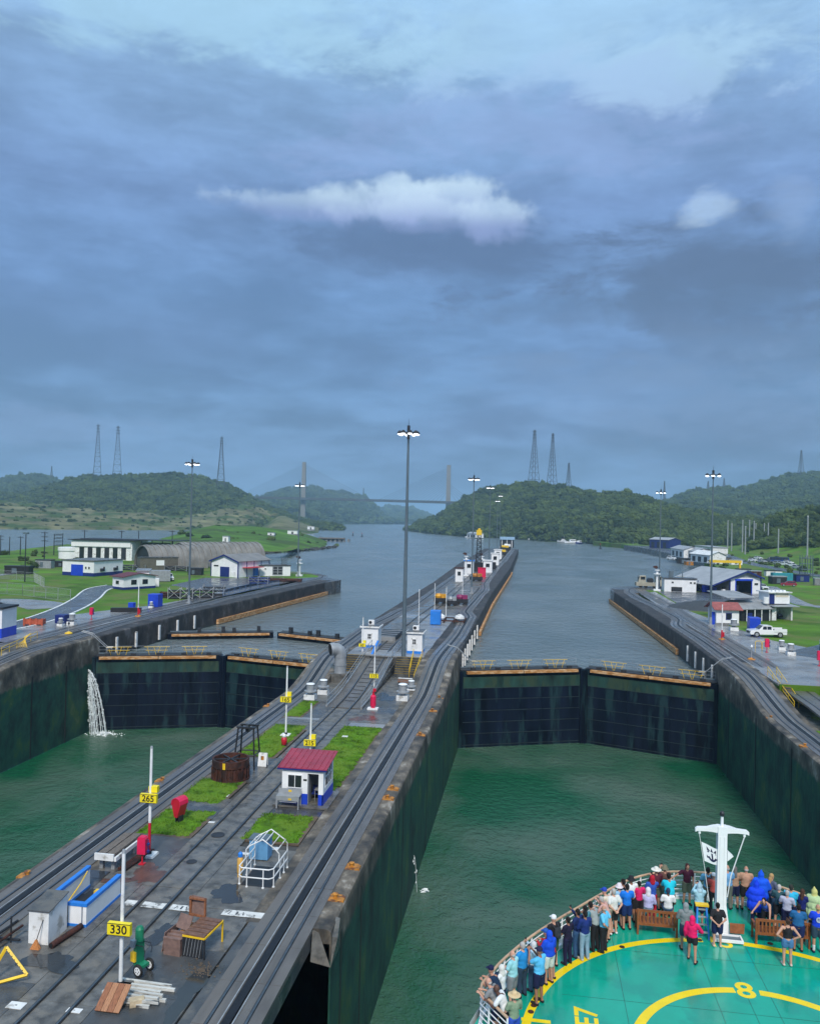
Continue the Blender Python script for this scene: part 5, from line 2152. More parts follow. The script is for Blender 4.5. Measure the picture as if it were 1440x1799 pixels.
# ---------------------------------------------------------------- caged stairwell
cg = thing('stair_cage', 'white pipe rail cage with slanting hood round a dark stairwell', 'railing', (-14.05, 42.85, ZN))
X0, X1, Y0, Y1 = -.95, .95, -1.35, 1.35
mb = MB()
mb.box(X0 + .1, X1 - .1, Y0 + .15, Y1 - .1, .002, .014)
mb.obj('stairwell_shade', M_BLACK, cg)  # black sheet laid on the paving for the shade down the stairwell
for hh, nm in ((1.0, 'top_rail'), (.52, 'middle_rail')):
 mb = MB()
 mb.tube([(X0, Y1, hh), (X0, Y0 + .2, hh), (X0 + .2, Y0, hh), (X1 - .2, Y0, hh), (X1, Y0 + .2, hh), (X1, Y1, hh)], .035, 7)
 mb.obj(nm, M_WHITE_D, cg)
for (x, y) in ((X0, Y0 + .25), (X0 + .5, Y0), (X1 - .5, Y0), (X1, Y0 + .25), (X0, 0), (X1, 0), (X0, Y1), (X1, Y1), (X0, .7), (X1, .7)):
 mb = MB()
 mb.cyl((x, y, 0), (x, y, 1.0), .032, n=7)
 mb.cyl((x, y, 0), (x, y, .05), .07, n=7)
 mb.obj('post', M_WHITE_D, cg)
# hood: two end arches joined by slanting bars
for y in (-.2, 1.3):
 mb = MB()
 mb.tube([(X0, y, 1.0), (X0 + .03, y, 1.5), (X0 + .25, y, 1.72), (0, y, 2.1), (X1 - .2, y, 1.62), (X1, y, 1.4), (X1, y, 1.0)], .035, 7)
 mb.obj('hood_arch', M_WHITE_D, cg)
for k in range(6):
 u = k / 5
 a = Vector((X0 + .05 + u * .85, -.2, 1.55 + u * .52)) if u < .8 else Vector((.2, -.2, 2.0))
 mb = MB()
 mb.tube([(X0 + .1 + (X1 - X0 - .2) * u, -.2, 1.62 + .48 * (1 - abs(2 * u - 1))), (X0 + .1 + (X1 - X0 - .2) * u, 1.3, 1.62 + .48 * (1 - abs(2 * u - 1)))], .026, 6)
 mb.obj('hood_bar', M_WHITE_D, cg)
bb = thing('blue_cabinet', 'pale blue metal cabinet standing behind the white pipe cage', 'cabinet', (-15.0, 45.2, ZN))
mb = MB()
mb.box(-.55, .55, -.4, .4, .05, 1.15)
mb.obj('body', mat('pale_blue_paint', (.13, .33, .56), .5, var=.15), bb)
mb = MB()
mb.box(-.6, .6, -.45, .45, 1.15, 1.22)
mb.obj('lid', M_GREYP, bb)
cn = thing('canister', 'yellow canister with a blue head hung on the cage rail', 'canister', (-15.28, 42.6, ZN))
mb = MB()
mb.lathe([(.16, .0), (.17, .05), (.17, .72), (.1, .82)], 12, (0, 0, .25))
mb.box(-.1, .1, -.1, .1, 0, .25)
mb.obj('bottle', mat('amber_paint', (.62, .36, .08), .5), cn, smooth='auto')
mb = MB()
mb.lathe([(.08, 1.05), (.13, 1.12), (.13, 1.28), (.05, 1.36)], 12)
mb.obj('head', M_LBLUE, cn)

# ---------------------------------------------------------------- timber bench by pole 265, steel plates, covers
tbm = thing('timber_stack', 'weathered timber baulks stacked on grey trestles beside the crimson call box', 'timber stack', (-22.75, 43.3, ZN), -.02)
M_OLD = mat('weathered_timber', (.155, .130, .110), .75, var=.3, vscale=5, bump=.4, stretch=(5, 1, 1))
for k in range(4):
 mb = MB()
 mb.box(-.52 + k * .27, -.29 + k * .27, -1.5, 1.6, .72, .90 + .03 * (k % 2))
 mb.obj('baulk', M_OLD, tbm)
mb = MB()
mb.box(-.55, .58, -1.6, -1.5, .62, .98)
mb.obj('white_end_board', M_WHITE_D, tbm)
mb = MB()
mb.box(.60, .72, -1.55, 1.5, .6, .82)
mb.obj('white_side_board', M_WHITE_D, tbm)
for y in (-1.1, 1.1):
 mb = MB()
 mb.box(-.45, -.25, y - .12, y + .12, 0, .72)
 mb.box(.25, .45, y - .12, y + .12, 0, .72)
 mb.obj('trestle_leg', M_GREY, tbm)
for k in range(3):
 mb = MB()
 mb.cyl((.75 + .18 * k, -1.3, .1), (1.0 + .18 * k, 1.5, .1), .085, n=7)
 mb.obj('spare_pole', M_RUST, tbm)
sp = thing('steel_plate', 'dark wet steel cover plates lying flush in front of the timber stack', 'cover plate', (-22.9, 40.3, ZN))
for k in range(3):
 mb = MB()
 mb.box(-1.0 + .05 * k, .62 - .05 * k, -1.25 + k * .92, -.37 + k * .92, .006, .022)
 mb.obj('plate', mat('wet_steel_plate', (.055, .062, .072), .22, metal=.3, var=.2, wet=.1), sp)
for i, (px, py, w, d) in enumerate(((29, 1767, .34, .22), (131, 1776, .3, .14), (480, 1491, .28, .2), (372, 1445, .2, .12), (430, 1500, .25, .12), (552, 1388, .2, .12), (398, 1398, .16, .2), (606, 1295, .25, .18), (512, 1322, .25, .18))):
 p = G(px, py, ZN)
 t = thing('inspection_plate', ['white inspection plate between the middle rails and the yellow frame', 'white inspection plate in front of the plank hatch', 'white inspection plate beside the pipe cage', 'white inspection plate by the small grass square',
        'white inspection plate in front of the pipe cage, beside the middle rail', 'white inspection plate right of the guard hut', 'white inspection plate between rusty drum and middle rail', 'white inspection plate in the largest grass bed', 'white inspection plate beside the red float'][i], 'cover plate', p, group='small white plates set in the paving')
 mb = MB()
 mb.box(-w, w, -d, d, .008, .03 + (.06 if i == 7 else 0))
 mb.obj('plate', M_WHITE_D, t)
 mb = MB()
 mb.box(-w * .12, w * .12, -d * .12, d * .12, .03, .034 + (.06 if i == 7 else 0))
 mb.obj('slot', M_BLACK, t)
# worn painted strips across the paving
M_WORN = mat('worn_white_marking', (.66, .66, .64), .6, var=.1, col2=(.16, .16, .155), c2scale=2.4, c2amt=.35, vscale=3)
for i, (x0, x1, lab) in enumerate(((-18.95, -17.65, 'worn white strip painted between the middle rails'), (-17.45, -15.7, 'worn white lettered strip beside the tool table'), (-14.7, -12.5, 'worn white strip ending at the near track'), (-25.0, -24.1, 'worn white strip by the track behind the kiosk'), (-19.9, -19.3, 'worn white patch by marker 330'))):
 t = thing('painted_strip', lab, 'marking', ((x0 + x1) / 2, 38.65 if i != 3 else 38.4, ZN), group='worn white strips painted across the wall top')
 mb = MB()
 w = (x1 - x0) / 2
 mb.box(-w, w, -.28, .28, .012, .020)
 mb.obj('paint', M_WORN, t)
 if i in (1, 2):
  for k in range(5 if i == 1 else 3):
   mb = MB()
   x = -w * .7 + k * w * .32
   mb.box(x, x + .05 + .05 * (k % 2), -.16, .16, .0205, .0225, rz=.25 * (k % 3 - 1))
   mb.obj('worn_letter', M_CONC_B, t)
for i, (px, py, r) in enumerate(((383, 1467, .42), (337, 1514, .3), (700, 1366 - 150, .3), (400, 1470, .2))):
 p = G(px, py, ZN)
 if i in (2, 3):
  continue
 t = thing('manhole_cover', ['dark round manhole cover between the middle rails, level with the red bin', 'dark round manhole cover between the middle rails, level with the call box'][i], 'manhole', p, group='manhole covers')
 mb = MB()
 mb.lathe([(r, .012), (r, .026), (r * .8, .028), (r * .78, .022), (.02, .022)], 20)
 mb.obj('lid', M_DARK, t)

# ---------------------------------------------------------------- puddles and rust stains on the paving
M_PUD = mat('standing_water', (.035, .040, .045), .04, var=.1, vscale=.5, bump=.06, bscale=6)
M_STAIN = mat('rust_stain', (.105, .050, .036), .5, var=.4, vscale=1.5, wet=.35, bump=.2)


def patch(name, label, px, py, rx, ry, m, seed, rz=0.0):
 rnd = random.Random(seed)
 t = thing(name, label, name.replace('_', ' '), G(px, py, ZN), rz, group='puddles and stains on the island paving')
 n = 40
 mb = MB()
 ph = [rnd.uniform(0, 6.3) for _ in range(4)]
 rad = lambda a: 1 + .25 * math.sin(2 * a + ph[0]) + .18 * math.sin(3 * a + ph[1]) + .12 * math.sin(7 * a + ph[2]) + .06 * math.sin(13 * a + ph[3])
 mb.add([(math.cos(2 * math.pi * i / n) * rx * rad(2 * math.pi * i / n), math.sin(2 * math.pi * i / n) * ry * rad(2 * math.pi * i / n), .011) for i in range(n)], [tuple(range(n))])
 mb.obj('film', m, t)


for i, a in enumerate((('puddle', 'broad puddle in front of the white stair kiosk', 90, 1690, 1.1, .8), ('puddle', 'puddle between the pipe cage and the near track', 400, 1570, .8, 1.0), ('puddle', 'puddle behind the green hand cart', 290, 1640, .7, .9),
     ('puddle', 'puddle beside the hydrant post below the ramp', 675, 1225, 1.0, 2.0), ('puddle', 'puddle beyond the small grass square', 340, 1395, .9, .6), ('rust_stain', 'rust stain below the crimson call box', 260, 1535, .8, 1.2),
     ('rust_stain', 'rust stain on the paving by the hydrant post', 640, 1262, 1.1, 1.3), ('rust_stain', 'rust stain in front of the timber stack', 205, 1548, .7, .4), ('puddle', 'long puddle beside the near track in front of the tool table', 330, 1745, .5, 1.6))):
 patch(*a, M_PUD if a[0] == 'puddle' else M_STAIN, 60 + i)

# ---------------------------------------------------------------- buildings on the banks
def oriented(px_a, px_b, z=ZU):
 """front edge of a building surveyed by its two ground corners: origin, length, heading"""
 a, b = G(*px_a, z), G(*px_b, z)
 d = b - a
 return a, d.length, math.atan2(d.y, d.x)


def block(name, label, a, ln, ang, depth, h, roof='flat', wall=None, base=None, trim=None, roofm=None, rise=1.5, over=.4, band=.8, group=None, cat='building'):
 """local x along the front, y away from the viewer"""
 t = thing(name, label, cat, a, ang, group=group)
 wall = wall or M_WHITE
 mb = MB()
 z0 = band if base else 0
 mb.box(0, ln, 0, depth, z0, h)
 if roof == 'gable':                  # gable end faces the viewer
  mb.add([(0, 0, h), (ln, 0, h), (ln / 2, 0, h + rise), (0, depth, h), (ln, depth, h), (ln / 2, depth, h + rise)], [(0, 1, 2), (3, 5, 4)])
 mb.obj('wall', wall, t)
 if base:
  mb = MB()
  mb.box(-.02, ln + .02, -.02, depth + .02, 0, z0)
  mb.obj('base_band', base, t)
 rm = roofm or M_CONC
 if roof == 'flat':
  mb = MB()
  mb.box(-over, ln + over, -over, depth + over, h, h + .28)
  mb.obj('roof', rm, t)
 elif roof == 'gable':
  s = math.hypot(ln / 2, rise)
  for sg in (-1, 1):
   e = ln / 2 + over
   mb = MB()
   zr, ze = h + rise + .05, h - rise * over / (ln / 2) + .05
   x0, xe = ln / 2, ln / 2 + sg * e
   mb.slab([(x0, -over, zr), (xe, -over, ze), (xe, depth + over, ze), (x0, depth + over, zr)], (0, 0, 1), .14)
   mb.obj('roof', rm, t)
 elif roof == 'side':                 # ridge parallel to the front
  for sg in (-1, 1):
   mb = MB()
   e = depth / 2 + over
   ze = h - rise * over / (depth / 2) + .05
   mb.slab([(-over, depth / 2, h + rise + .05), (ln + over, depth / 2, h + rise + .05), (ln + over, depth / 2 + sg * e, ze), (-over, depth / 2 + sg * e, ze)], (0, 0, 1), .12)
   mb.obj('roof', rm, t)
  mb = MB()
  for x in (0, ln):
   mb.add([(x, 0, h), (x, depth, h), (x, depth / 2, h + rise)], [(0, 1, 2)])
  mb.obj('gable', wall, t)
 if trim:
  mb = MB()
  for x in (0, ln):
   for y in (0, depth):
    mb.box(x - .12, x + .12, y - .12, y + .12, 0, h)
  mb.obj('corner_trim', trim, t)
  if roof == 'gable':
   for sg in (-1, 1):
    mb = MB()
    mb.slab([(ln / 2, -over - .03, h + rise - .25), (ln / 2 + sg * (ln / 2 + over), -over - .03, h - .3 - rise * over / (ln / 2)), (ln / 2 + sg * (ln / 2 + over), -over - .03, h + .12 - rise * over / (ln / 2)), (ln / 2, -over - .03, h + rise + .17)], (0, 1, 0), .08)
    mb.obj('barge_board', trim, t)
 return t


def panel(t, name, m, x0, x1, z0, z1, y=0.0, d=.06):
 mb = MB()
 mb.box(x0, x1, y - d, y, z0, z1)
 return mb.obj(name, m, t)


def win(t, x0, x1, z0, z1, y=0.0, m=None):
 f = panel(t, 'window', m or M_WHITE_D, x0, x1, z0, z1, y, .08)
 panel(f, 'pane', M_GLASS, x0 + .1, x1 - .1, z0 + .1, z1 - .1, y - .08, .012)
 return f


# left bank -------------------------------------------------------------------
a, ln, an = oriented((110, 1010), (165, 1013))
b = block('blue_trim_shed', 'long white shed with blue base and big blue door on the left lawn', a, ln, an, 12, 4.1, 'flat', base=M_BLUE_D, band=.95, roofm=M_CONC, over=.25)
panel(b, 'door', M_BLUE, ln * .28, ln * .66, .05, 3.1)
for x in (.72, .82):
 win(b, ln * x, ln * x + .7, 1.9, 2.7)
for y, z in ((2.5, 1.3), (8.0, 1.3)):
 mb = MB()
 mb.box(ln, ln + .5, y, y + 1.0, z, z + .8)
 mb.box(ln, ln + .3, y + 1.3, y + 1.6, z, z + 1.2)
 mb.obj('wall_unit', M_DARK, b)
a, ln, an = oriented((127, 982), (232, 985))
b = block('long_white_building', 'large white building with wide dark flat roof behind the blue-doored shed', a, ln, an, 14, 7.2, 'flat', wall=M_WHITE_D, roofm=M_DARK, over=1.2)
panel(b, 'white_fascia', M_WHITE, -.2, ln * .98, 4.9, 7.0, -.2, .3)
for k in range(6):
 panel(b, 'bay', M_DARK if k % 2 else M_GLASS, ln * (.12 + k * .14), ln * (.20 + k * .14), .2, 4.6, 0, .05)
mb = MB()
mb.lathe([(4.2, 0), (4.2, 2.9), (4.5, 3.0), (4.5, 4.2), (3.8, 4.3)], 24, (-2.2, 3, 0))
mb.obj('round_bay', M_WHITE, b, smooth='auto')
mb = MB()
mb.box(2, ln * 1.75, 2, 12, 7.5, 7.75)
mb.obj('roof_canopy', M_DARK, b)
for k in range(4):
 mb = MB()
 mb.cyl((ln * 1.1 + k * 4, 3, 0), (ln * 1.1 + k * 4, 3, 7.5), .15, n=6)
 mb.obj('canopy_post', M_DARK, b)
panel(b, 'rear_wall', M_GREYP, ln, ln * 1.5, 0, 6.6, 8, .3)
# arched hangars
def hangar(label, a, ang, length, w, h, ribs):
 t = thing('arched_hangar', label, 'hangar', a, ang, group='arched corrugated hangars')
 n = 14
 arc = [(w * math.cos(math.pi * k / n), h * math.sin(math.pi * k / n) ** .8) for k in range(n + 1)]
 M_CORR = mat('corrugated_sheet', (.235, .220, .200), .55, metal=.2, var=.2, vscale=.4, bump=.2)
 for j in range(ribs):
  mb = MB()
  x0, x1 = length * j / ribs, length * (j + 1) / ribs
  k_ = 1 + .03 * (j % 2)
  mb.loft([[(x0, -y * k_, z * k_) for y, z in arc] + [(x0, -y * .97, z * .97) for y, z in reversed(arc)], [(x1, -y * k_, z * k_) for y, z in arc] + [(x1, -y * .97, z * .97) for y, z in reversed(arc)]])
  mb.obj('arch_sheet', M_CORR, t, smooth='auto')
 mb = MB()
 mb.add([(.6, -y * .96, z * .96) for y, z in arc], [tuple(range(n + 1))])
 mb.obj('end_sheet', M_DARK, t)  # dark sheet paints the shade inside the open end
 mb = MB()
 mb.add([(length - .2, -y * .96, z * .96) for y, z in arc], [tuple(range(n, -1, -1))])
 mb.obj('end_sheet', M_GREYP, t)
 return t


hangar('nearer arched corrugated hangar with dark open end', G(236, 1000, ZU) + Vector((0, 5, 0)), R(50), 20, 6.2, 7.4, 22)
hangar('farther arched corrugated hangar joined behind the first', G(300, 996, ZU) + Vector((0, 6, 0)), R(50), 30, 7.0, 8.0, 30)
a, ln, an = oriented((246, 1003), (313, 1002))
b = block('lean_to_shed', 'low olive-brown lean-to shed in front of the arched hangars', a, ln, an, 4, 3.9, 'flat', wall=mat('olive_sheet', (.115, .105, .085), .6, var=.15), roofm=M_CONC_B, over=.1)
panel(b, 'notice_board', M_WHITE, ln * .42, ln * .63, 1.6, 3.2, 0, .08)
a, ln, an = oriented((198, 1034), (222, 1037))
b = block('red_roof_hut', 'small white hut with dark red roof and blue base beside the curving road', a, 4.4, an, 8.5, 2.9, 'side', base=M_BLUE_D, band=.55, roofm=mat('dark_red_tiles', (.12, .018, .022), .5, var=.2), rise=.7, over=.5)
win(b, 1.3, 2.8, 1.1, 2.1)
for y in (2, 5):
 mb = MB()
 mb.box(4.4, 4.46, y, y + 1.4, 1.1, 2.2)
 mb.obj('side_window', M_GLASS, b)
a, ln, an = oriented((240, 1031), (262, 1031))
b = block('white_store', 'white flat-roofed store behind the red-roofed hut on the left bank', a, ln, an, 7, 3.7, 'flat', base=M_BLUE_D, band=.4, roofm=M_CONC_L, over=.3)
win(b, .4, 1.4, 2.5, 3.1)
panel(b, 'door', M_YEL, ln * .5, ln * .75, .1, 2.2)
mb = MB()
mb.box(ln * .95, ln * .95 + 2.4, 1, 3.2, 0, 1.9)
mb.obj('side_box', M_WHITE, b)
cont = thing('shipping_container', 'pale grey container beside the white store on the left bank', 'container', G(281, 1022, ZU), an)
mb = MB()
mb.box(-3.2, 2.6, 0, 2.5, .1, 2.9)
mb.obj('box', M_GREY, cont)
for k in range(12):
 mb = MB()
 mb.box(-3.1 + k * .47, -2.9 + k * .47, -.05, 0, .2, 2.8)
 mb.obj('corrugation', M_GREY, cont)
a, ln, an = oriented((371, 1012), (418, 1015))
b = block('gabled_warehouse', 'white gabled warehouse with dark blue trim and blue roller door', a, ln, an, 15, 4.6, 'gable', roofm=mat('grey_roof_sheet', (.21, .20, .19), .5, var=.15, vscale=.5), trim=M_BLUE_D, rise=1.7, over=.5)
panel(b, 'roller_door', M_BLUE_D, ln * .34, ln * .68, .05, 2.9)
panel(b, 'vent', M_BLACK, ln * .10, ln * .27, 2.9, 3.3)
panel(b, 'side_door', M_CRIM if False else M_WHITE_D, ln * .72, ln * .92, .05, 1.5)
mb = MB()
mb.box(ln, ln + 2.6, 2, 9, 2.7, 2.85)
mb.obj('red_awning', M_RED, b)
for y in (4, 7.5, 11):
 mb = MB()
 mb.box(ln, ln + .1, y - .1, y + .1, 0, 4.6)
 mb.obj('pilaster', M_BLUE_D, b)
mb = MB()
mb.box(ln, ln + .06, 7, 9.5, .2, 2.4)
mb.obj('blue_panel', M_LBLUE, b)
a, ln, an = oriented((456, 1012), (510, 1012))
b = block('low_white_store', 'low white store with grey louvred centre near the left wall tip', a, ln, an, 5, 3.0, 'flat', roofm=M_CONC_B, over=.2)
for r_ in range(3):
 for c_ in range(2):
  panel(b, 'louvre', M_DARK, ln * (.44 + .16 * c_), ln * (.57 + .16 * c_), .5 + r_ * .8, 1.1 + r_ * .8)
panel(b, 'louvre_frame', M_GREY, ln * .41, ln * .75, .2, 2.9, 0, .03)
win(b, ln * .15, ln * .22, 1.9, 2.4)
mb = MB()
for k in range(4):
 mb.box(ln * .74, ln * .92, 2, 3, 3.3 + k * .55, 3.6 + k * .55)
mb.cyl((ln * .76, 2.5, 3), (ln * .76, 2.5, 5.6), .06, n=5)
mb.obj('roof_plant', M_GREYP, b)
b = block('blue_white_cabin', 'white cabin with blue lower half cut off by the left border', Vector((-80.5, 101.5, ZU)), 8.6, .12, 4, 4.0, 'flat', base=M_BLUE, band=1.3, roofm=M_DARK, over=.2)
win(b, 6.6, 7.3, 2.6, 3.2)


def tank_box(label, p, w, h, m, rz=0.0):
 t = thing('portable_toilet', label, 'cabinet', p, rz, group='blue cabinets on the banks')
 mb = MB()
 mb.box(-w / 2, w / 2, -w / 2, w / 2, .08, h)
 mb.obj('body', m, t)
 mb = MB()
 mb.box(-w / 2 - .04, w / 2 + .04, -w / 2 - .04, w / 2 + .04, h, h + .1, taper=.03)
 mb.obj('lid', m, t)
 mb = MB()
 mb.box(-w * .32, w * .32, -w / 2 - .03, -w / 2, .15, h - .2)
 mb.obj('door', m, t)
 return t


tank_box('large bright blue cabinet on the left bank, by the lamp mast', G(273, 1066, ZU), 2.0, 2.35, M_BLUE)
tank_box('small blue cabinet on the left bank, beside the black trough', G(232, 1068, ZU), 1.0, .9, M_BLUE)
tank_box('bright blue cabinet on the right bank behind the white pickup', G(1323, 1108, ZU), 1.75, 2.2, M_BLUE)
tank_box('bright blue cabinet standing on the far island apron', G(765, 1097, ZU), 1.7, 2.3, M_LBLUE)
tank_box('blue and white bin cabinet on the pale left apron', G(110, 1095, ZU), 1.6, 1.3, M_BLUE_D)

for px, py, w, h_, m_, lab in ((8, 1008, 7, 2.0, M_BLACK, 'black tank trailer at the left border'), (62, 998, 5, 2.4, M_GREY, 'grey transformer cabinet on the left lawn'), (96, 996, 4.5, 1.6, M_BLACK, 'low black bin behind the street lamp'), (330, 1010, 4, 1.8, M_DARK, 'dark crate at the hangar corner'), (440, 1003, 4, 1.5, M_BLUE_D, 'dark blue crate beside the warehouse awning')):
 b = block('yard_box', lab, G(px, py, ZU), w, .1, 2.4, h_, 'flat', wall=m_, roofm=M_DARK, over=.08, group='boxes on the left lawn', cat='box')
 panel(b, 'hatch', M_GREYP, w * .3, w * .5, .3, h_ * .8)

rnd = random.Random(33)
RB = [('grey crate', M_GREY), ('rusty skip', M_RUST), ('white cabin', M_WHITE_D), ('dark trailer', M_DARK), ('blue crate', M_BLUE_D), ('pale container', M_CONC_L), ('olive tank box', mat('olive_sheet', (.1, .1, .08), .6)), ('white trailer', M_WHITE), ('black bin', M_BLACK), ('orange crate', M_ORANGE)]
for i, (px, py) in enumerate(((1296, 1012), (1318, 1016), (1345, 1012), (1356, 1026), (1398, 1022), (1430, 1028), (1268, 986), (1284, 992), (1190, 990), (1205, 993))):
 nm, m_ = RB[i]
 w, h_ = rnd.uniform(3, 6), rnd.uniform(1.6, 2.8)
 b = block('yard_box', nm + [' behind the workshop gable', ' left of the turquoise container', ' behind the turquoise container', ' beside the dark red car', ' below the scaffold tower', ' at the right border by the road', ' on the road verge before the sheds', ' between road and workshop', ' at the quay edge', ' on the quay before the nearest shed'][i], G(px, py, ZU), w, rnd.uniform(-.3, .3), 2.4, h_, 'flat', wall=m_, roofm=M_GREY if i % 2 else M_DARK, over=.1, group='boxes on the right bank', cat='box')
 panel(b, 'hatch', M_GREYP, w * .3, w * .55, .3, h_ * .8)

# small kit on the left bank
def post(label, p, h, m, foot=None, top=None, r=.06, name='stub_post', cat='post', group=None):
 t = thing(name, label, cat, p, group=group)
 mb = MB()
 mb.cyl((0, 0, 0), (0, 0, h), r, n=8)
 mb.obj('shaft', m, t)
 if foot:
  mb = MB()
  mb.lathe([(.55, 0), (.5, .14), (.12, .3)], 12)
  mb.obj('foot', foot, t)
 if top:
  mb = MB()
  mb.lathe([(.08, h), (.16, h + .1), (.1, h + .3), (.03, h + .4)], 10)
  mb.obj('head', top, t)
 return t


def rw_pole(label, p, h):
 t = post(label, p, h, M_WHITE_D, M_ORANGE, None, .08, 'signal_pole', 'pole', 'white poles with red feet on the banks')
 mb = MB()
 mb.cyl((0, 0, .1), (0, 0, 1.5), .13, n=8)
 mb.cyl((.25, 0, .5), (.25, 0, 1.2), .14, n=8)
 mb.obj('red_sleeve', M_RED, t)
 return t


bp_ = G(243, 1083, ZU)
rw_pole('white pole with red foot and hydrant on the left bank apron', bp_, atY(243, 1022, bp_.y).z - ZU)
bp_ = G(1267, 1124, ZU)
rw_pole('white pole with red foot on the right bank, in front of the red-roofed hut', bp_, atY(1267, 1062, bp_.y).z - ZU)
post('short post with dark head and yellow conical foot on the left bank', G(121, 1113, ZU), 1.3, M_GREY, M_YEL, M_DARK)
post('short post with white head and rusty conical foot on the right bank', G(1319, 1159, ZU), 1.6, M_GREY, M_ORANGE, M_WHITE)
for (px, py, s, lab) in ((127, 1098, 1.0, 'white vent on the pale left apron'), (107, 1100, .7, 'squat white vent beside the blue bin cabinet'), (266, 1068, .65, 'squat white vent at the foot of the large blue cabinet'),
      (1372, 1142, .8, 'white conical vent nearer the pickup on the right apron'), (1388, 1151, .9, 'white conical vent nearer the van on the right apron'), (1288, 1108, 1.1, 'tall grey vent stack in front of the red-roofed hut')):
 vent(lab, G(px, py, ZU), s)
for (px, py, lab) in ((161, 1088, 'crimson call box on the left bank lawn edge'), (1346, 1146, 'crimson call box beside the yellow hoop rails on the right apron'), (1438, 1170, 'crimson call box cut off by the right border')):
 dup(cb, G(px, py, ZU), 0, lab, (1.1, 1.1, 1.25))
ob = thing('orange_skip', 'open orange steel skip on the left bank beside the road', 'skip', G(61, 1098, ZU), .2)
mb = MB()
for k in range(4):
 mb.box(-1.5 + k * .9, -1.2 + k * .9, -.6, -.5, 0, 1.1)
mb.box(-1.5, 1.5, -.5, .6, .15, .95)
mb.obj('tub', mat('red_oxide_paint', (.42, .085, .04), .6, var=.25, vscale=2), ob)
mb = MB()
mb.box(-1.3, 1.3, -.35, .45, .96, .965)
mb.obj('load', M_RUST, ob)
tb_ = thing('black_trough', 'long black trough lying on the left apron', 'trough', G(222, 1075, ZU), .35)
mb = MB()
mb.box(-2.6, 2.6, -.5, .5, 0, .75)
mb.obj('tub', M_BLACK, tb_)
mb = MB()
mb.box(-2.4, 2.4, -.35, .35, .752, .76)
mb.obj('lid', M_DARK, tb_)
lp = G(44, 1022, ZU)
t = thing('street_lamp', 'dark street lamp with square head on the left lawn', 'street lamp', lp)
hh = atY(47, 938, lp.y).z - ZU
mb = MB()
mb.cyl((0, 0, 0), (0, 0, hh), .16, .10, 8)
mb.obj('pole', M_DARK, t)
mb = MB()
mb.box(-.6, .6, -.4, .4, hh, hh + .35)
h_ = mb.obj('head', M_GREYP, t)
mb = MB()
mb.box(-.5, .5, -.3, .3, hh - .06, hh - .002)
mb.obj('lens', M_WHITE, h_)
# switchyard poles
for i, (px, py, ty, arms, lab) in enumerate(((78, 988, 934, 3, 'dark utility pole with crossarms nearest the long white building'), (95, 975, 938, 4, 'left leg of the ladder-like switchyard frame'), (110, 972, 937, 4, 'right leg of the ladder-like switchyard frame'), (36, 975, 942, 1, 'thin utility pole by the far-left channel'),
          (17, 975, 943, 0, 'bare utility pole near the left border'), (1, 975, 940, 2, 'utility pole cut by the left border'), (148, 945, 931, 1, 'utility pole behind the white building roof'), (213, 943, 932, 1, 'utility pole over the dark roof'), (243, 943, 932, 0, 'bare utility pole behind the hangars'), (302, 950, 932, 1, 'utility pole behind the farther hangar'))):
 p = G(px, py if py > 960 else 978, ZU)
 t = thing('utility_pole', lab, 'pole', p, group='utility poles behind the left lawn')
 H_ = atY(px, ty, p.y).z - ZU
 mb = MB()
 mb.cyl((0, 0, 0), (0, 0, H_), .20, .14, 6)
 mb.obj('pole', M_DARK, t)
 for k in range(arms):
  mb = MB()
  w = 3.2 if arms == 4 else 1.3
  mb.box(-.2 if arms == 4 and i == 1 else -w, w if not (arms == 4 and i == 2) else .2, -.1, .1, H_ - .5 - k * 1.4, H_ - .3 - k * 1.4)
  mb.obj('crossarm', M_DARK, t)
# chain-link fence
def fence(label, pts, h, n, m=M_GREY):
 t = thing('chain_link_fence', label, 'fence', pts[0], group='wire fences')
 o = Vector(pts[0])
 for a_, b_ in zip(pts, pts[1:]):
  a_, b_ = Vector(a_) - o, Vector(b_) - o
  L_ = (b_ - a_).length
  k = max(2, int(L_ / n))
  for i in range(k + 1):
   p = a_.lerp(b_, i / k)
   mb = MB()
   mb.cyl(p, p + Vector((0, 0, h)), .05, n=6)
   mb.obj('post', m, t)
  mb = MB()
  for q in (.05, h / 2, h):
   mb.tube([a_ + Vector((0, 0, q)), b_ + Vector((0, 0, q))], .03, 5)
  w = int(L_ / .45)
  for i in range(w):
   for sgn in (1, -1):
    p = a_.lerp(b_, i / w)
    e = a_.lerp(b_, min(1, max(0, (i + sgn * h / .9) / w)))
    mb.cyl(p, e + Vector((0, 0, h)), .008, n=3, cap=False)
  o_ = mb.obj('mesh', m, t)
  o_['kind'] = 'stuff'
 return t


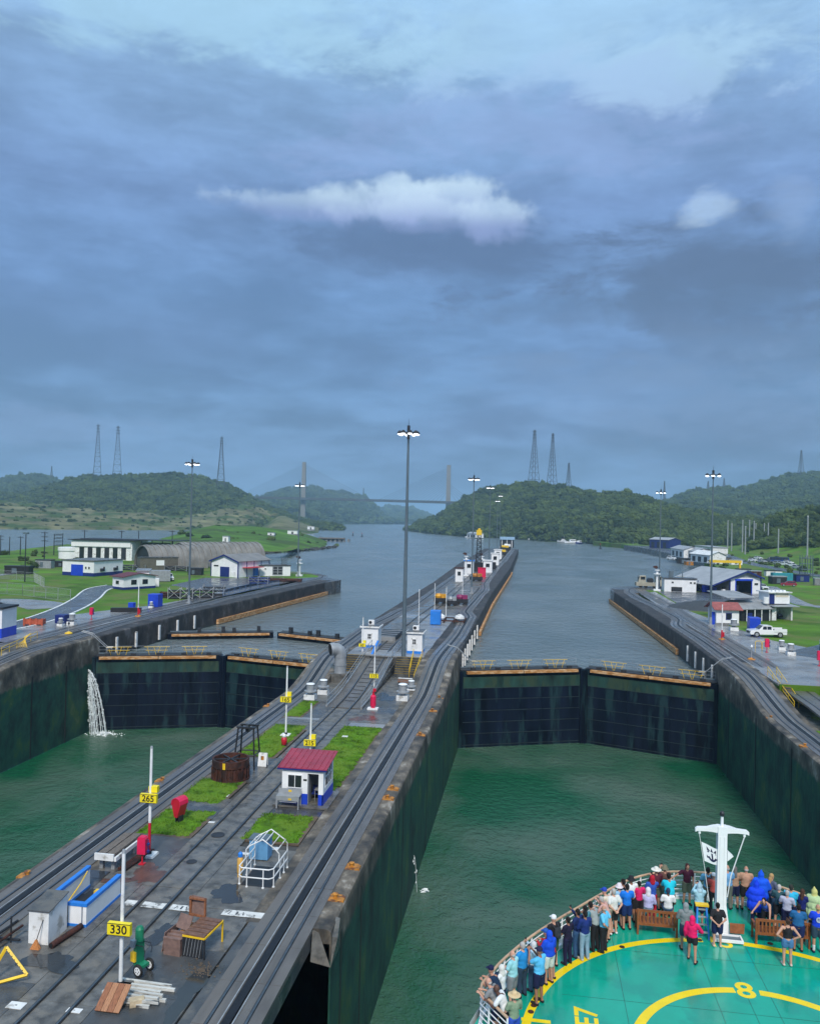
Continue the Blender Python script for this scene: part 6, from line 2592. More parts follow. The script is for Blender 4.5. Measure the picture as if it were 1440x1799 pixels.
fence('chain-link fence at the far left beside the wet yard', [G(-40, 1040, ZU), G(40, 1046, ZU), G(124, 1057, ZU)], 2.4, 4)
fence('chain-link fence round the street lamp lawn', [G(0, 1016, ZU), G(60, 1022, ZU), G(78, 1032, ZU)], 2.2, 5)
fence('blue-grey wire fence along the left track behind the pipe racks', [G(392, 1048, ZU), G(440, 1037, ZU), G(490, 1030, ZU)], 1.5, 3, mat('blue_grey_paint', (.10, .19, .36), .5))
for i, (px, py, w, h, rz, lab) in enumerate(((318, 1052, 5.0, 2.4, .25, 'rack of dark pipes nearest the left lamp mast'), (352, 1050, 5.5, 2.2, .25, 'second rack of dark pipes right of the left lamp mast'), (376, 1046, 4.5, 2.4, .25, 'grey crate frame at the end of the pipe racks'), (300, 1050, 4.0, 1.3, .3, 'low rusty rack of pipes by the blue cabinet'), (455, 1026, 5.0, 2.2, .12, 'dark blue covered skip on the yard by the left wall'), (236, 1002, 8.0, 1.9, 0, 'black lattice crates stacked before the hangar mouth'), (310, 1003, 7.0, 1.7, .1, 'black lattice crates at the end of the lean-to'), (500, 1022, 9.0, .8, .1, 'low timber staging by the low white store'))):
 t = thing('pipe_rack', lab, 'rack', G(px, py, ZU), rz, group='racks and crates on the left bank')
 fr = M_RUST if i in (3, 7) else M_GREY
 for x in (-w / 2, 0, w / 2):
  for y in (-.8, .8):
   mb = MB()
   mb.box(x - .07, x + .07, y - .07, y + .07, 0, h)
   mb.obj('upright', fr, t)
 for k in range(2):
  for (x0, x1) in ((-w / 2, 0), (0, w / 2)):
   mb = MB()
   mb.cyl((x0, -.88, .1), (x1, -.88, h - .1), .05, n=4)
   mb.cyl((x0, -.88, h - .1), (x1, -.88, .1), .05, n=4)
   mb.obj('brace', M_WHITE_D if i in (0, 1) else fr, t)
 for k in range(6):
  mb = MB()
  mb.cyl((-w / 2 - .2, -.6 + .24 * k, .25 + (k % 3) * h * .3), (w / 2 + .2, -.6 + .24 * k, .25 + (k % 3) * h * .3), .18, n=8)
  mb.obj('pipe', M_BLUE_D if i == 4 else (M_RUST if i in (3, 7) else M_DARK), t)
stair_rail('yellow handrail running down beside the left bank stair', G(3, 1152, ZU), G(66, 1122, ZU), posts=6)
yb = thing('yellow_barrier', 'leaning bundle of yellow barrier rails on the left bank stair', 'barrier', G(44, 1138, ZU))
for k in range(6):
 mb = MB()
 mb.cyl((-.9 + k * .3, -.4, .1), (.6 - k * .2, .4, 1.9 - .1 * k), .035, n=6)
 mb.obj('rail', M_YEL, yb)

# ---------------------------------------------------------------- vehicles
def car(label, p, rz, col, kind='suv', s=1.0, group='parked cars'):
 """body lofted across the width from a side profile; nose towards +x"""
 t = thing({'pickup': 'pickup_truck', 'van': 'van', 'bus': 'bus'}.get(kind, 'parked_car'), label, {'pickup': 'pickup truck', 'van': 'van', 'bus': 'bus'}.get(kind, 'car'), p, rz, group=group)
 m = mat('car_paint_%02d%02d%02d' % tuple(int(c * 99) for c in col), col, .25, var=.03, coat=.6)
 P = {'suv': ([(-2.2, .35), (-2.25, .95), (-2.0, 1.05), (1.0, 1.05), (2.15, .92), (2.25, .55), (2.2, .32)], [(-2.05, 1.05), (-1.75, 1.62), (.25, 1.62), (1.0, 1.05)]),
  'pickup': ([(-2.9, .5), (-2.95, 1.15), (-1.0, 1.18), (1.3, 1.18), (2.75, 1.08), (2.9, .75), (2.85, .42)], [(-.75, 1.18), (-.6, 1.85), (.75, 1.88), (1.5, 1.18)]),
  'van': ([(-2.5, .4), (-2.55, 1.15), (1.7, 1.15), (2.5, .95), (2.6, .6), (2.5, .36)], [(-2.5, 1.15), (-2.4, 2.0), (.9, 2.05), (1.7, 1.15)]),
  'bus': ([(-5.5, .45), (-5.6, 1.5), (5.5, 1.5), (5.6, .8), (5.5, .42)], [(-5.55, 1.5), (-5.4, 3.2), (5.1, 3.2), (5.5, 1.5)])}[kind]
 w = {'bus': 1.25, 'pickup': 1.0, 'van': .98}.get(kind, .9)
 for nm, prof, k0, mm in (('body', P[0], 1.0, m), ('cabin', P[1], .92, m)):
  mb = MB()
  n = len(prof)
  top = .86 if nm == 'cabin' else .97
  zmx, zmn = max(z for _, z in prof), min(z for _, z in prof)
  wy = lambda z: w * (k0 - (1 - top) * (z - zmn) / (zmx - zmn))
  mb.loft([[(x * s, -wy(z) * s, z * s) for x, z in prof], [(x * s, wy(z) * s, z * s) for x, z in prof]])
  mb.obj(nm, mm, t)
 c = P[1]
 x0, x1 = c[0][0], c[-1][0]
 z0, z1 = c[0][1] + .06, c[1][1] - .1
 npan = {'bus': 6, 'pickup': 2, 'van': 3}.get(kind, 3)
 for sd in (-1, 1):
  for k in range(npan):
   a0 = x0 + .25 + (x1 - x0 - .75) * k / npan
   a1 = x0 + .25 + (x1 - x0 - .75) * (k + .88) / npan
   yb = (w * .925) * s
   mb = MB()
   mb.add([(a0 * s, sd * yb, z0 * s), (a1 * s, sd * yb, z0 * s), ((a1 - .12 if k == npan - 1 else a1) * s, sd * (yb - .10 * s), z1 * s), (a0 * s, sd * (yb - .10 * s), z1 * s)], [(0, 1, 2, 3)])
   mb.obj('side_window', M_GLASS, t)
 mb = MB()
 f0, f1 = c[-1], c[-2]
 q = lambda u, y: ((f0[0] + (f1[0] - f0[0]) * u + .02) * s, y * s, (f0[1] + (f1[1] - f0[1]) * u + .02) * s)
 mb.add([q(.1, -w * .82), q(.1, w * .82), q(.92, w * .76), q(.92, -w * .76)], [(0, 1, 2, 3)])
 mb.obj('windscreen', M_GLASS, t)
 mb = MB()
 r0, r1 = c[0], c[1]
 q = lambda u, y: ((r0[0] + (r1[0] - r0[0]) * u - .02) * s, y * s, (r0[1] + (r1[1] - r0[1]) * u + .02) * s)
 mb.add([q(.15, -w * .8), q(.15, w * .8), q(.9, w * .74), q(.9, -w * .74)], [(0, 1, 2, 3)])
 mb.obj('rear_window', M_GLASS, t)
 nose = P[0][-2]
 mb = MB()
 mb.box((nose[0] - .1) * s, (nose[0] + .04) * s, -w * .6 * s, w * .6 * s, (nose[1] - .15) * s, (nose[1] + .18) * s)
 mb.obj('grille', M_BLACK, t)
 for sd in (-1, 1):
  mb = MB()
  mb.box((nose[0] - .12) * s, (nose[0] + .02) * s, sd * w * .78 * s - .14 * s, sd * w * .78 * s + .14 * s, (nose[1] + .02) * s, (nose[1] + .22) * s)
  mb.obj('headlight', M_GREY, t)
 ax = {'suv': (-1.4, 1.4), 'pickup': (-1.85, 1.85), 'van': (-1.6, 1.65), 'bus': (-3.4, 3.6)}[kind]
 for x in ax:
  for sd in (-1, 1):
   r = .36 * s * (1.25 if kind in ('bus', 'pickup') else 1)
   mb = MB()
   mb.cyl((x * s, sd * (w - .2) * s, r), (x * s, sd * (w + .03) * s, r), r, n=16)
   wo_ = mb.obj('tyre', M_RUBBER, t)
   mb = MB()
   mb.cyl((x * s, sd * (w + .031) * s, r), (x * s, sd * (w + .04) * s, r), r * .6, n=12)
   mb.obj('rim', M_GREY, wo_)
 if kind == 'pickup':
  mb = MB()
  mb.box(-2.75 * s, -.95 * s, -.82 * s, .82 * s, 1.181 * s, 1.20 * s)
  mb.obj('load_bed', M_BLACK, t)
  for sd in (-1, 1):
   mb = MB()
   mb.box(-2.9 * s, -.9 * s, (sd * .98 - .06) * s, (sd * .98 + .06) * s, .9 * s, 1.42 * s)
   mb.obj('tool_locker', m, t)
 return t


WH, SIL = (.78, .79, .80), (.40, .42, .44)
car('white pickup truck with tool lockers parked on the right apron', G(1348, 1120, ZU) + Vector((0, 1, 0)), R(186), WH, 'pickup', 1.0)
car('white van cut off by the right border', G(1447, 1143, ZU) + Vector((.6, 0, 0)), R(258), WH, 'van')
car('white car parked beside the grey container on the left bank', G(297, 1020, ZU), R(-60), WH, 'suv', 1.15)
car('dark car inside the open bay under the white tower', G(1373, 1086, ZU) + Vector((0, 1.0, 0)), R(-95), (.03, .035, .05), 'suv', .9)
car('white car beside the open-doored workshop', G(1338, 1036, ZU), R(-80), WH, 'suv', 1.0)
car('dark red car by the turquoise container', G(1384, 1030, ZU), R(170), (.25, .02, .04), 'suv', 1.0)
cars = [(1322, 987, WH, 'white car at the left end of the car park row'), (1331, 983, WH, 'white car behind the row, left end of the car park'), (1338, 989, SIL, 'silver car second in the car park row'), (1348, 989, (.05, .06, .08), 'dark car in the middle of the car park row'),
  (1355, 986, (.08, .09, .11), 'grey car before the blue bus'), (1366, 992, SIL, 'silver car under the blue bus end'), (1378, 994, WH, 'white car in the car park right of the bus'), (1384, 991, WH, 'white car behind, right of the bus'), (1391, 996, WH, 'last white car in the car park row'), (1400, 1000, SIL, 'silver car at the right end of the car park row')]
for px, py, c_, lab in cars:
 car(lab, G(px, py, ZU), R(-70 + (px % 7)), c_, 'suv', 1.15)
car('dark blue bus parked behind the row of cars', G(1372, 989, ZU) + Vector((0, 4, 0)), R(-8), (.02, .05, .20), 'bus', .85)
for px, py, lab in ((1180, 984, 'white car on the waterside quay, left of the sheds'), (1243, 988, 'white car by the waterside road'), (1252, 992, 'white car nearest on the waterside road'), (1262, 966, 'white van-like car up the waterside road')):
 car(lab, G(px, py, ZU), R(-60), WH, 'suv', 1.3)

# right bank ------------------------------------------------------------------
a, ln, an = oriented((1166, 1039), (1222, 1041))
b = block('flat_white_store', 'long low white store on the tip of the right bank', a, ln, an, 5, 3.4, 'flat', roofm=M_CONC_B, over=.25)
panel(b, 'dark_hatch', M_DARK, ln * .22, ln * .56, .1, 1.3)
for u in (.26, .83, .95):
 win(b, ln * u - .35, ln * u + .35, 2.2, 2.8)
mb = MB()
mb.cyl((ln * .6, 2, 3.6), (ln * .6, 2, 5.4), .12, n=6)
mb.box(ln * .18, ln * .32, 2, 3, 3.7, 5.4)
mb.obj('roof_plant', M_GREYP, b)
a, ln, an = oriented((1281, 1043), (1335, 1043))
b = thing('workshop', 'white gabled workshop with blue trim and wide open door on the right bank', 'building', a, an)
D_, h, rs = 20, 4.2, 1.7
for (x0, x1, z0, z1) in ((0, ln * .18, 0, h), (ln * .72, ln, 0, h), (ln * .18, ln * .72, 3.5, h)):
 mb = MB()
 mb.box(x0, x1, 0, .2, z0, z1)
 mb.obj('front_wall', M_WHITE, b)
mb = MB()
mb.add([(0, .1, h), (ln, .1, h), (ln / 2, .1, h + rs)], [(0, 1, 2)])
mb.obj('gable', M_GREY, b)
for x in (0, ln - .2):
 mb = MB()
 mb.box(x, x + .2, .2, D_, 0, h)
 mb.obj('side_wall', M_GREY, b)
mb = MB()
mb.box(.2, ln - .2, D_ - .2, D_, 0, h)
mb.obj('rear_wall', M_DARK, b)
mb = MB()
mb.box(.2, ln - .2, .2, D_ - .2, 0, .03)
mb.obj('floor', M_CONC_B, b)
for sg in (-1, 1):
 mb = MB()
 e = ln / 2 + (.6 if sg > 0 else 6)
 sl = rs / (ln / 2)
 mb.slab([(ln / 2, -.8, h + rs + .1), (ln / 2 + sg * e, -.8, h + rs + .1 - sl * e), (ln / 2 + sg * e, D_, h + rs + .1 - sl * e), (ln / 2, D_, h + rs + .1)], (0, 0, 1), .14)
 mb.obj('roof', mat('pale_roof_sheet', (.34, .35, .36), .4, var=.15, vscale=.4), b)
 mb = MB()
 mb.slab([(ln / 2, -.85, h + rs - .2), (ln / 2 + sg * e, -.85, h + rs - .2 - sl * e), (ln / 2 + sg * e, -.85, h + rs + .24 - sl * e), (ln / 2, -.85, h + rs + .24)], (0, 1, 0), .04)
 mb.obj('barge_board', M_BLUE_D, b)
mb = MB()
mb.box(ln * .16, ln * .74, -.1, -.002, 3.4, 3.9)
mb.obj('door_lintel', M_BLUE, b)
for x in (ln * .18, ln * .70):
 mb = MB()
 mb.box(x - .1, x + .15, -.12, -.002, 0, 3.4)
 mb.obj('door_jamb', M_BLUE, b)
for x in (0, ln):
 mb = MB()
 mb.box(x - .15, x + .15, -.12, .1, 0, h)
 mb.obj('corner_trim', M_BLUE_D, b)
win(b, ln * .78, ln * .92, 2.2, 2.9)
for k in range(4):
 mb = MB()
 mb.cyl((-5.2, 1 + k * 5.5, 0), (-5.2, 1 + k * 5.5, 3.0), .1, n=6)
 mb.obj('lean_to_post', M_BLUE_D, b)
for i, (x, y, w, hh, m_) in enumerate(((-3.5, 2, 1.2, 1.6, M_BLUE_D), (-1.6, .6, .8, 1.1, M_WHITE), (-4.6, 4, 1.3, 1.9, M_BLUE), (-.8, 1.6, .6, 1.5, M_BLACK), (ln * .3, 3, 1.1, 2.6, M_YEL), (ln * .55, 5, 1.4, 1.9, M_GREY))):
 t = thing('machine_crate', ['dark blue crate under the workshop lean-to', 'white crate beside the workshop lean-to', 'bright blue crate at the edge of the workshop lean-to', 'black drum stand against the workshop wall', 'yellow machine inside the open workshop', 'grey machine inside the open workshop'][i], 'crate', Vector(a) + Matrix.Rotation(an, 3, 'Z') @ Vector((x, y, .03)), an, group='kit around the workshop')
 mb = MB()
 mb.box(-w / 2, w / 2, -w / 2, w / 2, .1, hh)
 mb.obj('body', m_, t)
 mb = MB()
 mb.box(-w / 2 - .06, w / 2 + .06, -w / 2 - .06, w / 2 + .06, 0, .1)
 mb.box(-w * .3, w * .3, -w * .3, w * .3, hh, hh + .15)
 mb.obj('trim', M_DARK, t)
a, ln, an = oriented((1257, 1098), (1297, 1099))
b = block('red_roof_hut', 'white hut with faded red roof beside the lamp mast on the right bank', a, ln, an, 4.2, 2.9, 'side', roofm=mat('faded_red_tiles', (.30, .085, .075), .6, var=.2, vscale=1.5), rise=.9, over=.55)
win(b, ln * .42, ln * .68, 1.0, 2.2, 0, M_BLUE_D)
panel(b, 'door', M_BLUE, -.9, -.1, .05, 2.3, .4)
panel(b, 'plinth', M_CONC_L, -.1, ln + .1, 0, .4, -.002, .05)
a, ln, an = oriented((1302, 1091), (1352, 1090))
b = block('grey_shed', 'dark open shed with pale grey sheet roofs behind the red-roofed hut', a, ln, an, 6, 2.4, 'side', wall=M_DARK, roofm=mat('dull_roof_sheet', (.27, .28, .29), .5, var=.2, vscale=.6), rise=1.1, over=.7)
for u in (.1, .38, .62, .9):
 panel(b, 'shed_post', M_WHITE_D, ln * u - .08, ln * u + .08, 0, 2.4, -.5, .12)
panel(b, 'blue_panel', M_BLUE_D, ln * .12, ln * .34, .2, 1.5, -.1)
mb = MB()
mb.slab([(-2.5, 1, 4.2), (4, 1, 4.2), (4, 7, 5.0), (-2.5, 7, 5.0)], (0, 0, 1), .1)
mb.obj('upper_roof', mat('dull_roof_sheet', (.27, .28, .29), .5), b)
a, ln, an = oriented((1355, 1090), (1391, 1090))
b = thing('control_tower', 'two-storey white tower with an open car bay below and balcony roof', 'building', a, an)
for (x0, x1, y0, y1) in ((0, .9, 0, 4), (ln - .3, ln, 0, .3), (ln - .25, ln, .3, 4), (.9, ln, 3.8, 4)):
 mb = MB()
 mb.box(x0, x1, y0, y1, 0, 2.7)
 mb.obj('lower_wall', M_WHITE_D, b)
mb = MB()
mb.slab([(-.3, -.9, 2.65), (ln + .9, -.9, 2.65), (ln + .9, 4, 3.0), (-.3, 4, 3.0)], (0, 0, 1), .12)
mb.obj('canopy', M_GREY, b)
mb = MB()
mb.box(-.2, ln - .1, .8, 4, 3.1, 5.2)
mb.obj('upper_wall', M_WHITE, b)
panel(b, 'door', M_BLUE_D, -.1, 1.0, 3.1, 5.0, .8)
panel(b, 'cream_panel', mat('cream_panel', (.62, .56, .45), .6), 1.3, ln - .4, 4.4, 5.1, .8, .05)
mb = MB()
mb.box(-.6, ln + .1, .3, 4.3, 5.2, 5.4)
mb.obj('roof', M_WHITE_D, b)
for k in range(5):
 mb = MB()
 mb.box(.2 + k * .8, .7 + k * .8, 1.5, 2.2, 5.4, 5.65)
 mb.obj('roof_box', M_WHITE_D, b)
mb = MB()
mb.cyl((-1.0, .5, 3.2), (-1.0, .5, 4.4), .5, n=12)
mb.obj('tank', M_WHITE, b)
tarp = thing('ash_heap', 'wide dark grey heap of spoil on the right bank yard', 'heap', G(1240, 1068, ZU))
mb = MB()
n, mrows = 16, 6
vs = []
rnd = random.Random(9)
for j in range(mrows + 1):
 for i in range(n):
  a_ = 2 * math.pi * i / n
  r_ = 1 - j / mrows
  vs.append((math.cos(a_) * 8.5 * r_, math.sin(a_) * 7 * r_, (1 - r_ ** 1.7) * 1.5 + rnd.uniform(-.1, .1)))
mb.add(vs, [(j * n + i, j * n + (i + 1) % n, (j + 1) * n + (i + 1) % n, (j + 1) * n + i) for j in range(mrows) for i in range(n)])
mb.obj('spoil', mat('dark_spoil', (.045, .05, .056), .7, var=.25, bump=.5, bscale=3), tarp, smooth=True)


def loco(label, p, rz):
 t = thing('towing_locomotive', label, 'locomotive', p, rz, group='towing locomotives')
 M_L = mat('locomotive_beige', (.36, .34, .27), .45, var=.12)
 mb = MB()
 mb.box(-4, 4, -1.2, 1.2, .5, 1.5)
 mb.obj('chassis', M_L, t)
 for s in (-1, 1):
  mb = MB()
  mb.loft([[(s * 1.4, -1.1, 1.5), (s * 1.4, 1.1, 1.5), (s * 1.4, 1.0, 3.4), (s * 1.4, -1.0, 3.4)], [(s * 3.4, -1.1, 1.5), (s * 3.4, 1.1, 1.5), (s * 3.0, .9, 3.3), (s * 3.0, -.9, 3.3)]])
  c_ = mb.obj('cab', M_L, t)
  mb = MB()
  mb.box(s * 2.2 - .6, s * 2.2 + .6, -1.12, 1.12, 2.3, 3.1)
  mb.box(min(s * 3.0, s * 3.28), max(s * 3.0, s * 3.28), -.8, .8, 2.3, 3.0)
  mb.obj('cab_window', M_GLASS, c_)
 mb = MB()
 mb.cyl((0, -1.0, 2.0), (0, 1.0, 2.0), .75, n=14)
 mb.obj('winch', M_DARK, t)
 for x in (-2.6, -1.2, 1.2, 2.6):
  for s in (-1, 1):
   mb = MB()
   mb.cyl((x, s * .7, .42), (x, s * .85, .42), .4, n=12)
   mb.obj('wheel', M_DARK, t)
 return t


loco('beige towing locomotive on the bend of the right bank track', Vector((33.5, 234.2, 13.08)), R(4))
loco('second beige towing locomotive behind the white store', Vector((44, 235.0, 13.08)), 0)


def semaphore(label, p, h, rz=0.0):
 t = thing('arrow_signal', label, 'signal', p, rz, group='white arrow signals')
 mb = MB()
 mb.box(-.9, .9, -.6, .6, 0, .45)
 mb.obj('foot_slab', M_WHITE, t)
 mb = MB()
 mb.cyl((0, 0, .4), (0, 0, h - 1.8), .34, .30, 12)
 mb.obj('column', M_WHITE, t, smooth='auto')
 mb = MB()
 mb.lathe([(.95, h - 2.4), (.95, h - 2.2), (.3, h - 2.2), (.3, h - 1.4), (.7, h - 1.4), (.7, h - 1.2)], 14)
 mb.obj('gallery', M_WHITE, t)
 mb = MB()
 mb.slab([(-1.2, -.1, h - .5), (-.2, -.1, h - 1.0), (.3, -.1, h - .6), (-.1, -.1, h - .1), (-.9, -.1, h - .2)], (0, 1, 0), .2)
 mb.obj('arrow', M_RUST, t)
 return t


sp_ = G(1153, 1038, ZU)
semaphore('white arrow signal at the tip of the right bank', sp_, atY(1150, 993, sp_.y).z - ZU)
sp_ = G(818, 1012, ZU)
semaphore('white arrow signal on the far island, left of the nearest mast', sp_, atY(815, 970, sp_.y).z - ZU)
sp_ = G(846, 1004, ZU)
semaphore('white arrow signal on the far island, over the red box', sp_, atY(849, 971, sp_.y).z - ZU)
sp_ = G(526, 1012, ZU)
semaphore('white arrow signal on the left wall tip, beside the lamp mast', sp_, atY(527, 976, sp_.y).z - ZU)
stair_rail('yellow handrail down the dark stair on the right bank', Vector((28.6, 102.8, ZU)), Vector((28.6, 92.8, ZN)), posts=6)
stair_rail('second yellow handrail of the dark stair, farther from the lock', Vector((30.0 - .4, 102.8, ZU)), Vector((29.6, 94.5, ZN)), posts=5)
stairs('dark steps between yellow handrails on the right bank', 28.7, 29.5, 95.2, ZN, 8, .25, .28)
hp = thing('hoop_rail', 'pair of yellow hoop rails before the white pickup', 'barrier', G(1337, 1140, ZU))
for k in range(2):
 mb = MB()
 mb.tube([(-.9 + k * 1.0, 0, 0), (-.9 + k * 1.0, 0, .95), (-.75 + k * 1.0, 0, 1.1), (-.05 + k * 1.0, .3, 1.1), (.05 + k * 1.0, .3, .95), (.05 + k * 1.0, .3, 0)], .045, 6)
 mb.obj('hoop', M_YEL, hp)
cn2 = thing('shipping_container', 'turquoise container by the roadside on the right bank', 'container', G(1372, 1021, ZU), .1)
mb = MB()
mb.box(-3.2, 3.2, -1.2, 1.2, .1, 2.7)
mb.obj('box', mat('turquoise_paint', (.03, .26, .32), .5, var=.15), cn2)
for k in range(10):
 mb = MB()
 mb.box(-3.1 + k * .62, -2.9 + k * .62, -1.26, -1.2, .2, 2.6)
 mb.obj('corrugation', mat('turquoise_paint', (.03, .26, .32), .5), cn2)
lt = G(1415, 1015, ZU)
t = thing('steel_scaffold', 'grey steel scaffold tower by the road on the right bank', 'scaffold', lt)
for x in (-1.8, 0, 1.8):
 for y in (-1.2, 1.2):
  mb = MB()
  mb.cyl((x, y, 0), (x, y, 8), .14, n=5)
  mb.obj('upright', M_GREYP, t)
for z in range(1, 9, 2):
 mb = MB()
 mb.box(-2, 2, -1.4, 1.4, z - .1, z + .1)
 mb.obj('platform', M_GREYP, t)
yc = thing('yellow_crane_beam', 'yellow gantry beam behind the workshop roof', 'crane', G(1284, 1008, ZU) + Vector((0, 10, 0)), .1)
mb = MB()
mb.box(-6, 6, -.6, .6, 3.6, 4.6)
mb.obj('beam', M_YEL, yc)
for x in (-5.5, 5.5):
 mb = MB()
 mb.box(x - .3, x + .3, -.5, .5, 0, 3.6)
 mb.obj('leg', M_YEL, yc)
# tall white poles on the slope
for i, (px, py, ty, tx) in enumerate(((1277, 952, 915, 1278), (1284, 954, 920, 1284), (1303, 950, 914, 1304), (1308, 974, 925, 1309), (1315, 952, 914, 1316), (1323, 966, 916, 1324), (1326, 950, 920, 1327), (1341, 948, 920, 1342), (1348, 968, 919, 1349), (1366, 975, 930, 1366), (1417, 981, 907, 1421))):
 p = G(px, max(py, 966 + i % 3 * 2), ZU)
 H_ = atY(tx, ty, p.y).z - ZU
 t = thing('white_post', 'bare white post, number %s from the left in the row up the right-hand slope' % ['one', 'two', 'three', 'four', 'five', 'six', 'seven', 'eight', 'nine', 'ten', 'eleven'][i] if i < 10 else 'tallest bare white post, standing alone beside the scaffold tower', 'post', p, group='tall bare white posts on the right-hand slope')
 mb = MB()
 mb.cyl((0, 0, 0), (0, 0, H_), .5, .38, 7)
 mb.obj('shaft', M_GREY, t)
 mb = MB()
 mb.cyl((0, 0, H_), (0, 0, H_ + .3), .45, .3, 7)
 mb.obj('cap', M_GREY, t)
# waterside sheds
for i, (pa, pb, d_, h_, rf_, lab) in enumerate((((1140, 962), (1174, 964), 12, 6.5, 'side', 'open-fronted boathouse with grey roof on the far right shore'), ((1178, 976), (1200, 980), 9, 4.5, 'side', 'first waterside shed right of the boathouse'), ((1201, 979), (1222, 982), 8, 4.2, 'side', 'middle waterside shed with pale roof'),
            ((1212, 986), (1246, 990), 8, 4.0, 'side', 'nearest waterside shed with white roof'), ((1220, 968), (1250, 972), 10, 3.8, 'flat', 'flat-roofed building behind the waterside sheds'), ((1030, 949), (1058, 950), 14, 6, 'side', 'white-roofed clubhouse under the wooded hill'), ((1058, 950), (1086, 949), 12, 5, 'side', 'long pale building beside the clubhouse'), ((820, 944), (836, 945), 10, 5, 'side', 'small grey building at the foot of the wooded point'))):
 a, ln, an = oriented(pa, pb, ZU if i < 5 else ZW + 1)
 b = block('waterside_shed', lab, a, ln, an, d_, h_, rf_, wall=M_WHITE_D if i else M_BLUE_D, roofm=mat('pale_roof_sheet', (.34, .35, .36), .4) if i not in (3, 5) else M_WHITE_D, rise=1.6, over=.6, group='sheds along the right shore')
 for k in range(3):
  panel(b, 'bay', M_DARK, ln * (.1 + .3 * k), ln * (.26 + .3 * k), .3, h_ * .7)
quay = MB()
quay.prism([tuple(G(1095, 966, ZW)[:2]), tuple(G(1128, 971, ZW)[:2]), tuple(G(1235, 996, ZW)[:2]), tuple(G(1270, 1004, ZW)[:2]), (110, 440), (104, 560), (96, 690)], ZW - 2, ZU - .02)
struct('quay', quay, M_CONC_B)


def boat(label, p, rz, L_, m):
 t = thing('moored_boat', label, 'boat', p, rz, group='boats moored along the right shore')
 mb = MB()
 mb.loft([[(x * L_, -w * L_ * .18, .05 * L_ * k - .3), (x * L_, w * L_ * .18, .05 * L_ * k - .3), (x * L_, w * L_ * .22, .14 * L_ * k), (x * L_, -w * L_ * .22, .14 * L_ * k)] for x, w, k in ((-.5, .8, 1), (-.2, 1, 1), (.2, .95, 1.05), (.4, .6, 1.2), (.52, .08, 1.35))])
 mb.obj('hull', m, t)
 mb = MB()
 mb.box(-.32 * L_, .12 * L_, -.13 * L_, .13 * L_, .13 * L_, .30 * L_, taper=.02 * L_)
 c_ = mb.obj('cabin', M_WHITE, t)
 mb = MB()
 mb.box(-.28 * L_, .10 * L_, -.135 * L_, .135 * L_, .20 * L_, .25 * L_)
 mb.obj('cabin_window', M_GLASS, c_)
 mb = MB()
 mb.cyl((-.1 * L_, 0, .3 * L_), (-.1 * L_, 0, .62 * L_), .10, n=5)
 mb.obj('mast', M_GREY, t)
 return t


for i, (px, py, L_, m_) in enumerate(((938, 949, 14, M_WHITE), (950, 950, 12, M_WHITE_D), (962, 951, 16, M_WHITE), (975, 952, 15, M_WHITE), (988, 953, 12, M_WHITE_D), (1003, 955, 14, M_WHITE), (1016, 956, 12, M_BLUE_D), (1104, 966, 9, M_WHITE), (1113, 966, 10, M_WHITE), (1122, 968, 9, M_WHITE_D), (826, 945, 13, M_WHITE))):
 boat('moored boat, %s along the far right shore' % ['first from the wooded point', 'second from the point, low and pale', 'third from the point, larger', 'fourth from the point, mid-marina', 'fifth from the point', 'sixth from the point', 'last of the marina row, with dark hull', 'nearest the boathouse on its left', 'white and beamy before the boathouse', 'tied at the quay end', 'alone under the small grey building'][i], G(px, py, ZW), i * .7, L_, m_)
for i, (px, py) in enumerate(((1054, 964), (620, 941), (636, 943))):
 t = thing('buoy', ['dark channel buoy off the right shore', 'dark buoy in mid channel before the bridge, left one', 'dark buoy in mid channel before the bridge, right one'][i], 'buoy', G(px, py, ZW), group='channel buoys')
 mb = MB()
 mb.lathe([(1.2, -.2), (1.3, .5), (.6, .9), (.3, 3.0), (.1, 3.6)], 10)
 mb.obj('float', M_DARK, t)
 mb = MB()
 mb.cyl((0, 0, 3.6), (0, 0, 4.4), .3, .3, 8)
 mb.obj('lamp', M_RED, t)
# pier on the spit and small huts
t = thing('timber_pier', 'low timber pier with concrete piles at the end of the grassy spit', 'pier', G(560, 950, ZW))
o_ = G(560, 950, ZW)
e_ = G(606, 951, ZW) - o_
mb = MB()
ribbon(mb, [Vector((0, 0, 2.2)), e_ * .5 + Vector((0, 0, 2.2)), e_ + Vector((0, 0, 2.2))], -6, 6, 0, .8)
mb.obj('deck', M_OLD, t)
for k in range(7):
 for s in (-1, 1):
  p = e_ * (k / 6) + Vector((s * 4, -s * 3, 0))
  mb = MB()
  mb.box(p.x - 1, p.x + 1, p.y - 1, p.y + 1, -2, 2.2)
  mb.obj('pile', M_CONC_L, t)
for i, (px, py, z, w, h_, lab) in enumerate(((391, 952, 17, 3.5, 3.2, 'white radar cabin on the green mound'), (470, 940, 20, 5, 1.6, 'low white shelter on the green mound'), (505, 938, 20, 8, 2.6, 'white tank trailer on the ridge of the mound'), (540, 930, 14, 9, 4, 'small dark-roofed hut at the neck of the pier'))):
 b = block('mound_hut', lab, on_mound(px, py), w, 0, 3, h_, 'flat', wall=M_WHITE, roofm=M_GREY if i < 3 else M_DARK, over=.2, group='huts on the green mound')
 panel(b, 'door', M_DARK, w * .4, w * .6, 0, h_ * .7)
 mb = MB()
 mb.box(-.1, w + .1, -.1, 3.1, -2, .1)
 mb.obj('footing', M_CONC_L, b)

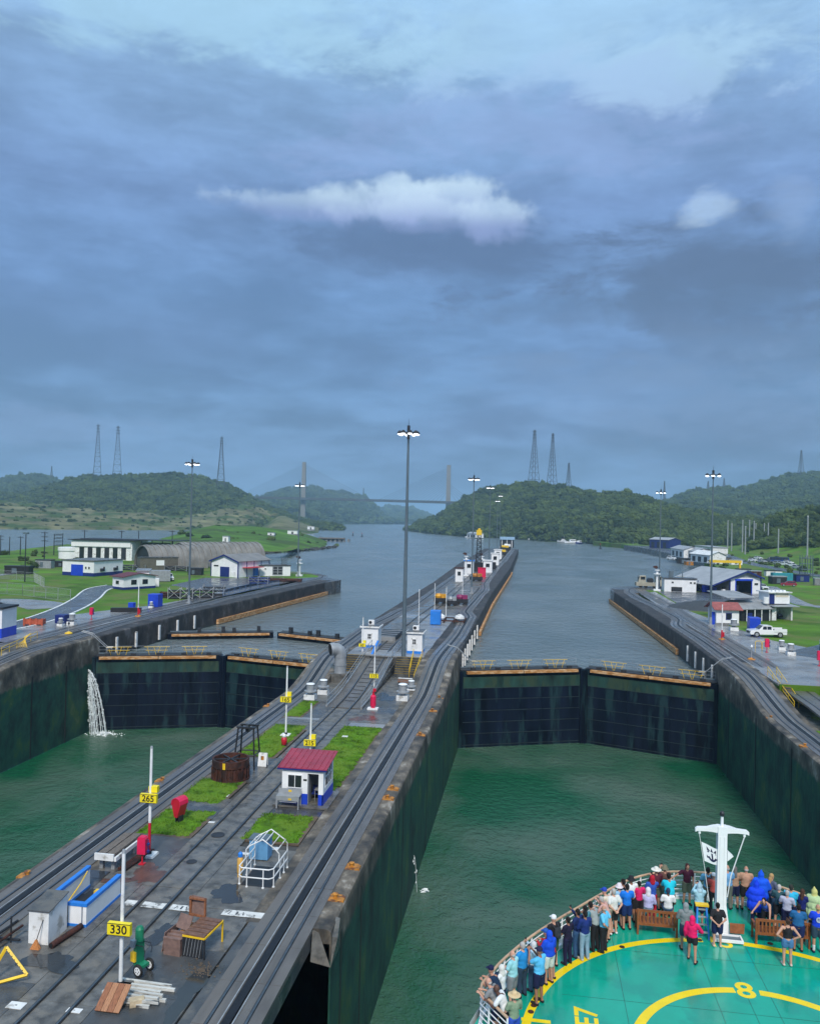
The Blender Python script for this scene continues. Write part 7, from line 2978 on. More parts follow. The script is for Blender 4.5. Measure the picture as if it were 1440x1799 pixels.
# ---------------------------------------------------------------- far end of the island
def isl_hut(label, px, py, w, h_, roofm, base=M_WHITE):
 p = G(px, py, ZU)
 b = block('island_hut', label, p - Vector((w / 2, 0, 0)), w, 0, w, h_, 'flat', roofm=roofm, over=.25, base=base, band=.3, group='huts on the far island', cat='hut')
 win(b, w * .25, w * .75, h_ * .45, h_ * .8)
 return b


isl_hut('white hut with dark red cap on the far island, near the middle track', 806, 1022, 2.2, 3.8, M_RUST)
isl_hut('white and blue hut beside the arrow signal on the far island', 823, 1008, 3.0, 4.2, M_LBLUE)
isl_hut('white hut half way along the far island, dark doorway', 869, 993, 3.0, 4.6, M_WHITE_D)
isl_hut('white hut behind the second mast on the far island', 856, 1006, 3.0, 4.0, M_WHITE_D)
isl_hut('white hut farther along the far island under the pair of masts', 874, 982, 3.4, 4.2, M_WHITE_D)
rbx = thing('red_cabinet', 'tall crimson cabinet at the foot of the arrow signal on the far island', 'cabinet', G(846, 1014, ZU))
mb = MB()
mb.box(-1.2, 1.2, -.8, .8, .1, 2.9)
mb.obj('body', M_PINKRED, rbx)
mb = MB()
mb.box(-1.35, 1.35, -.95, .95, 0, .1)
mb.box(-1.3, 1.3, -.9, .9, 2.9, 3.05)
mb.obj('trim', M_RED, rbx)
cr_ = thing('derrick_crane', 'black lattice derrick crane with yellow head on the far island', 'crane', G(840, 1004, ZU))
H_ = atY(838, 928, cr_.location.y).z - ZU
mb = MB()
mb.box(-2, 2, -1.5, 1.5, .6, 3.2)
mb.obj('house', M_BLACK, cr_)
for s in (-1, 1):
 mb = MB()
 mb.box(-2.2, 2.2, s * 1.6 - .35, s * 1.6 + .35, 0, .9)
 mb.obj('crawler', M_DARK, cr_)
for sx in (-1, 1):
 for sy in (-1, 1):
  mb = MB()
  mb.cyl((sx * .9, sy * .7, 3.0), (sx * .55, sy * .4, H_ - 2.0), .16, .12, 5)
  mb.obj('boom_chord', M_BLACK, cr_)
for k in range(14):
 z0_, z1_ = 3 + (H_ - 5) * k / 14, 3 + (H_ - 5) * (k + 1) / 14
 mb = MB()
 sg = 1 if k % 2 else -1
 w_ = .9 - .35 * k / 14
 mb.cyl((-sg * w_, -.6, z0_), (sg * w_, -.6, z1_), .09, n=4)
 mb.cyl((-.0, .6, z0_), (sg * w_, -.6, z1_), .09, n=4)
 mb.obj('lattice', M_BLACK, cr_)
mb = MB()
mb.box(-.9, .9, -.7, .7, H_ - 2.4, H_ - .6)
mb.lathe([(.5, H_ - .6), (.5, H_ - .2), (.1, H_)], 8)
mb.obj('boom_head', M_YEL, cr_)


def machine(label, px, py, m, w, h_, name='island_machine'):
 t = thing(name, label, 'machine', G(px, py, ZU), .3, group='machines on the far island')
 mb = MB()
 mb.box(-w, w, -w * .6, w * .6, .35, h_ * .6)
 mb.obj('chassis', M_DARK, t)
 mb = MB()
 mb.lathe([(w * .5, 0), (w * .62, h_ * .25), (w * .4, h_ * .5)], 10, (-w * .3, 0, h_ * .55))
 mb.box(w * .1, w * .9, -w * .5, w * .5, h_ * .6, h_)
 mb.obj('engine', m, t)
 for x in (-.6, .6):
  for y in (-.62, .62):
   mb = MB()
   mb.cyl((x * w, y * w - .08, .35), (x * w, y * w + .08, .35), .35, n=10)
   mb.obj('wheel', M_RUBBER, t)
 return t


machine('orange-yellow pump on wheels by the middle track', 773, 1060, mat('amber_machine', (.62, .30, .02), .5, var=.2), 1.3, 2.0)
machine('dark machine with magenta cover on the far island', 810, 1062, mat('magenta_cover', (.24, .02, .10), .5), 1.3, 2.0)
machine('grey compressor near the machine frame', 793, 1064, M_GREY, 1.0, 1.8)
machine('orange cart in front of the red cabinet', 836, 1021, M_ORANGE, 1.7, 2.2)
machine('dark machine behind the red cabinet', 862, 1000, M_BLACK, 1.8, 2.6)
machine('yellow machine among the far huts', 881, 975, M_YEL, 2.0, 2.8)
machine('yellow and white machine before the far shed', 886, 967, M_YEL, 2.4, 3.0)
machine('machine with white hood by the far shed', 890, 966, M_WHITE, 2.2, 3.6)
fr = thing('machine_pit_grid', 'rusty steel frame with white hoods set in the far island apron', 'frame', G(790, 1092, ZU))
for x in (-2.6, -.9, .9, 2.6):
 mb = MB()
 mb.box(x - .1, x + .1, -2.2, 2.2, .05, .55)
 mb.obj('beam', M_RUST, fr)
for y in (-2.2, 2.2):
 mb = MB()
 mb.box(-2.7, 2.7, y - .1, y + .1, .3, .5)
 mb.obj('side_beam', M_RUST, fr)
for x in (-1.8, 1.6):
 mb = MB()
 mb.lathe([(.9, .5), (.8, .9), (.2, 1.25)], 10, (x, 1.0, 0))
 mb.obj('white_hood', M_WHITE_D, fr)
b = block('far_shed', 'dark open shed with pale blue roof at the far end of the island', G(878, 962, ZU), 9, 0, 10, 5.5, 'side', wall=M_DARK, roofm=mat('pale_blue_roof', (.20, .30, .40), .5), rise=1.6, over=.6)
for k in range(3):
 panel(b, 'post', M_WHITE_D, 1 + k * 3.3, 1.4 + k * 3.3, 0, 5.5, 0, .2)
pit = thing('machinery_pit', 'dark machinery pit with pale rim behind the left white hut', 'pit', Vector((-20.6, 118.5, ZU)))
mb = MB()
mb.box(-1.4, 1.6, -3.5, 4.5, .01, .7)
mb.obj('housing', M_DARK, pit)
for k in range(3):
 mb = MB()
 mb.tube([(-1.4, -3.5 + k * 2.7, .72), (1.6, -.8 + k * 2.2, .72)], .05)
 mb.obj('cover_bar', M_GREY, pit)
mb = MB()
mb.box(-1.6, 1.8, -3.8, -3.5, .01, .8)
mb.obj('rim', M_CONC_L, pit)


# ---------------------------------------------------------------- pylons and bridge
M_HAZY = mat('pylon_steel', (.07, .075, .085), .6, metal=.2, var=.1, vscale=.05)


def pylon(label, px, by, ty, Y, wpx):
 base = atY(px, by, Y)
 top = atY(px + 1, ty, Y)
 H_ = top.z - base.z
 w = wpx * Y / FPX / 2
 t = thing('power_pylon', label, 'pylon', base - Vector((0, 0, H_ * .12)), .5, group='lattice power pylons on the hills')
 H_ *= 1.12
 th = max(.5, 1.3 * Y / FPX * .62)
 wz = lambda z: w * (1 - .88 * min(1, z / H_) ** .8)
 for sx in (-1, 1):
  for sy in (-1, 1):
   mb = MB()
   for k in range(6):
    z0, z1 = H_ * k / 6, H_ * (k + 1) / 6
    mb.cyl((sx * wz(z0), sy * wz(z0), z0), (sx * wz(z1), sy * wz(z1), z1), th * .5, n=4)
   mb.obj('leg', M_HAZY, t)
 mb = MB()
 z = 0.0
 k = 0
 while z < H_ * .95:
  a_ = wz(z)
  z2 = min(H_, z + max(a_ * 1.7, H_ * .05))
  b_ = wz(z2)
  for i in range(4):
   c = [(-1, -1), (1, -1), (1, 1), (-1, 1)]
   p, q = c[i], c[(i + 1) % 4]
   mb.cyl((p[0] * a_, p[1] * a_, z), (q[0] * b_, q[1] * b_, z2), th * .28, n=3)
   mb.cyl((p[0] * b_, p[1] * b_, z2), (q[0] * b_, q[1] * b_, z2), th * .3, n=3)
  z = z2
 mb.obj('bracing', M_HAZY, t)
 for k in range(3):
  mb = MB()
  zz = H_ * (.86 + .055 * k)
  mb.cyl((-w * .42, 0, zz), (w * .42, 0, zz), th * .7, n=4)
  mb.obj('crossarm', M_DARK, t)
 return t


pylon('pair of pylons on the left hill, the left one', 171, 832, 745, 1550, 16)
pylon('pair of pylons on the left hill, the right one', 206, 832, 748, 1580, 18)
pylon('single pylon on the right shoulder of the left hill', 388, 845, 767, 1560, 15)
pylon('tallest pylon on the wooded hill right of the bridge', 937, 846, 755, 1330, 17)
pylon('second pylon on the wooded hill right of the bridge', 969, 848, 761, 1400, 15)
pylon('small pylon at the end of the trio on the wooded hill', 998, 856, 813, 1750, 9)
pylon('pylon on the high hill at the right border', 1406, 830, 791, 2250, 8)
pylon('distant pylon in the right-hand saddle', 1166, 880, 845, 2200, 5)
pylon('faint small pylon on the left hill crest, near the border', 91, 838, 819, 2400, 5)
pylon('faint pylon behind the bridge', 638, 888, 857, 3600, 4)
pylon('faint pylon on the right-hand far ridge, left of the lamp mast', 1243, 858, 845, 2300, 4)
pylon('faint pylon on the right-hand far ridge, right of the lamp mast', 1271, 856, 840, 2300, 4)

BY = 2250
bg_ = thing('cable_stayed_bridge', 'distant cable-stayed bridge with two concrete towers spanning the canal', 'bridge', atY(533, 921, BY))
bo = Vector(bg_.location)
M_BR = mat('bridge_concrete', (.20, .195, .18), .7, var=.08, vscale=.05)
tw = []
for (px, by, ty) in ((532, 922, 812), (786, 924, 817)):
 p0, p1 = atY(px, by, BY), atY(px + 2, ty, BY)
 mb = MB()
 H_ = p1.z - p0.z + 4
 q = p0 - bo
 mb.loft([[(q.x - w, q.y - w * .6, q.z - 4 + z), (q.x + w, q.y - w * .6, q.z - 4 + z), (q.x + w, q.y + w * .6, q.z - 4 + z), (q.x - w, q.y + w * .6, q.z - 4 + z)] for w, z in ((7, 0), (6.0, H_ * .5), (5.2, H_))])
 mb.obj('tower', M_BR, bg_)
 mb = MB()
 mb.box(q.x - 8, q.x + 8, q.y - 9, q.y + 9, q.z - 8, q.z + 3)
 mb.obj('pier_base', M_BR, bg_)
 tw.append((q, H_))
dl, dr_ = atY(395, 871, BY) - bo, atY(835, 882, BY) - bo
mb = MB()
ribbon(mb, [dl, dl.lerp(dr_, .5) + Vector((0, 0, .8)), dr_], -17, 17, -6.5, 0)
mb.obj('deck', mat('bridge_deck', (.05, .055, .06), .6), bg_)
mb = MB()
for (q, H_) in tw:
 for k in range(1, 17):
  for s in (-1, 1):
   x = q.x + s * (12 + k * 11.5)
   u = (x - dl.x) / (dr_.x - dl.x)
   if not 0 <= u <= 1:
    continue
   d = dl.lerp(dr_, u)
   mb.cyl((q.x, q.y, q.z + H_ * (.56 + .024 * k)), (d.x, d.y, d.z), .35, n=3, cap=False)
mb.obj('stay_cables', M_HAZY, bg_)

# ---------------------------------------------------------------- the ship's foredeck
ZD = 15.27
M_DECK = mat('green_deck_paint', (.003, .335, .225), .20, var=.10, vscale=.6, bump=.10, bscale=3, wet=.14, col2=(.004, .275, .195), c2scale=.8, c2amt=.4, coat=.15)
M_SHIPW = mat('ship_white_paint', (.82, .83, .84), .3, var=.03, vscale=2)
M_YLINE = mat('yellow_deck_marking', (.85, .62, .005), .35, var=.06, vscale=3)
M_TEAK = mat('teak_slat', (.24, .075, .022), .45, var=.25, vscale=6, bump=.2)
M_CAPR = mat('varnished_caprail', (.52, .34, .22), .4, var=.15, vscale=3)
RAIL_L = [(-.35, 23.75), (-1.2, 24.9), (-.85, 26.2), (-.35, 27.3), (.35, 28.55), (1.15, 29.75), (2.1, 31.05), (3.1, 32.4), (4.1, 33.65), (5.1, 34.5), (6.2, 34.98), (7.5, 35.12)]
CXS = 7.55
RAIL = RAIL_L + [(2 * CXS - x, y) for x, y in reversed(RAIL_L[:-1])]
ship = thing('cruise_ship', 'foredeck of a cruise ship with green helipad circle and white rails', 'ship', (CXS, 24, 0))
so = Vector((CXS, 24, 0))
out = []
for i, (x, y) in enumerate(RAIL):
 d = Vector((x - CXS, y - 22)).normalized() * .22
 out.append((x + d.x - so.x, y + d.y - so.y))
dk = MB()
poly = [(-8.3, -14)] + [p for p in out[1:-1]] + [(8.3, -14)]
dk.prism(list(reversed(poly)), ZD - .12, ZD)
deck = dk.obj('deck', M_DECK, ship)
hl = MB()
rings = []
for z, kx, ky in ((ZD + .10, 1.012, 1.0), (ZD - .3, 1.012, 1.0), (ZD - 2.5, .95, .86), (8, .82, .45), (3, .70, .1), (-3, .62, -.25)):
 rings.append([(x * kx, (y if y < 0 else y * ky) if y > -13 else y, z) for x, y in poly])
hl.loft(rings)
hl.f = [f for f in hl.f if len(f) == 4]
hull = hl.obj('hull', M_SHIPW, ship)
for k, x in enumerate((-4.2, -1.2, -.15, .62, 3.4, 5.8)):
 mb = MB()
 y1 = math.sqrt(max(0, 1 - (x / 8.6) ** 2)) * 9 - .2
 mb.box(x - .006, x + .006, -10, y1, ZD + .0015, ZD + .003)
 mb.obj('deck_seam', M_BLACK, deck)
for y in (3.2, 6.4):
 mb = MB()
 mb.box(-6.2, 6.2, y - .006, y + .006, ZD + .0015, ZD + .003)
 mb.obj('deck_seam', M_BLACK, deck)


def arc_band(r, w, a0, a1, c=(7.47, 24.40)):
 n = max(8, int(abs(a1 - a0) / R(2)))
 mb = MB()
 vs = []
 for i in range(n + 1):
  a = a0 + (a1 - a0) * i / n
  for rr in (r - w / 2, r + w / 2):
   vs.append((c[0] + rr * math.cos(a) - so.x, c[1] + rr * math.sin(a) - so.y))
 rings = [[(*vs[2 * i], ZD + .003), (*vs[2 * i + 1], ZD + .003), (*vs[2 * i + 1], ZD + .007), (*vs[2 * i], ZD + .007)] for i in range(n + 1)]
 mb.loft(rings)
 return mb.obj('painted_ring', M_YLINE, deck)


arc_band(7.34, .27, R(96.2), R(176))
arc_band(7.34, .27, R(0), R(84.8))
arc_band(4.12, .30, R(95.5), R(264))
arc_band(4.12, .30, R(-84), R(84.5))


def deck_text(txt, size, x, y, rz, bold=.02):
 o = put(text_mesh(txt, size, M_YLINE, .002, bold * size), 'painted_lettering', deck, (x - so.x, y - so.y, ZD + .006), rz)
 return o


deck_text('15', .98, 7.28, 31.62, 0)
deck_text('8', 1.25, 7.42, 28.52, 0)
deck_text('SE7', 1.0, 2.1, 25.85, R(90))
deck_text('al', 1.25, .55, 25.35, R(90))
for (px, py) in ((1092, 1664), (1228, 1652), (942, 1756), (937, 1767), (932, 1778), (1352, 1658)):
 p = G(px, py, ZD)
 mb = MB()
 mb.lathe([(.10, .008), (.10, .018), (.055, .018), (.05, .010)], 12, (p.x - so.x, p.y - so.y, ZD))
 mb.obj('tie_down_ring', M_RUST, deck)

# railing
fine = []
ps = [Vector((x - so.x, y - so.y, ZD)) for x, y in RAIL]
for i in range(len(ps) - 1):
 p0, p1, p2, p3 = ps[max(i - 1, 0)], ps[i], ps[i + 1], ps[min(i + 2, len(ps) - 1)]
 for k in range(3):
  t = k / 3
  if i in (0, len(ps) - 2):
   fine.append(p1.lerp(p2, t))
  else:
   fine.append(.5 * ((2 * p1) + (p2 - p0) * t + (2 * p0 - 5 * p1 + 4 * p2 - p3) * t * t + (3 * p1 - p0 - 3 * p2 + p3) * t ** 3))
fine.append(ps[-1])
for k, h in enumerate((.22, .40, .58, .76, .94)):
 mb = MB()
 mb.tube([p + Vector((0, 0, h)) for p in fine], .018, 6)
 mb.obj('rail_bar', M_SHIPW, ship)
mb = MB()
mb.tube([p + Vector((0, 0, 1.12)) for p in fine], .045, 8)
mb.obj('cap_rail', M_CAPR, ship)
for i, p in enumerate(fine):
 if i % 2 == 0:
  mb = MB()
  mb.cyl(p, p + Vector((0, 0, 1.1)), .032, n=7)
  mb.obj('rail_post', M_SHIPW, ship)
mb = MB()
ribbon(mb, fine, -.05, .05, 0, .14)
mb.obj('toe_board', M_SHIPW, ship)

# jackstaff mast
ms = thing('ship_mast', 'white ship\'s mast with crossarm, standing among the passengers at the bow', 'mast', (7.48, 32.45, ZD))
mb = MB()
mb.loft([[(-w, -w, z), (w, -w, z), (w, w, z), (-w, w, z)] for w, z in ((.30, .0), (.25, .5), (.175, 1.1), (.165, 3.75))])
mb.obj('column', M_SHIPW, ms)
for s in (-1, 1):
 mb = MB()
 mb.box(s * .08 - .02, s * .08 + .02, -.19, -.166, .9, 3.7)
 mb.obj('cable_channel', M_SHIPW, ms)
mb = MB()
mb.box(-.17, .17, -.17, .17, 3.75, 4.05)
mb.cyl((0, 0, 4.05), (0, 0, 4.42), .06, .05, 10)
mb.obj('head', M_SHIPW, ms)
mb = MB()
mb.lathe([(.07, 4.42), (.09, 4.46), (.09, 4.55), (.05, 4.60)], 10)
mb.obj('lamp', M_DARK, ms)
for s in (-1, 1):
 mb = MB()
 mb.loft([[(s * x, -h, 3.93 - dz - h), (s * x, h, 3.93 - dz - h), (s * x, h, 3.93 - dz + h), (s * x, -h, 3.93 - dz + h)] for x, h, dz in ((.1, .13, 0), (.3, .11, .0), (.55, .075, .03), (.9, .07, .05), (.98, .06, .1))])
 mb.obj('crossarm', M_SHIPW, ms)
 mb = MB()
 mb.box(s * .82 - .04, s * .82 + .04, -.04, .04, 3.7, 3.82)
 mb.obj('block', M_SHIPW, ms)
 mb = MB()
 if s < 0:
  mb.tube([(-.83, -.02, 3.7), (-.62, -.1, 2.4), (-.45, -.16, 1.2)], .012, 5)
 else:
  mb.tube([(.82, -.02, 3.7), (.35, -.05, 2.2), (.22, -.1, 1.4)], .022, 5)
 mb.obj('halyard', M_WHITE_D, ms)
mb = MB()
mb.add([(.20, -.1, 2.75), (.42, -.1, 2.95), (.20, -.1, 3.15), (.20, .1, 2.75), (.42, .1, 2.95), (.20, .1, 3.15)], [(0, 1, 2), (3, 5, 4), (0, 3, 4, 1), (1, 4, 5, 2), (2, 5, 3, 0)])
mb.obj('bracket', M_SHIPW, ms)
fl = thing('house_flag', 'white flag with navy crown-and-anchor emblem hanging from the mast', 'flag', (6.72, 32.36, ZD + 2.72))
mb = MB()
nx, ny = 12, 8
FW, FH = .62, .72
def flagp(u, v, off=0):
 x = u * FW * (1 - .08 * v)
 z = -v * FH - .26 * u + .08 * v * u
 y = .05 * math.sin(u * 7 + v * 2) * u - off
 return (x + .14 * v * .9, y, z + .70)
mb.add([flagp(i / nx, j / ny) for j in range(ny + 1) for i in range(nx + 1)], [(j * (nx + 1) + i, j * (nx + 1) + i + 1, (j + 1) * (nx + 1) + i + 1, (j + 1) * (nx + 1) + i) for j in range(ny) for i in range(nx)])
mb.obj('cloth', mat('flag_white', (.80, .82, .84), .7, var=.04), fl, smooth=True)
M_NAVY = mat('emblem_navy', (.006, .008, .055), .6, var=0)


def emblem(polys):
 mb = MB()
 for pl in polys:
  mb.add([flagp(.56 + x * .36, .52 - y * .40, .012) for x, y in pl], [tuple(range(len(pl)))])
 return mb.obj('emblem', M_NAVY, fl)


ring = lambda r, a0, a1, n=8: [(r * math.cos(R(a0 + (a1 - a0) * i / n)), r * math.sin(R(a0 + (a1 - a0) * i / n))) for i in range(n + 1)]
for k in range(8):                       # the curved fluke
 a0, a1 = 200 + k * 17.5, 200 + (k + 1) * 17.5
 emblem([[(.82 * math.cos(R(a0)), -.05 + .82 * math.sin(R(a0))), (.82 * math.cos(R(a1)), -.05 + .82 * math.sin(R(a1))), (.52 * math.cos(R(a1)), -.05 + .52 * math.sin(R(a1))), (.52 * math.cos(R(a0)), -.05 + .52 * math.sin(R(a0)))]])
emblem([[(-.13, -.8), (.13, -.8), (.13, .3), (-.13, .3)]])
emblem([[(-.75, .25), (.75, .25), (.75, .42), (-.75, .42)]])
emblem([[(-.75, .5), (-.25, .5), (-.45, .72), (-.80, 1.0)]])
emblem([[(-.2, .5), (.2, .5), (0, 1.05)]])
emblem([[(.25, .5), (.75, .5), (.80, 1.0), (.45, .72)]])
emblem([[(-.95, -.15), (-.62, -.5), (-.95, -.55)]])
emblem([[(.95, -.15), (.62, -.5), (.95, -.55)]])


def teak_bench(label, x0, x1, y):
 t = thing('teak_bench', label, 'bench', ((x0 + x1) / 2, y, ZD), group='teak benches on the foredeck')
 w = (x1 - x0) / 2
 for sx in (-1, 1):
  for (yy, h) in ((-.05, .95), (.5, .62)):
   mb = MB()
   mb.box(sx * w - .035, sx * w + .035, yy - .035, yy + .035, 0, h)
   mb.obj('leg', M_TEAK, t)
  mb = MB()
  mb.box(sx * w - .04, sx * w + .04, -.02, .52, .62, .67)
  mb.obj('armrest', M_TEAK, t)
 for k in range(5):
  mb = MB()
  mb.box(-w, w, .0 + k * .105, .09 + k * .105, .42, .45)
  mb.obj('seat_slat', M_TEAK, t)
 n = int(w * 2 / .13)
 for k in range(n):
  x = -w + .08 + (2 * w - .16) * k / (n - 1)
  mb = MB()
  mb.box(x - .03, x + .03, -.065, -.04, .46, .86)
  mb.obj('back_slat', M_TEAK, t)
 for z, hgt in ((.86, .09), (.36, .10)):
  mb = MB()
  mb.box(-w + .036, w - .036, -.075, -.03, z, z + hgt)
  mb.obj('back_rail', M_TEAK, t)
 return t


teak_bench('teak bench with two seated passengers, left of the white mast', 4.34, 5.76, 31.75)
teak_bench('teak bench right of the white mast, behind the woman in denim shorts', 8.62, 10.48, 31.85)
ld = thing('step_ladder', 'blue step ladder with yellow top standing by the mast', 'step ladder', (6.72, 32.05, ZD))
for s in (-1, 1):
 mb = MB()
 mb.slab([(s * .22 - .03, -.32, 0), (s * .22 + .03, -.32, 0), (s * .16 + .03, 0, 1.12), (s * .16 - .03, 0, 1.12)], (0, .06, .02), 1)
 mb.obj('stile', M_LBLUE, ld)
 mb = MB()
 mb.cyl((s * .22, .35, 0), (s * .15, .06, 1.1), .022, n=6)
 mb.obj('rear_leg', M_LBLUE, ld)
for k in range(4):
 mb = MB()
 y = -.26 + k * .075
 mb.box(-.2 + .012 * k, .2 - .012 * k, y, y + .1, .22 + k * .25, .25 + k * .25)
 mb.obj('tread', M_GREY, ld)
mb = MB()
mb.box(-.24, .24, -.08, .14, 1.12, 1.19)
mb.obj('top', M_YEL, ld)
bx_ = thing('mast_plinth', 'white framed plinth with teak panel at the foot of the mast', 'plinth', (7.62, 31.98, ZD))
mb = MB()
for a, b, c, d in ((-.5, .52, -.38, -.32), (-.5, .52, .05, .10), (-.5, -.44, -.32, .05), (.46, .52, -.32, .05)):
 mb.box(a, b, c, d, .04, .14)
mb.obj('frame', M_SHIPW, bx_)
mb = MB()
mb.box(-.44, .46, -.32, .05, .05, .08)
mb.obj('drip_tray', M_GREYP, bx_)
mb = MB()
mb.slab([(.12, .02, .22), (.62, .02, .22), (.66, .10, .55), (.12, .10, .55)], (0, 1, 0), .03)
mb.obj('teak_panel', M_TEAK, bx_)

# ---------------------------------------------------------------- people
def shells_to_mesh(name, bones, ells, voxel=.014, smooth=4, ratio=.30):
 """fuse tapered capsules and ellipsoids into one continuous skin"""
 bm = bmesh.new()

 def ell(c, r, sub=2):
  m = Matrix.Translation(c) @ Matrix.Diagonal((r[0], r[1], r[2], 1))
  bmesh.ops.create_icosphere(bm, subdivisions=sub, radius=1, matrix=m)
 for a, ra, b, rb in bones:
  a, b = Vector(a), Vector(b)
  d = b - a
  if d.length > 1e-4:
   q = d.to_track_quat('Z', 'Y').to_matrix().to_4x4()
   m = Matrix.Translation((a + b) / 2) @ q
   bmesh.ops.create_cone(bm, cap_ends=True, segments=12, radius1=ra, radius2=rb, depth=d.length, matrix=m)
  ell(a, (ra,) * 3)
  ell(b, (rb,) * 3)
 for c, r in ells:
  ell(Vector(c), r)
 me = bpy.data.meshes.new(name)
 bm.to_mesh(me)
 bm.free()
 o = bpy.data.objects.new('tmp', me)
 C.objects.link(o)
 r = o.modifiers.new('r', 'REMESH')
 r.mode = 'VOXEL'
 r.voxel_size = voxel
 s = o.modifiers.new('s', 'SMOOTH')
 s.iterations = smooth
 s.factor = .5
 d = o.modifiers.new('d', 'DECIMATE')
 d.ratio = ratio
 dg = bpy.context.evaluated_depsgraph_get()
 res = bpy.data.meshes.new_from_object(o.evaluated_get(dg))
 bpy.data.objects.remove(o)
 res.name = name
 res.polygons.foreach_set('use_smooth', [True] * len(res.polygons))
 return res


def skeleton(pose):
 J = dict(pel=(0, 0, .95), bel=(0, .01, 1.10), che=(0, 0, 1.28), nek=(0, -.01, 1.46), hed=(0, .02, 1.60))
 for s, k in ((-1, 'l'), (1, 'r')):
  J['sh' + k] = (s * .19, -.01, 1.40)
  J['el' + k] = (s * .255, -.05, 1.13)
  J['wr' + k] = (s * .26, .03, .89)
  J['hp' + k] = (s * .095, 0, .92)
  J['kn' + k] = (s * .115, .02, .50)
  J['an' + k] = (s * .125, -.02, .085)
  J['to' + k] = (s * .15, .15, .03)
 v = lambda **kw: J.update(kw)
 if pose == 'behind':
  v(ell=(-.28, -.14, 1.15), wrl=(-.05, -.19, .96), elr=(.28, -.14, 1.15), wrr=(.06, -.21, .98))
 elif pose in ('rail', 'railphone'):
  v(che=(0, .10, 1.24), bel=(0, .03, 1.08), nek=(0, .19, 1.40), hed=(0, .27, 1.52), shl=(-.19, .16, 1.34), shr=(.19, .16, 1.34),
  ell=(-.25, .30, 1.10), wrl=(-.12, .50, 1.16), elr=(.25, .30, 1.10), wrr=(.12, .50, 1.16))
 elif pose == 'phone':
  v(ell=(-.24, .20, 1.24), wrl=(-.07, .36, 1.50), elr=(.24, .20, 1.24), wrr=(.07, .36, 1.50))
 elif pose == 'phone1':
  v(elr=(.26, .18, 1.26), wrr=(.10, .34, 1.54), ell=(-.26, .05, 1.13), wrl=(-.1, .25, 1.05))
 elif pose == 'hips':
  v(ell=(-.40, -.10, 1.15), wrl=(-.20, -.02, 1.00), elr=(.40, -.10, 1.15), wrr=(.20, -.02, 1.00))
 elif pose == 'front':
  v(ell=(-.27, .06, 1.14), wrl=(-.06, .23, 1.10), elr=(.27, .06, 1.14), wrr=(.06, .24, 1.12))
 elif pose == 'reach':
  v(elr=(.42, .02, 1.27), wrr=(.66, .02, 1.12), ell=(-.27, -.03, 1.13), wrl=(-.24, .06, .90))
 elif pose == 'stride':
  v(knl=(-.12, .10, .50), anl=(-.14, .10, .085), tol=(-.17, .27, .03), knr=(.13, -.04, .50), anr=(.17, -.16, .085), tor=(.20, .01, .03),
  elr=(.33, .12, 1.15), wrr=(.20, .30, 1.05))
 elif pose == 'lean':
  v(che=(.02, .16, 1.20), bel=(0, .06, 1.06), nek=(.02, .27, 1.34), hed=(.02, .36, 1.45), shl=(-.17, .24, 1.29), shr=(.21, .22, 1.29),
  ell=(-.22, .34, 1.05), wrl=(-.24, .44, .86), elr=(.32, .30, 1.10), wrr=(.42, .42, .94))
 elif pose == 'sit':
  z = .47
  v(pel=(0, 0, z + .07), bel=(0, -.01, z + .22), che=(0, -.02, z + .40), nek=(0, -.01, z + .58), hed=(0, .03, z + .72),
  shl=(-.19, -.02, z + .52), shr=(.19, -.02, z + .52), ell=(-.27, .02, z + .25), elr=(.27, .02, z + .25), wrl=(-.14, .24, z + .18), wrr=(.14, .24, z + .18),
  hpl=(-.1, .02, z + .06), hpr=(.1, .02, z + .06), knl=(-.13, .42, z + .05), knr=(.13, .42, z + .05), anl=(-.13, .46, .085), anr=(.13, .46, .085), tol=(-.15, .62, .03), tor=(.15, .62, .03))
 return {k: Vector(p) for k, p in J.items()}


PCACHE = {}


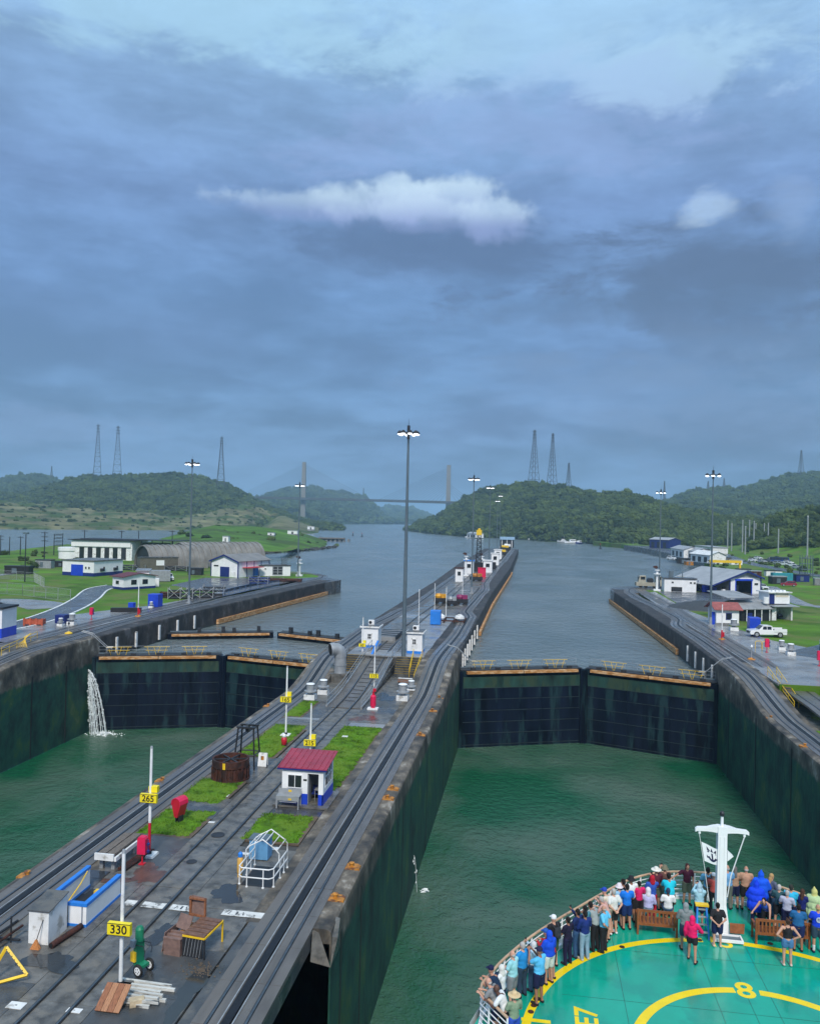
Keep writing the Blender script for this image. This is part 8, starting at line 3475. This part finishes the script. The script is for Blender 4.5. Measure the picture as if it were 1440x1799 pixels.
def part_mesh(kind, pose, bw):
 key = (kind, pose, bw)
 if key in PCACHE:
  return PCACHE[key]
 J = skeleton(pose)
 W = {'s': .92, 'm': 1.0, 'l': 1.18}[bw]
 bones, ells = [], []
 che, bel, pel, nek, hed = J['che'], J['bel'], J['pel'], J['nek'], J['hed']
 if kind == 'body':
  ells += [(che, (.165 * W, .105 * W, .19)), (bel, (.15 * W, .105 * W, .15)), (pel, (.165 * W, .115 * W, .12)), (hed + Vector((0, .0, .01)), (.076, .096, .115)),
    (hed + Vector((0, .03, -.06)), (.055, .06, .06)), (hed + Vector((0, .098, -.015)), (.013, .02, .022))]
  for s in (-1, 1):
   ells.append((hed + Vector((s * .078, -.005, -.01)), (.012, .022, .032)))
  bones += [(nek - Vector((0, 0, .06)), .06, hed - Vector((0, 0, .07)), .052), (che, .12 * W, bel, .12 * W), (bel, .12 * W, pel, .13 * W)]
  for k, s in (('l', -1), ('r', 1)):
   bones += [(che + Vector((s * .08, 0, .08)), .07, J['sh' + k], .062), (J['sh' + k], .056, J['el' + k], .042), (J['el' + k], .042, J['wr' + k], .028),
     (J['hp' + k], .098 * W, J['kn' + k], .060), (J['kn' + k], .060, J['an' + k], .040), (J['an' + k] - Vector((0, .03, .02)), .042, J['to' + k], .032)]
   # hand: palm, four fingers, thumb
   w, e = J['wr' + k], J['el' + k]
   d = (w - e).normalized()
   side = d.cross(Vector((0, 0, 1)))
   side = side.normalized() if side.length > .1 else Vector((0, 1, 0))
   up = side.cross(d).normalized()
   palm = w + d * .075
   bones.append((w, .027, palm, .030))
   for f, ln in enumerate((.058, .070, .074, .066)):
    o_ = side * (-.036 + .024 * f)
    k1 = palm + o_ + d * ln * .6
    bones += [(palm + o_ * .8, .012, k1, .011), (k1, .011, k1 + (d * .6 - up * .5) * ln * .6, .0095)]
   th = w + d * .03 - side * .03 * 1
   bones += [(th, .014, th - side * .035 + d * .035, .012), (th - side * .035 + d * .035, .012, th - side * .04 + d * .07, .010)]
  me = shells_to_mesh('body', bones, ells, .0125, 3, .22)
 elif kind in ('tee', 'longs', 'tank', 'jacket'):
  g = {'tee': .022, 'longs': .026, 'tank': .012, 'jacket': .040}[kind]
  low = pel - Vector((0, 0, .03 if kind != 'tank' else -.06))
  if pose == 'sit':
   low = pel + Vector((0, -.02, .0))
  ells += [(che, (.170 * W + g, .108 * W + g, .175)), (bel, (.155 * W + g, .112 * W + g, .16)), (low + Vector((0, 0, .06)), (.165 * W + g, .118 * W + g, .10))]
  bones += [(che, .125 * W + g * .6, bel, .125 * W + g * .6), (bel, .125 * W + g * .6, low + Vector((0, 0, .09)), .13 * W + g * .6)]
  for k, s in (('l', -1), ('r', 1)):
   S, E_, Wr = J['sh' + k], J['el' + k], J['wr' + k]
   if kind == 'tank':
    bones.append((che + Vector((s * .075, -.06, .08)), .022, nek + Vector((s * .09, -.02, -.03)), .018))
    continue
   bones.append((che + Vector((s * .06, 0, .09)), .085 + g * .4, S, .068 + g * .3))
   if kind == 'tee':
    bones.append((S, .070 + g * .3, S.lerp(E_, .62), .066 + g * .3))
   else:
    bones += [(S, .070 + g * .3, E_, .054 + g * .4), (E_, .054 + g * .4, Wr, .040 + g * .3)]
  me = shells_to_mesh(kind, bones, ells, .019, 4, .35)
 elif kind in ('shorts', 'trousers', 'minis'):
  g = .020
  u = {'shorts': .78, 'minis': .42, 'trousers': 1.0}[kind]
  ells.append((pel - Vector((0, 0, .01)), (.168 * W + g, .118 * W + g, .11)))
  for k in 'lr':
   hp, kn, an = J['hp' + k], J['kn' + k], J['an' + k]
   bones.append((hp, .098 * W + g, hp.lerp(kn, u), (.098 * W) + (.062 - .098 * W) * u + g + (.014 if u < 1 else 0)))
   if kind == 'trousers':
    bones.append((kn, .064 + g, an + Vector((0, 0, .02)), .052 + g))
  me = shells_to_mesh(kind, bones, ells, .019, 3, .35)
 elif kind == 'shoes':
  for k in 'lr':
   a, t_ = J['an' + k], J['to' + k]
   bones += [(a - Vector((0, .035, .035)), .050, Vector((t_.x, t_.y, .045)), .043)]
  me = shells_to_mesh(kind, bones, ells, .014, 2, .35)
 elif kind == 'socks':
  for k in 'lr':
   a, kn = J['an' + k], J['kn' + k]
   bones.append((a, .046, a.lerp(kn, .42), .054))
  me = shells_to_mesh(kind, bones, ells, .016, 2, .35)
 elif kind == 'poncho':
  ells += [(che + Vector((0, 0, .05)), (.25 * W, .19 * W, .20)), (bel, (.28 * W, .23 * W, .25)), (pel - Vector((0, 0, .12)), (.30 * W, .26 * W, .30))]
  for k in 'lr':
   bones.append((J['sh' + k], .10, J['el' + k], .12))
  me = shells_to_mesh(kind, bones, ells, .024, 2, .4)
  for v_ in me.vertices:
   a = math.atan2(v_.co.y, v_.co.x)
   f = 1 + .05 * math.sin(a * 11 + v_.co.z * 6) * min(1, max(0, (1.45 - v_.co.z) / .6))
   v_.co.x *= f
   v_.co.y *= f
 elif kind == 'hood':
  ells += [(hed + Vector((0, -.025, .012)), (.112, .112, .140)), (hed + Vector((0, -.05, -.10)), (.115, .09, .08))]
  bones.append((hed + Vector((0, -.03, -.04)), .10, nek + Vector((0, -.02, -.02)), .105))
  me = shells_to_mesh(kind, bones, ells, .018, 2, .35)
 elif kind == 'phood':
  ells += [(hed + Vector((0, -.02, .02)), (.115, .115, .145))]
  bones += [(hed + Vector((0, -.03, .05)), .10, hed + Vector((.0, -.06, .22)), .025), (hed, .10, nek - Vector((0, 0, .03)), .13)]
  me = shells_to_mesh(kind, bones, ells, .018, 2, .35)
 elif kind == 'hair':
  ells += [(hed + Vector((0, -.018, .032)), (.086, .098, .108)), (hed + Vector((0, -.055, -.02)), (.072, .055, .075))]
  me = shells_to_mesh(kind, bones, ells, .014, 2, .35)
 elif kind == 'rim_hair':
  ells += [(hed + Vector((0, -.045, -.012)), (.080, .065, .060))]
  me = shells_to_mesh(kind, bones, ells, .014, 2, .35)
 elif kind == 'long_hair':
  ells += [(hed + Vector((0, -.02, .03)), (.092, .102, .112)), (hed + Vector((0, -.07, -.10)), (.085, .05, .13))]
  bones.append((hed + Vector((0, -.07, -.05)), .075, nek + Vector((0, -.10, -.10)), .060))
  me = shells_to_mesh(kind, bones, ells, .014, 2, .35)
 elif kind == 'bun_hair':
  ells += [(hed + Vector((0, -.018, .032)), (.088, .100, .110)), (hed + Vector((0, -.10, .07)), (.045, .045, .045)), (hed + Vector((0, -.055, -.02)), (.07, .05, .07))]
  me = shells_to_mesh(kind, bones, ells, .014, 2, .35)
 elif kind == 'cap':
  mb = MB()
  c = hed + Vector((0, -.005, .045))
  mb.lathe([(.094, -.02), (.098, .02), (.088, .06), (.055, .09), (.01, .10)], 14, c)
  mb.add([c + Vector(p) for p in ((-.075, .07, .0), (-.06, .16, -.02), (0, .185, -.025), (.06, .16, -.02), (.075, .07, .0), (-.075, .07, .012), (-.06, .16, -.008), (0, .185, -.013), (.06, .16, -.008), (.075, .07, .012))],
   [(0, 1, 2, 3, 4), (9, 8, 7, 6, 5), (0, 5, 6, 1), (1, 6, 7, 2), (2, 7, 8, 3), (3, 8, 9, 4)])
  me = mb.mesh(kind, None, 'auto')
 elif kind in ('hat', 'bucket'):
  mb = MB()
  c = hed + Vector((0, -.01, .05))
  br_ = .20 if kind == 'hat' else .155
  mb.lathe([(.095, .0), (br_, -.02 if kind == 'hat' else -.05), (br_ + .005, -.008 if kind == 'hat' else -.04), (.10, .018), (.092, .075), (.06, .105), (.01, .11)], 18, c)
  me = mb.mesh(kind, None, 'auto')
 elif kind == 'backpack':
  b = che.lerp(bel, .35) + Vector((0, -.20, 0))
  ells += [(b, (.15, .085, .21)), (b + Vector((0, -.05, -.07)), (.11, .07, .10))]
  for s in (-1, 1):
   bones.append((b + Vector((s * .09, .05, .16)), .022, che + Vector((s * .11, .0, .20)), .022))
  me = shells_to_mesh(kind, bones, ells, .016, 2, .35)
 elif kind == 'phone_body':
  mb = MB()
  c = (J['wrl'] + J['wrr']) / 2 if pose == 'phone' else J['wrr']
  mb.box(c.x - .04, c.x + .04, c.y + .06, c.y + .07, c.z, c.z + .155)
  me = mb.mesh(kind, None)
 elif kind == 'face':
  mb = MB()
  for s in (-1, 1):
   mb.lathe([(.002, -.009), (.011, 0), (.002, .009)], 8, hed + Vector((s * .03, .087, .008)))
  mb.box(hed.x - .024, hed.x + .024, hed.y + .083, hed.y + .090, hed.z - .062, hed.z - .053)
  me = mb.mesh(kind, None)
 PCACHE[key] = me
 return me


CLOTH = {}


def cloth(rgb, rough=.8, kind='cloth'):
 k = (tuple(rgb), kind)
 if k not in CLOTH:
  CLOTH[k] = mat('%s_%d' % (kind, len(CLOTH)), rgb, rough, var=.10, vscale=9, bump=.25, bscale=38, spec=.25)
 return CLOTH[k]


def skin(tone):
 base = {0: (.56, .30, .21), 1: (.46, .23, .15), 2: (.30, .14, .085), 3: (.10, .045, .03)}[tone]
 k = ('skin', tone)
 if k not in CLOTH:
  CLOTH[k] = mat('skin_%d' % tone, base, .55, var=.06, vscale=14)
 return CLOTH[k]


WHT, BLK, NAVY, ROYAL, CYAN, SKYB, TEALB = (.74, .75, .76), (.018, .018, .022), (.012, .016, .060), (.010, .075, .62), (.10, .50, .72), (.16, .40, .68), (.030, .11, .22)
AQUA, GREYC, PINK, TAN, KHAKI, DENIM, LDENIM, MAROON, CRIM, LAV = (.30, .62, .68), (.24, .25, .26), (.66, .018, .13), (.40, .24, .17), (.20, .19, .15), (.055, .10, .19), (.24, .36, .46), (.055, .010, .028), (.42, .012, .03), (.46, .47, .74)
HB, HBR, HG, HBL = (.012, .010, .010), (.060, .028, .018), (.42, .40, .38), (.42, .27, .12)
PLIGHT, PGREEN, PCLEAR, RED_, CREAM, GREENS, CYANB = (.30, .55, .70), (.42, .56, .30), (.34, .58, .68), (.45, .02, .03), (.62, .55, .45), (.035, .08, .04), (.03, .42, .66)


def person(label, hx, hy, h, ang, pose, bw, tone, top, bottom, head, shoes=BLK, extra=()):
 """hx, hy: where the crown of the head shows in the photograph; ang: degrees turned left of the bow"""
 k = h / 1.715
 J = skeleton(pose)
 zt = J['hed'].z + .115
 p = G(hx, hy, ZD + zt * k)
 off = J['hed'] * k
 a = R(ang)
 x = p.x - (off.x * math.cos(a) - off.y * math.sin(a))
 y = p.y - (off.x * math.sin(a) + off.y * math.cos(a))
 t = thing('person', label, 'person', (x, y, ZD), a, group='passengers on the foredeck')
 t.scale = (k, k, k)
 put(part_mesh('body', pose, bw), 'body', t, material=skin(tone))
 names = dict(tee='shirt', longs='long_sleeved_shirt', tank='tank_top', jacket='jacket', poncho='poncho', shorts='shorts', minis='shorts', trousers='trousers',
    hood='hood', phood='pointed_hood', hair='hair', rim_hair='hair', long_hair='hair', bun_hair='hair', cap='cap', hat='hat', bucket='bucket_hat', backpack='backpack', phone_body='phone', socks='socks', face='eyes_and_mouth')
 for kind, col in (top, bottom) + tuple(head) + tuple(extra):
  put(part_mesh(kind, pose, bw), names[kind], t, material=cloth(col))
 if pose.startswith('phone'):
  put(part_mesh('phone_body', pose, bw), 'phone', t, material=cloth(BLK))
 put(part_mesh('shoes', pose, bw), 'shoes', t, material=cloth(shoes))
 return t


T, Lg, J_, SH, TR = 'tee', 'longs', 'jacket', 'shorts', 'trousers'
FOLK = [
 ('bald man in grey shirt leaning on the corner of the rail', 858, 1718, 1.72, 70, 'rail', 'l', 0, (T, GREYC), (SH, NAVY), [('rim_hair', HG)]),
 ('dark-skinned man in white shirt leaning on the rail', 872, 1730, 1.74, 80, 'rail', 'm', 3, (T, WHT), (SH, BLK), []),
 ('passenger in straw hat and leafy green shirt, nearest the camera', 903, 1743, 1.62, 30, 'front', 'm', 0, (T, (.22, .30, .20)), (SH, (.03, .08, .45)), [('hat', (.62, .47, .27))]),
 ('passenger in navy cap and navy shirt at the rail', 862, 1697, 1.70, 60, 'rail', 'm', 1, (T, (.012, .03, .07)), (SH, BLK), [('cap', NAVY)]),
 ('passenger in white shirt with white head cloth at the rail', 880, 1695, 1.62, 60, 'front', 'm', 0, (Lg, WHT), (SH, NAVY), [('hood', (.66, .66, .62))]),
 ('bald man in pale aqua shirt and grey shorts', 900, 1670, 1.74, 60, 'front', 'l', 0, (T, AQUA), (SH, (.20, .22, .24)), [('rim_hair', HG)]),
 ('man in bright blue shirt and dark jeans by the rail', 917, 1655, 1.76, 50, 'front', 'l', 0, (T, (.02, .26, .62)), (TR, (.025, .05, .09)), [('hair', HG)]),
 ('man in sky-blue shirt and navy cap holding up a phone', 947, 1664, 1.80, 50, 'phone', 'l', 2, (T, (.10, .48, .80)), (SH, NAVY), [('cap', (.02, .02, .06))]),
 ('passenger with pale grey hood beside the man with the phone', 936, 1654, 1.60, 55, 'phone1', 'm', 1, (J_, (.40, .55, .66)), (TR, DENIM), [('hood', (.56, .58, .60))]),
 ('passenger in royal-blue hooded raincoat and white shorts', 964, 1635, 1.76, 40, 'front', 'l', 1, (J_, ROYAL), (SH, (.62, .66, .60)), [('hood', ROYAL)]),
 ('passenger in red shirt and blue cap, half hidden by the blue raincoat', 958, 1632, 1.70, 55, 'rail', 'm', 1, (Lg, RED_), (SH, BLK), [('cap', (.02, .10, .40))]),
 ('man in white cap with black backpack and green shorts', 972, 1608, 1.78, 40, 'front', 'm', 0, (T, BLK), (SH, GREENS), [('cap', WHT)], BLK, [('backpack', (.03, .035, .045))]),
 ('dark-haired woman in a black top and trousers', 997, 1611, 1.64, 45, 'front', 'm', 2, (T, (.015, .012, .035)), (TR, (.012, .012, .045)), [('bun_hair', HB)]),
 ('dark-haired man at the rail in navy shirt, arm raised', 1014, 1597, 1.70, 50, 'phone1', 'm', 2, (Lg, (.014, .03, .12)), (TR, (.03, .08, .18)), [('hair', HB)]),
 ('man in navy long shirt and light washed jeans', 1027, 1600, 1.72, 35, 'front', 'm', 2, (Lg, (.012, .03, .16)), (TR, LDENIM), [('hair', HB)], (.5, .45, .40)),
 ('dark-haired passenger in teal shirt and dark trousers', 1027, 1591, 1.70, 45, 'front', 'm', 2, (T, (.06, .20, .26)), (TR, (.02, .02, .07)), [('hair', HB)]),
 ('man in grey shirt and black trousers at the rail', 1036, 1584, 1.74, 45, 'rail', 'm', 2, (T, (.30, .34, .34)), (TR, BLK), [('hair', HB)]),
 ('man in light blue shirt and black trousers, hands clasped behind', 1060, 1591, 1.66, 60, 'behind', 'l', 1, (T, (.13, .52, .78)), (TR, BLK), [('rim_hair', HG)]),
 ('older passenger in pink shirt bending over the rail', 1055, 1575, 1.66, 65, 'rail', 'm', 0, (T, (.62, .36, .32)), (SH, CREAM), [('hair', HG)]),
 ('passenger in royal cap and cream shirt reaching over the rail', 1061, 1560, 1.74, 55, 'rail', 'm', 0, (T, CREAM), (SH, KHAKI), [('cap', (.02, .06, .40))]),
 ('grey-haired passenger in white tee and black shorts', 1077, 1561, 1.70, 30, 'behind', 'l', 0, (T, (.66, .67, .65)), (SH, BLK), [('hair', HG)], WHT),
 ('passenger in white bucket hat with pale blue top', 1087, 1553, 1.66, 30, 'front', 'm', 0, (T, (.28, .50, .68)), (SH, NAVY), [('bucket', (.68, .62, .66))]),
 ('man in bright blue tee and navy shorts behind the bench end', 1101, 1553, 1.72, 15, 'front', 'm', 1, (T, (.010, .17, .68)), (SH, (.012, .03, .12)), [('hair', HB)]),
 ('passenger in dark shirt with dark hair at the rail', 1094, 1544, 1.72, 40, 'front', 'm', 2, (T, BLK), (SH, BLK), [('hair', HB)]),
 ('passenger in black hat and white tee at the rail', 1108, 1540, 1.76, 20, 'front', 'm', 2, (T, WHT), (SH, BLK), [('bucket', BLK)]),
 ('passenger in pink shirt half hidden behind the bench', 1122, 1548, 1.58, 20, 'front', 's', 2, (T, PINK), (SH, BLK), [('hair', HB)]),
 ('seated passenger in lavender jacket with white hood', 1138, 1559, 1.70, 0, 'sit', 'm', 0, (J_, LAV), (TR, LDENIM), [('hood', (.66, .67, .72))]),
 ('seated dark-haired passenger in white tee', 1173, 1560, 1.70, 0, 'sit', 'm', 3, (T, WHT), (SH, DENIM), [('hair', (.03, .05, .10))]),
 ('passenger with red head scarf and blue shirt', 1145, 1538, 1.66, 10, 'phone1', 'm', 1, (T, (.03, .09, .40)), (TR, CRIM), [('hood', CRIM)]),
 ('passenger in wide white hat and maroon top', 1152, 1524, 1.70, 20, 'front', 'm', 1, (Lg, (.09, .02, .035)), (SH, (.12, .14, .10)), [('hat', (.70, .68, .62))]),
 ('passenger in brown camouflage hat at the bow', 1167, 1521, 1.70, 10, 'phone', 'm', 1, (T, (.12, .06, .05)), (SH, KHAKI), [('bucket', (.16, .15, .10))]),
 ('broad passenger in turquoise shirt, back to the camera', 1174, 1534, 1.74, 0, 'rail', 'l', 2, (T, (.015, .52, .66)), (SH, KHAKI), [('hair', HB)]),
 ('woman in maroon top and olive shorts facing the ship, hand on the rail', 1207, 1518, 1.66, 190, 'reach', 'm', 1, (T, MAROON), (SH, (.10, .12, .09)), [('long_hair', (.07, .02, .02)), ('face', (.02, .012, .01))]),
 ('man in light blue shirt with brown backpack by the mast', 1243, 1524, 1.72, 0, 'front', 'm', 2, (T, (.20, .50, .70)), (TR, KHAKI), [('hair', HB)], BLK, [('backpack', (.16, .06, .04))]),
 ('passenger in white cap and coral vest beside the mast', 1253, 1534, 1.62, 0, 'front', 's', 1, (T, (.62, .10, .08)), (TR, BLK), [('cap', WHT)]),
 ('passenger in clear pale blue rain poncho behind the step ladder', 1228, 1552, 1.62, 0, 'phone', 'm', 1, (J_, PCLEAR), (SH, NAVY), [('phood', (.40, .58, .68))]),
 ('passenger in grey hooded sweatshirt beside the bench', 1204, 1586, 1.70, 0, 'front', 'm', 1, (J_, (.20, .23, .24)), (SH, (.03, .05, .09)), [('hood', (.24, .27, .28))]),
 ('woman in hot pink hooded top and black shorts', 1216, 1609, 1.60, -25, 'stride', 'm', 1, (J_, (.74, .012, .12)), ('minis', BLK), [('hood', (.74, .012, .12))]),
 ('woman in black tee and navy shorts, hands clasped behind her back', 1260, 1586, 1.60, 0, 'behind', 'l', 0, (T, BLK), (SH, (.012, .02, .08)), [('bun_hair', HB)], (.6, .5, .42)),
 ('grey-haired man in light blue shirt and grey trousers right of the mast', 1277, 1520, 1.76, 0, 'front', 'l', 0, (T, (.14, .34, .58)), (TR, (.13, .15, .13)), [('rim_hair', HG)]),
 ('woman in tan tee and navy shorts, beside the bald man', 1290, 1522, 1.70, 5, 'front', 'm', 1, (T, (.42, .25, .16)), (SH, NAVY), [('long_hair', (.14, .13, .12))]),
 ('bald man in tan tee and black shorts', 1310, 1522, 1.74, -5, 'front', 'l', 1, (T, (.46, .26, .17)), (SH, BLK), [('rim_hair', HG)]),
 ('tall passenger in bright blue rain poncho at the bow', 1336, 1532, 1.76, -10, 'front', 'm', 1, ('poncho', (.008, .10, .74)), (SH, NAVY), [('phood', (.008, .10, .74))]),
 ('passenger in bright blue rain poncho, nearer of the two ponchos', 1328, 1549, 1.70, -10, 'front', 'l', 1, ('poncho', (.008, .055, .72)), (TR, NAVY), [('phood', (.008, .055, .72))]),
 ('blond woman in grey jacket looking to the side', 1355, 1535, 1.68, -60, 'front', 'm', 0, (J_, (.10, .12, .17)), (TR, DENIM), [('long_hair', HBL)]),
 ('grey-haired passenger in dark teal shirt', 1368, 1554, 1.66, -20, 'front', 'm', 0, (T, (.030, .085, .10)), (SH, BLK), [('hair', HG)]),
 ('dark-haired woman in blue top leaning on the teak bench', 1341, 1578, 1.58, 150, 'lean', 'm', 0, ('tank', (.03, .09, .40)), (TR, BLK), [('long_hair', HB), ('face', (.02, .012, .01))]),
 ('grey-haired passenger in white and blue striped shirt', 1382, 1564, 1.64, -20, 'front', 'm', 0, (T, (.42, .44, .56)), (TR, NAVY), [('hair', HG)]),
 ('dark-haired man in bright blue tee at the right rail', 1389, 1554, 1.72, -20, 'front', 'l', 1, (T, CYANB), (SH, NAVY), [('hair', (.03, .035, .03))]),
 ('passenger with white headband and navy top', 1409, 1562, 1.64, -30, 'front', 'm', 1, (T, (.012, .02, .14)), (SH, BLK), [('long_hair', HBR)]),
 ('passenger in pale green rain poncho with pointed hood', 1430, 1562, 1.72, -30, 'front', 'l', 1, ('poncho', PGREEN), (TR, BLK), [('phood', (.58, .56, .20))]),
 ('man in teal-blue shirt and navy shorts in front of the bench end', 1402, 1588, 1.70, -10, 'front', 'l', 2, (T, (.018, .12, .30)), (SH, (.012, .02, .09)), [('hair', HB)]),
 ('woman in black tank top and denim shorts, hands on her hips', 1383, 1614, 1.64, 0, 'hips', 'm', 0, ('tank', BLK), ('minis', (.07, .19, .38)), [('bun_hair', HBR)], (.6, .52, .46)),
 ('man in royal-blue tee with a round pale print at the right edge', 1436, 1589, 1.74, -5, 'front', 'l', 1, (T, (.010, .055, .62)), (SH, (.03, .06, .10)), [('rim_hair', HBL)], (.02, .03, .08), [('socks', (.55, .58, .60))]),
]
for f in FOLK:
 p_ = person(*f)
 if 'round pale print' in f[0]:
  mb = MB()
  mb.lathe([(.10, 0), (.10, .006), (.055, .006), (.05, 0)], 16)
  mb.move(Matrix.Translation((0, -.172, 1.24)) @ Matrix.Rotation(R(90), 4, 'X'))
  mb.obj('shirt_print', cloth((.42, .48, .62)), p_)
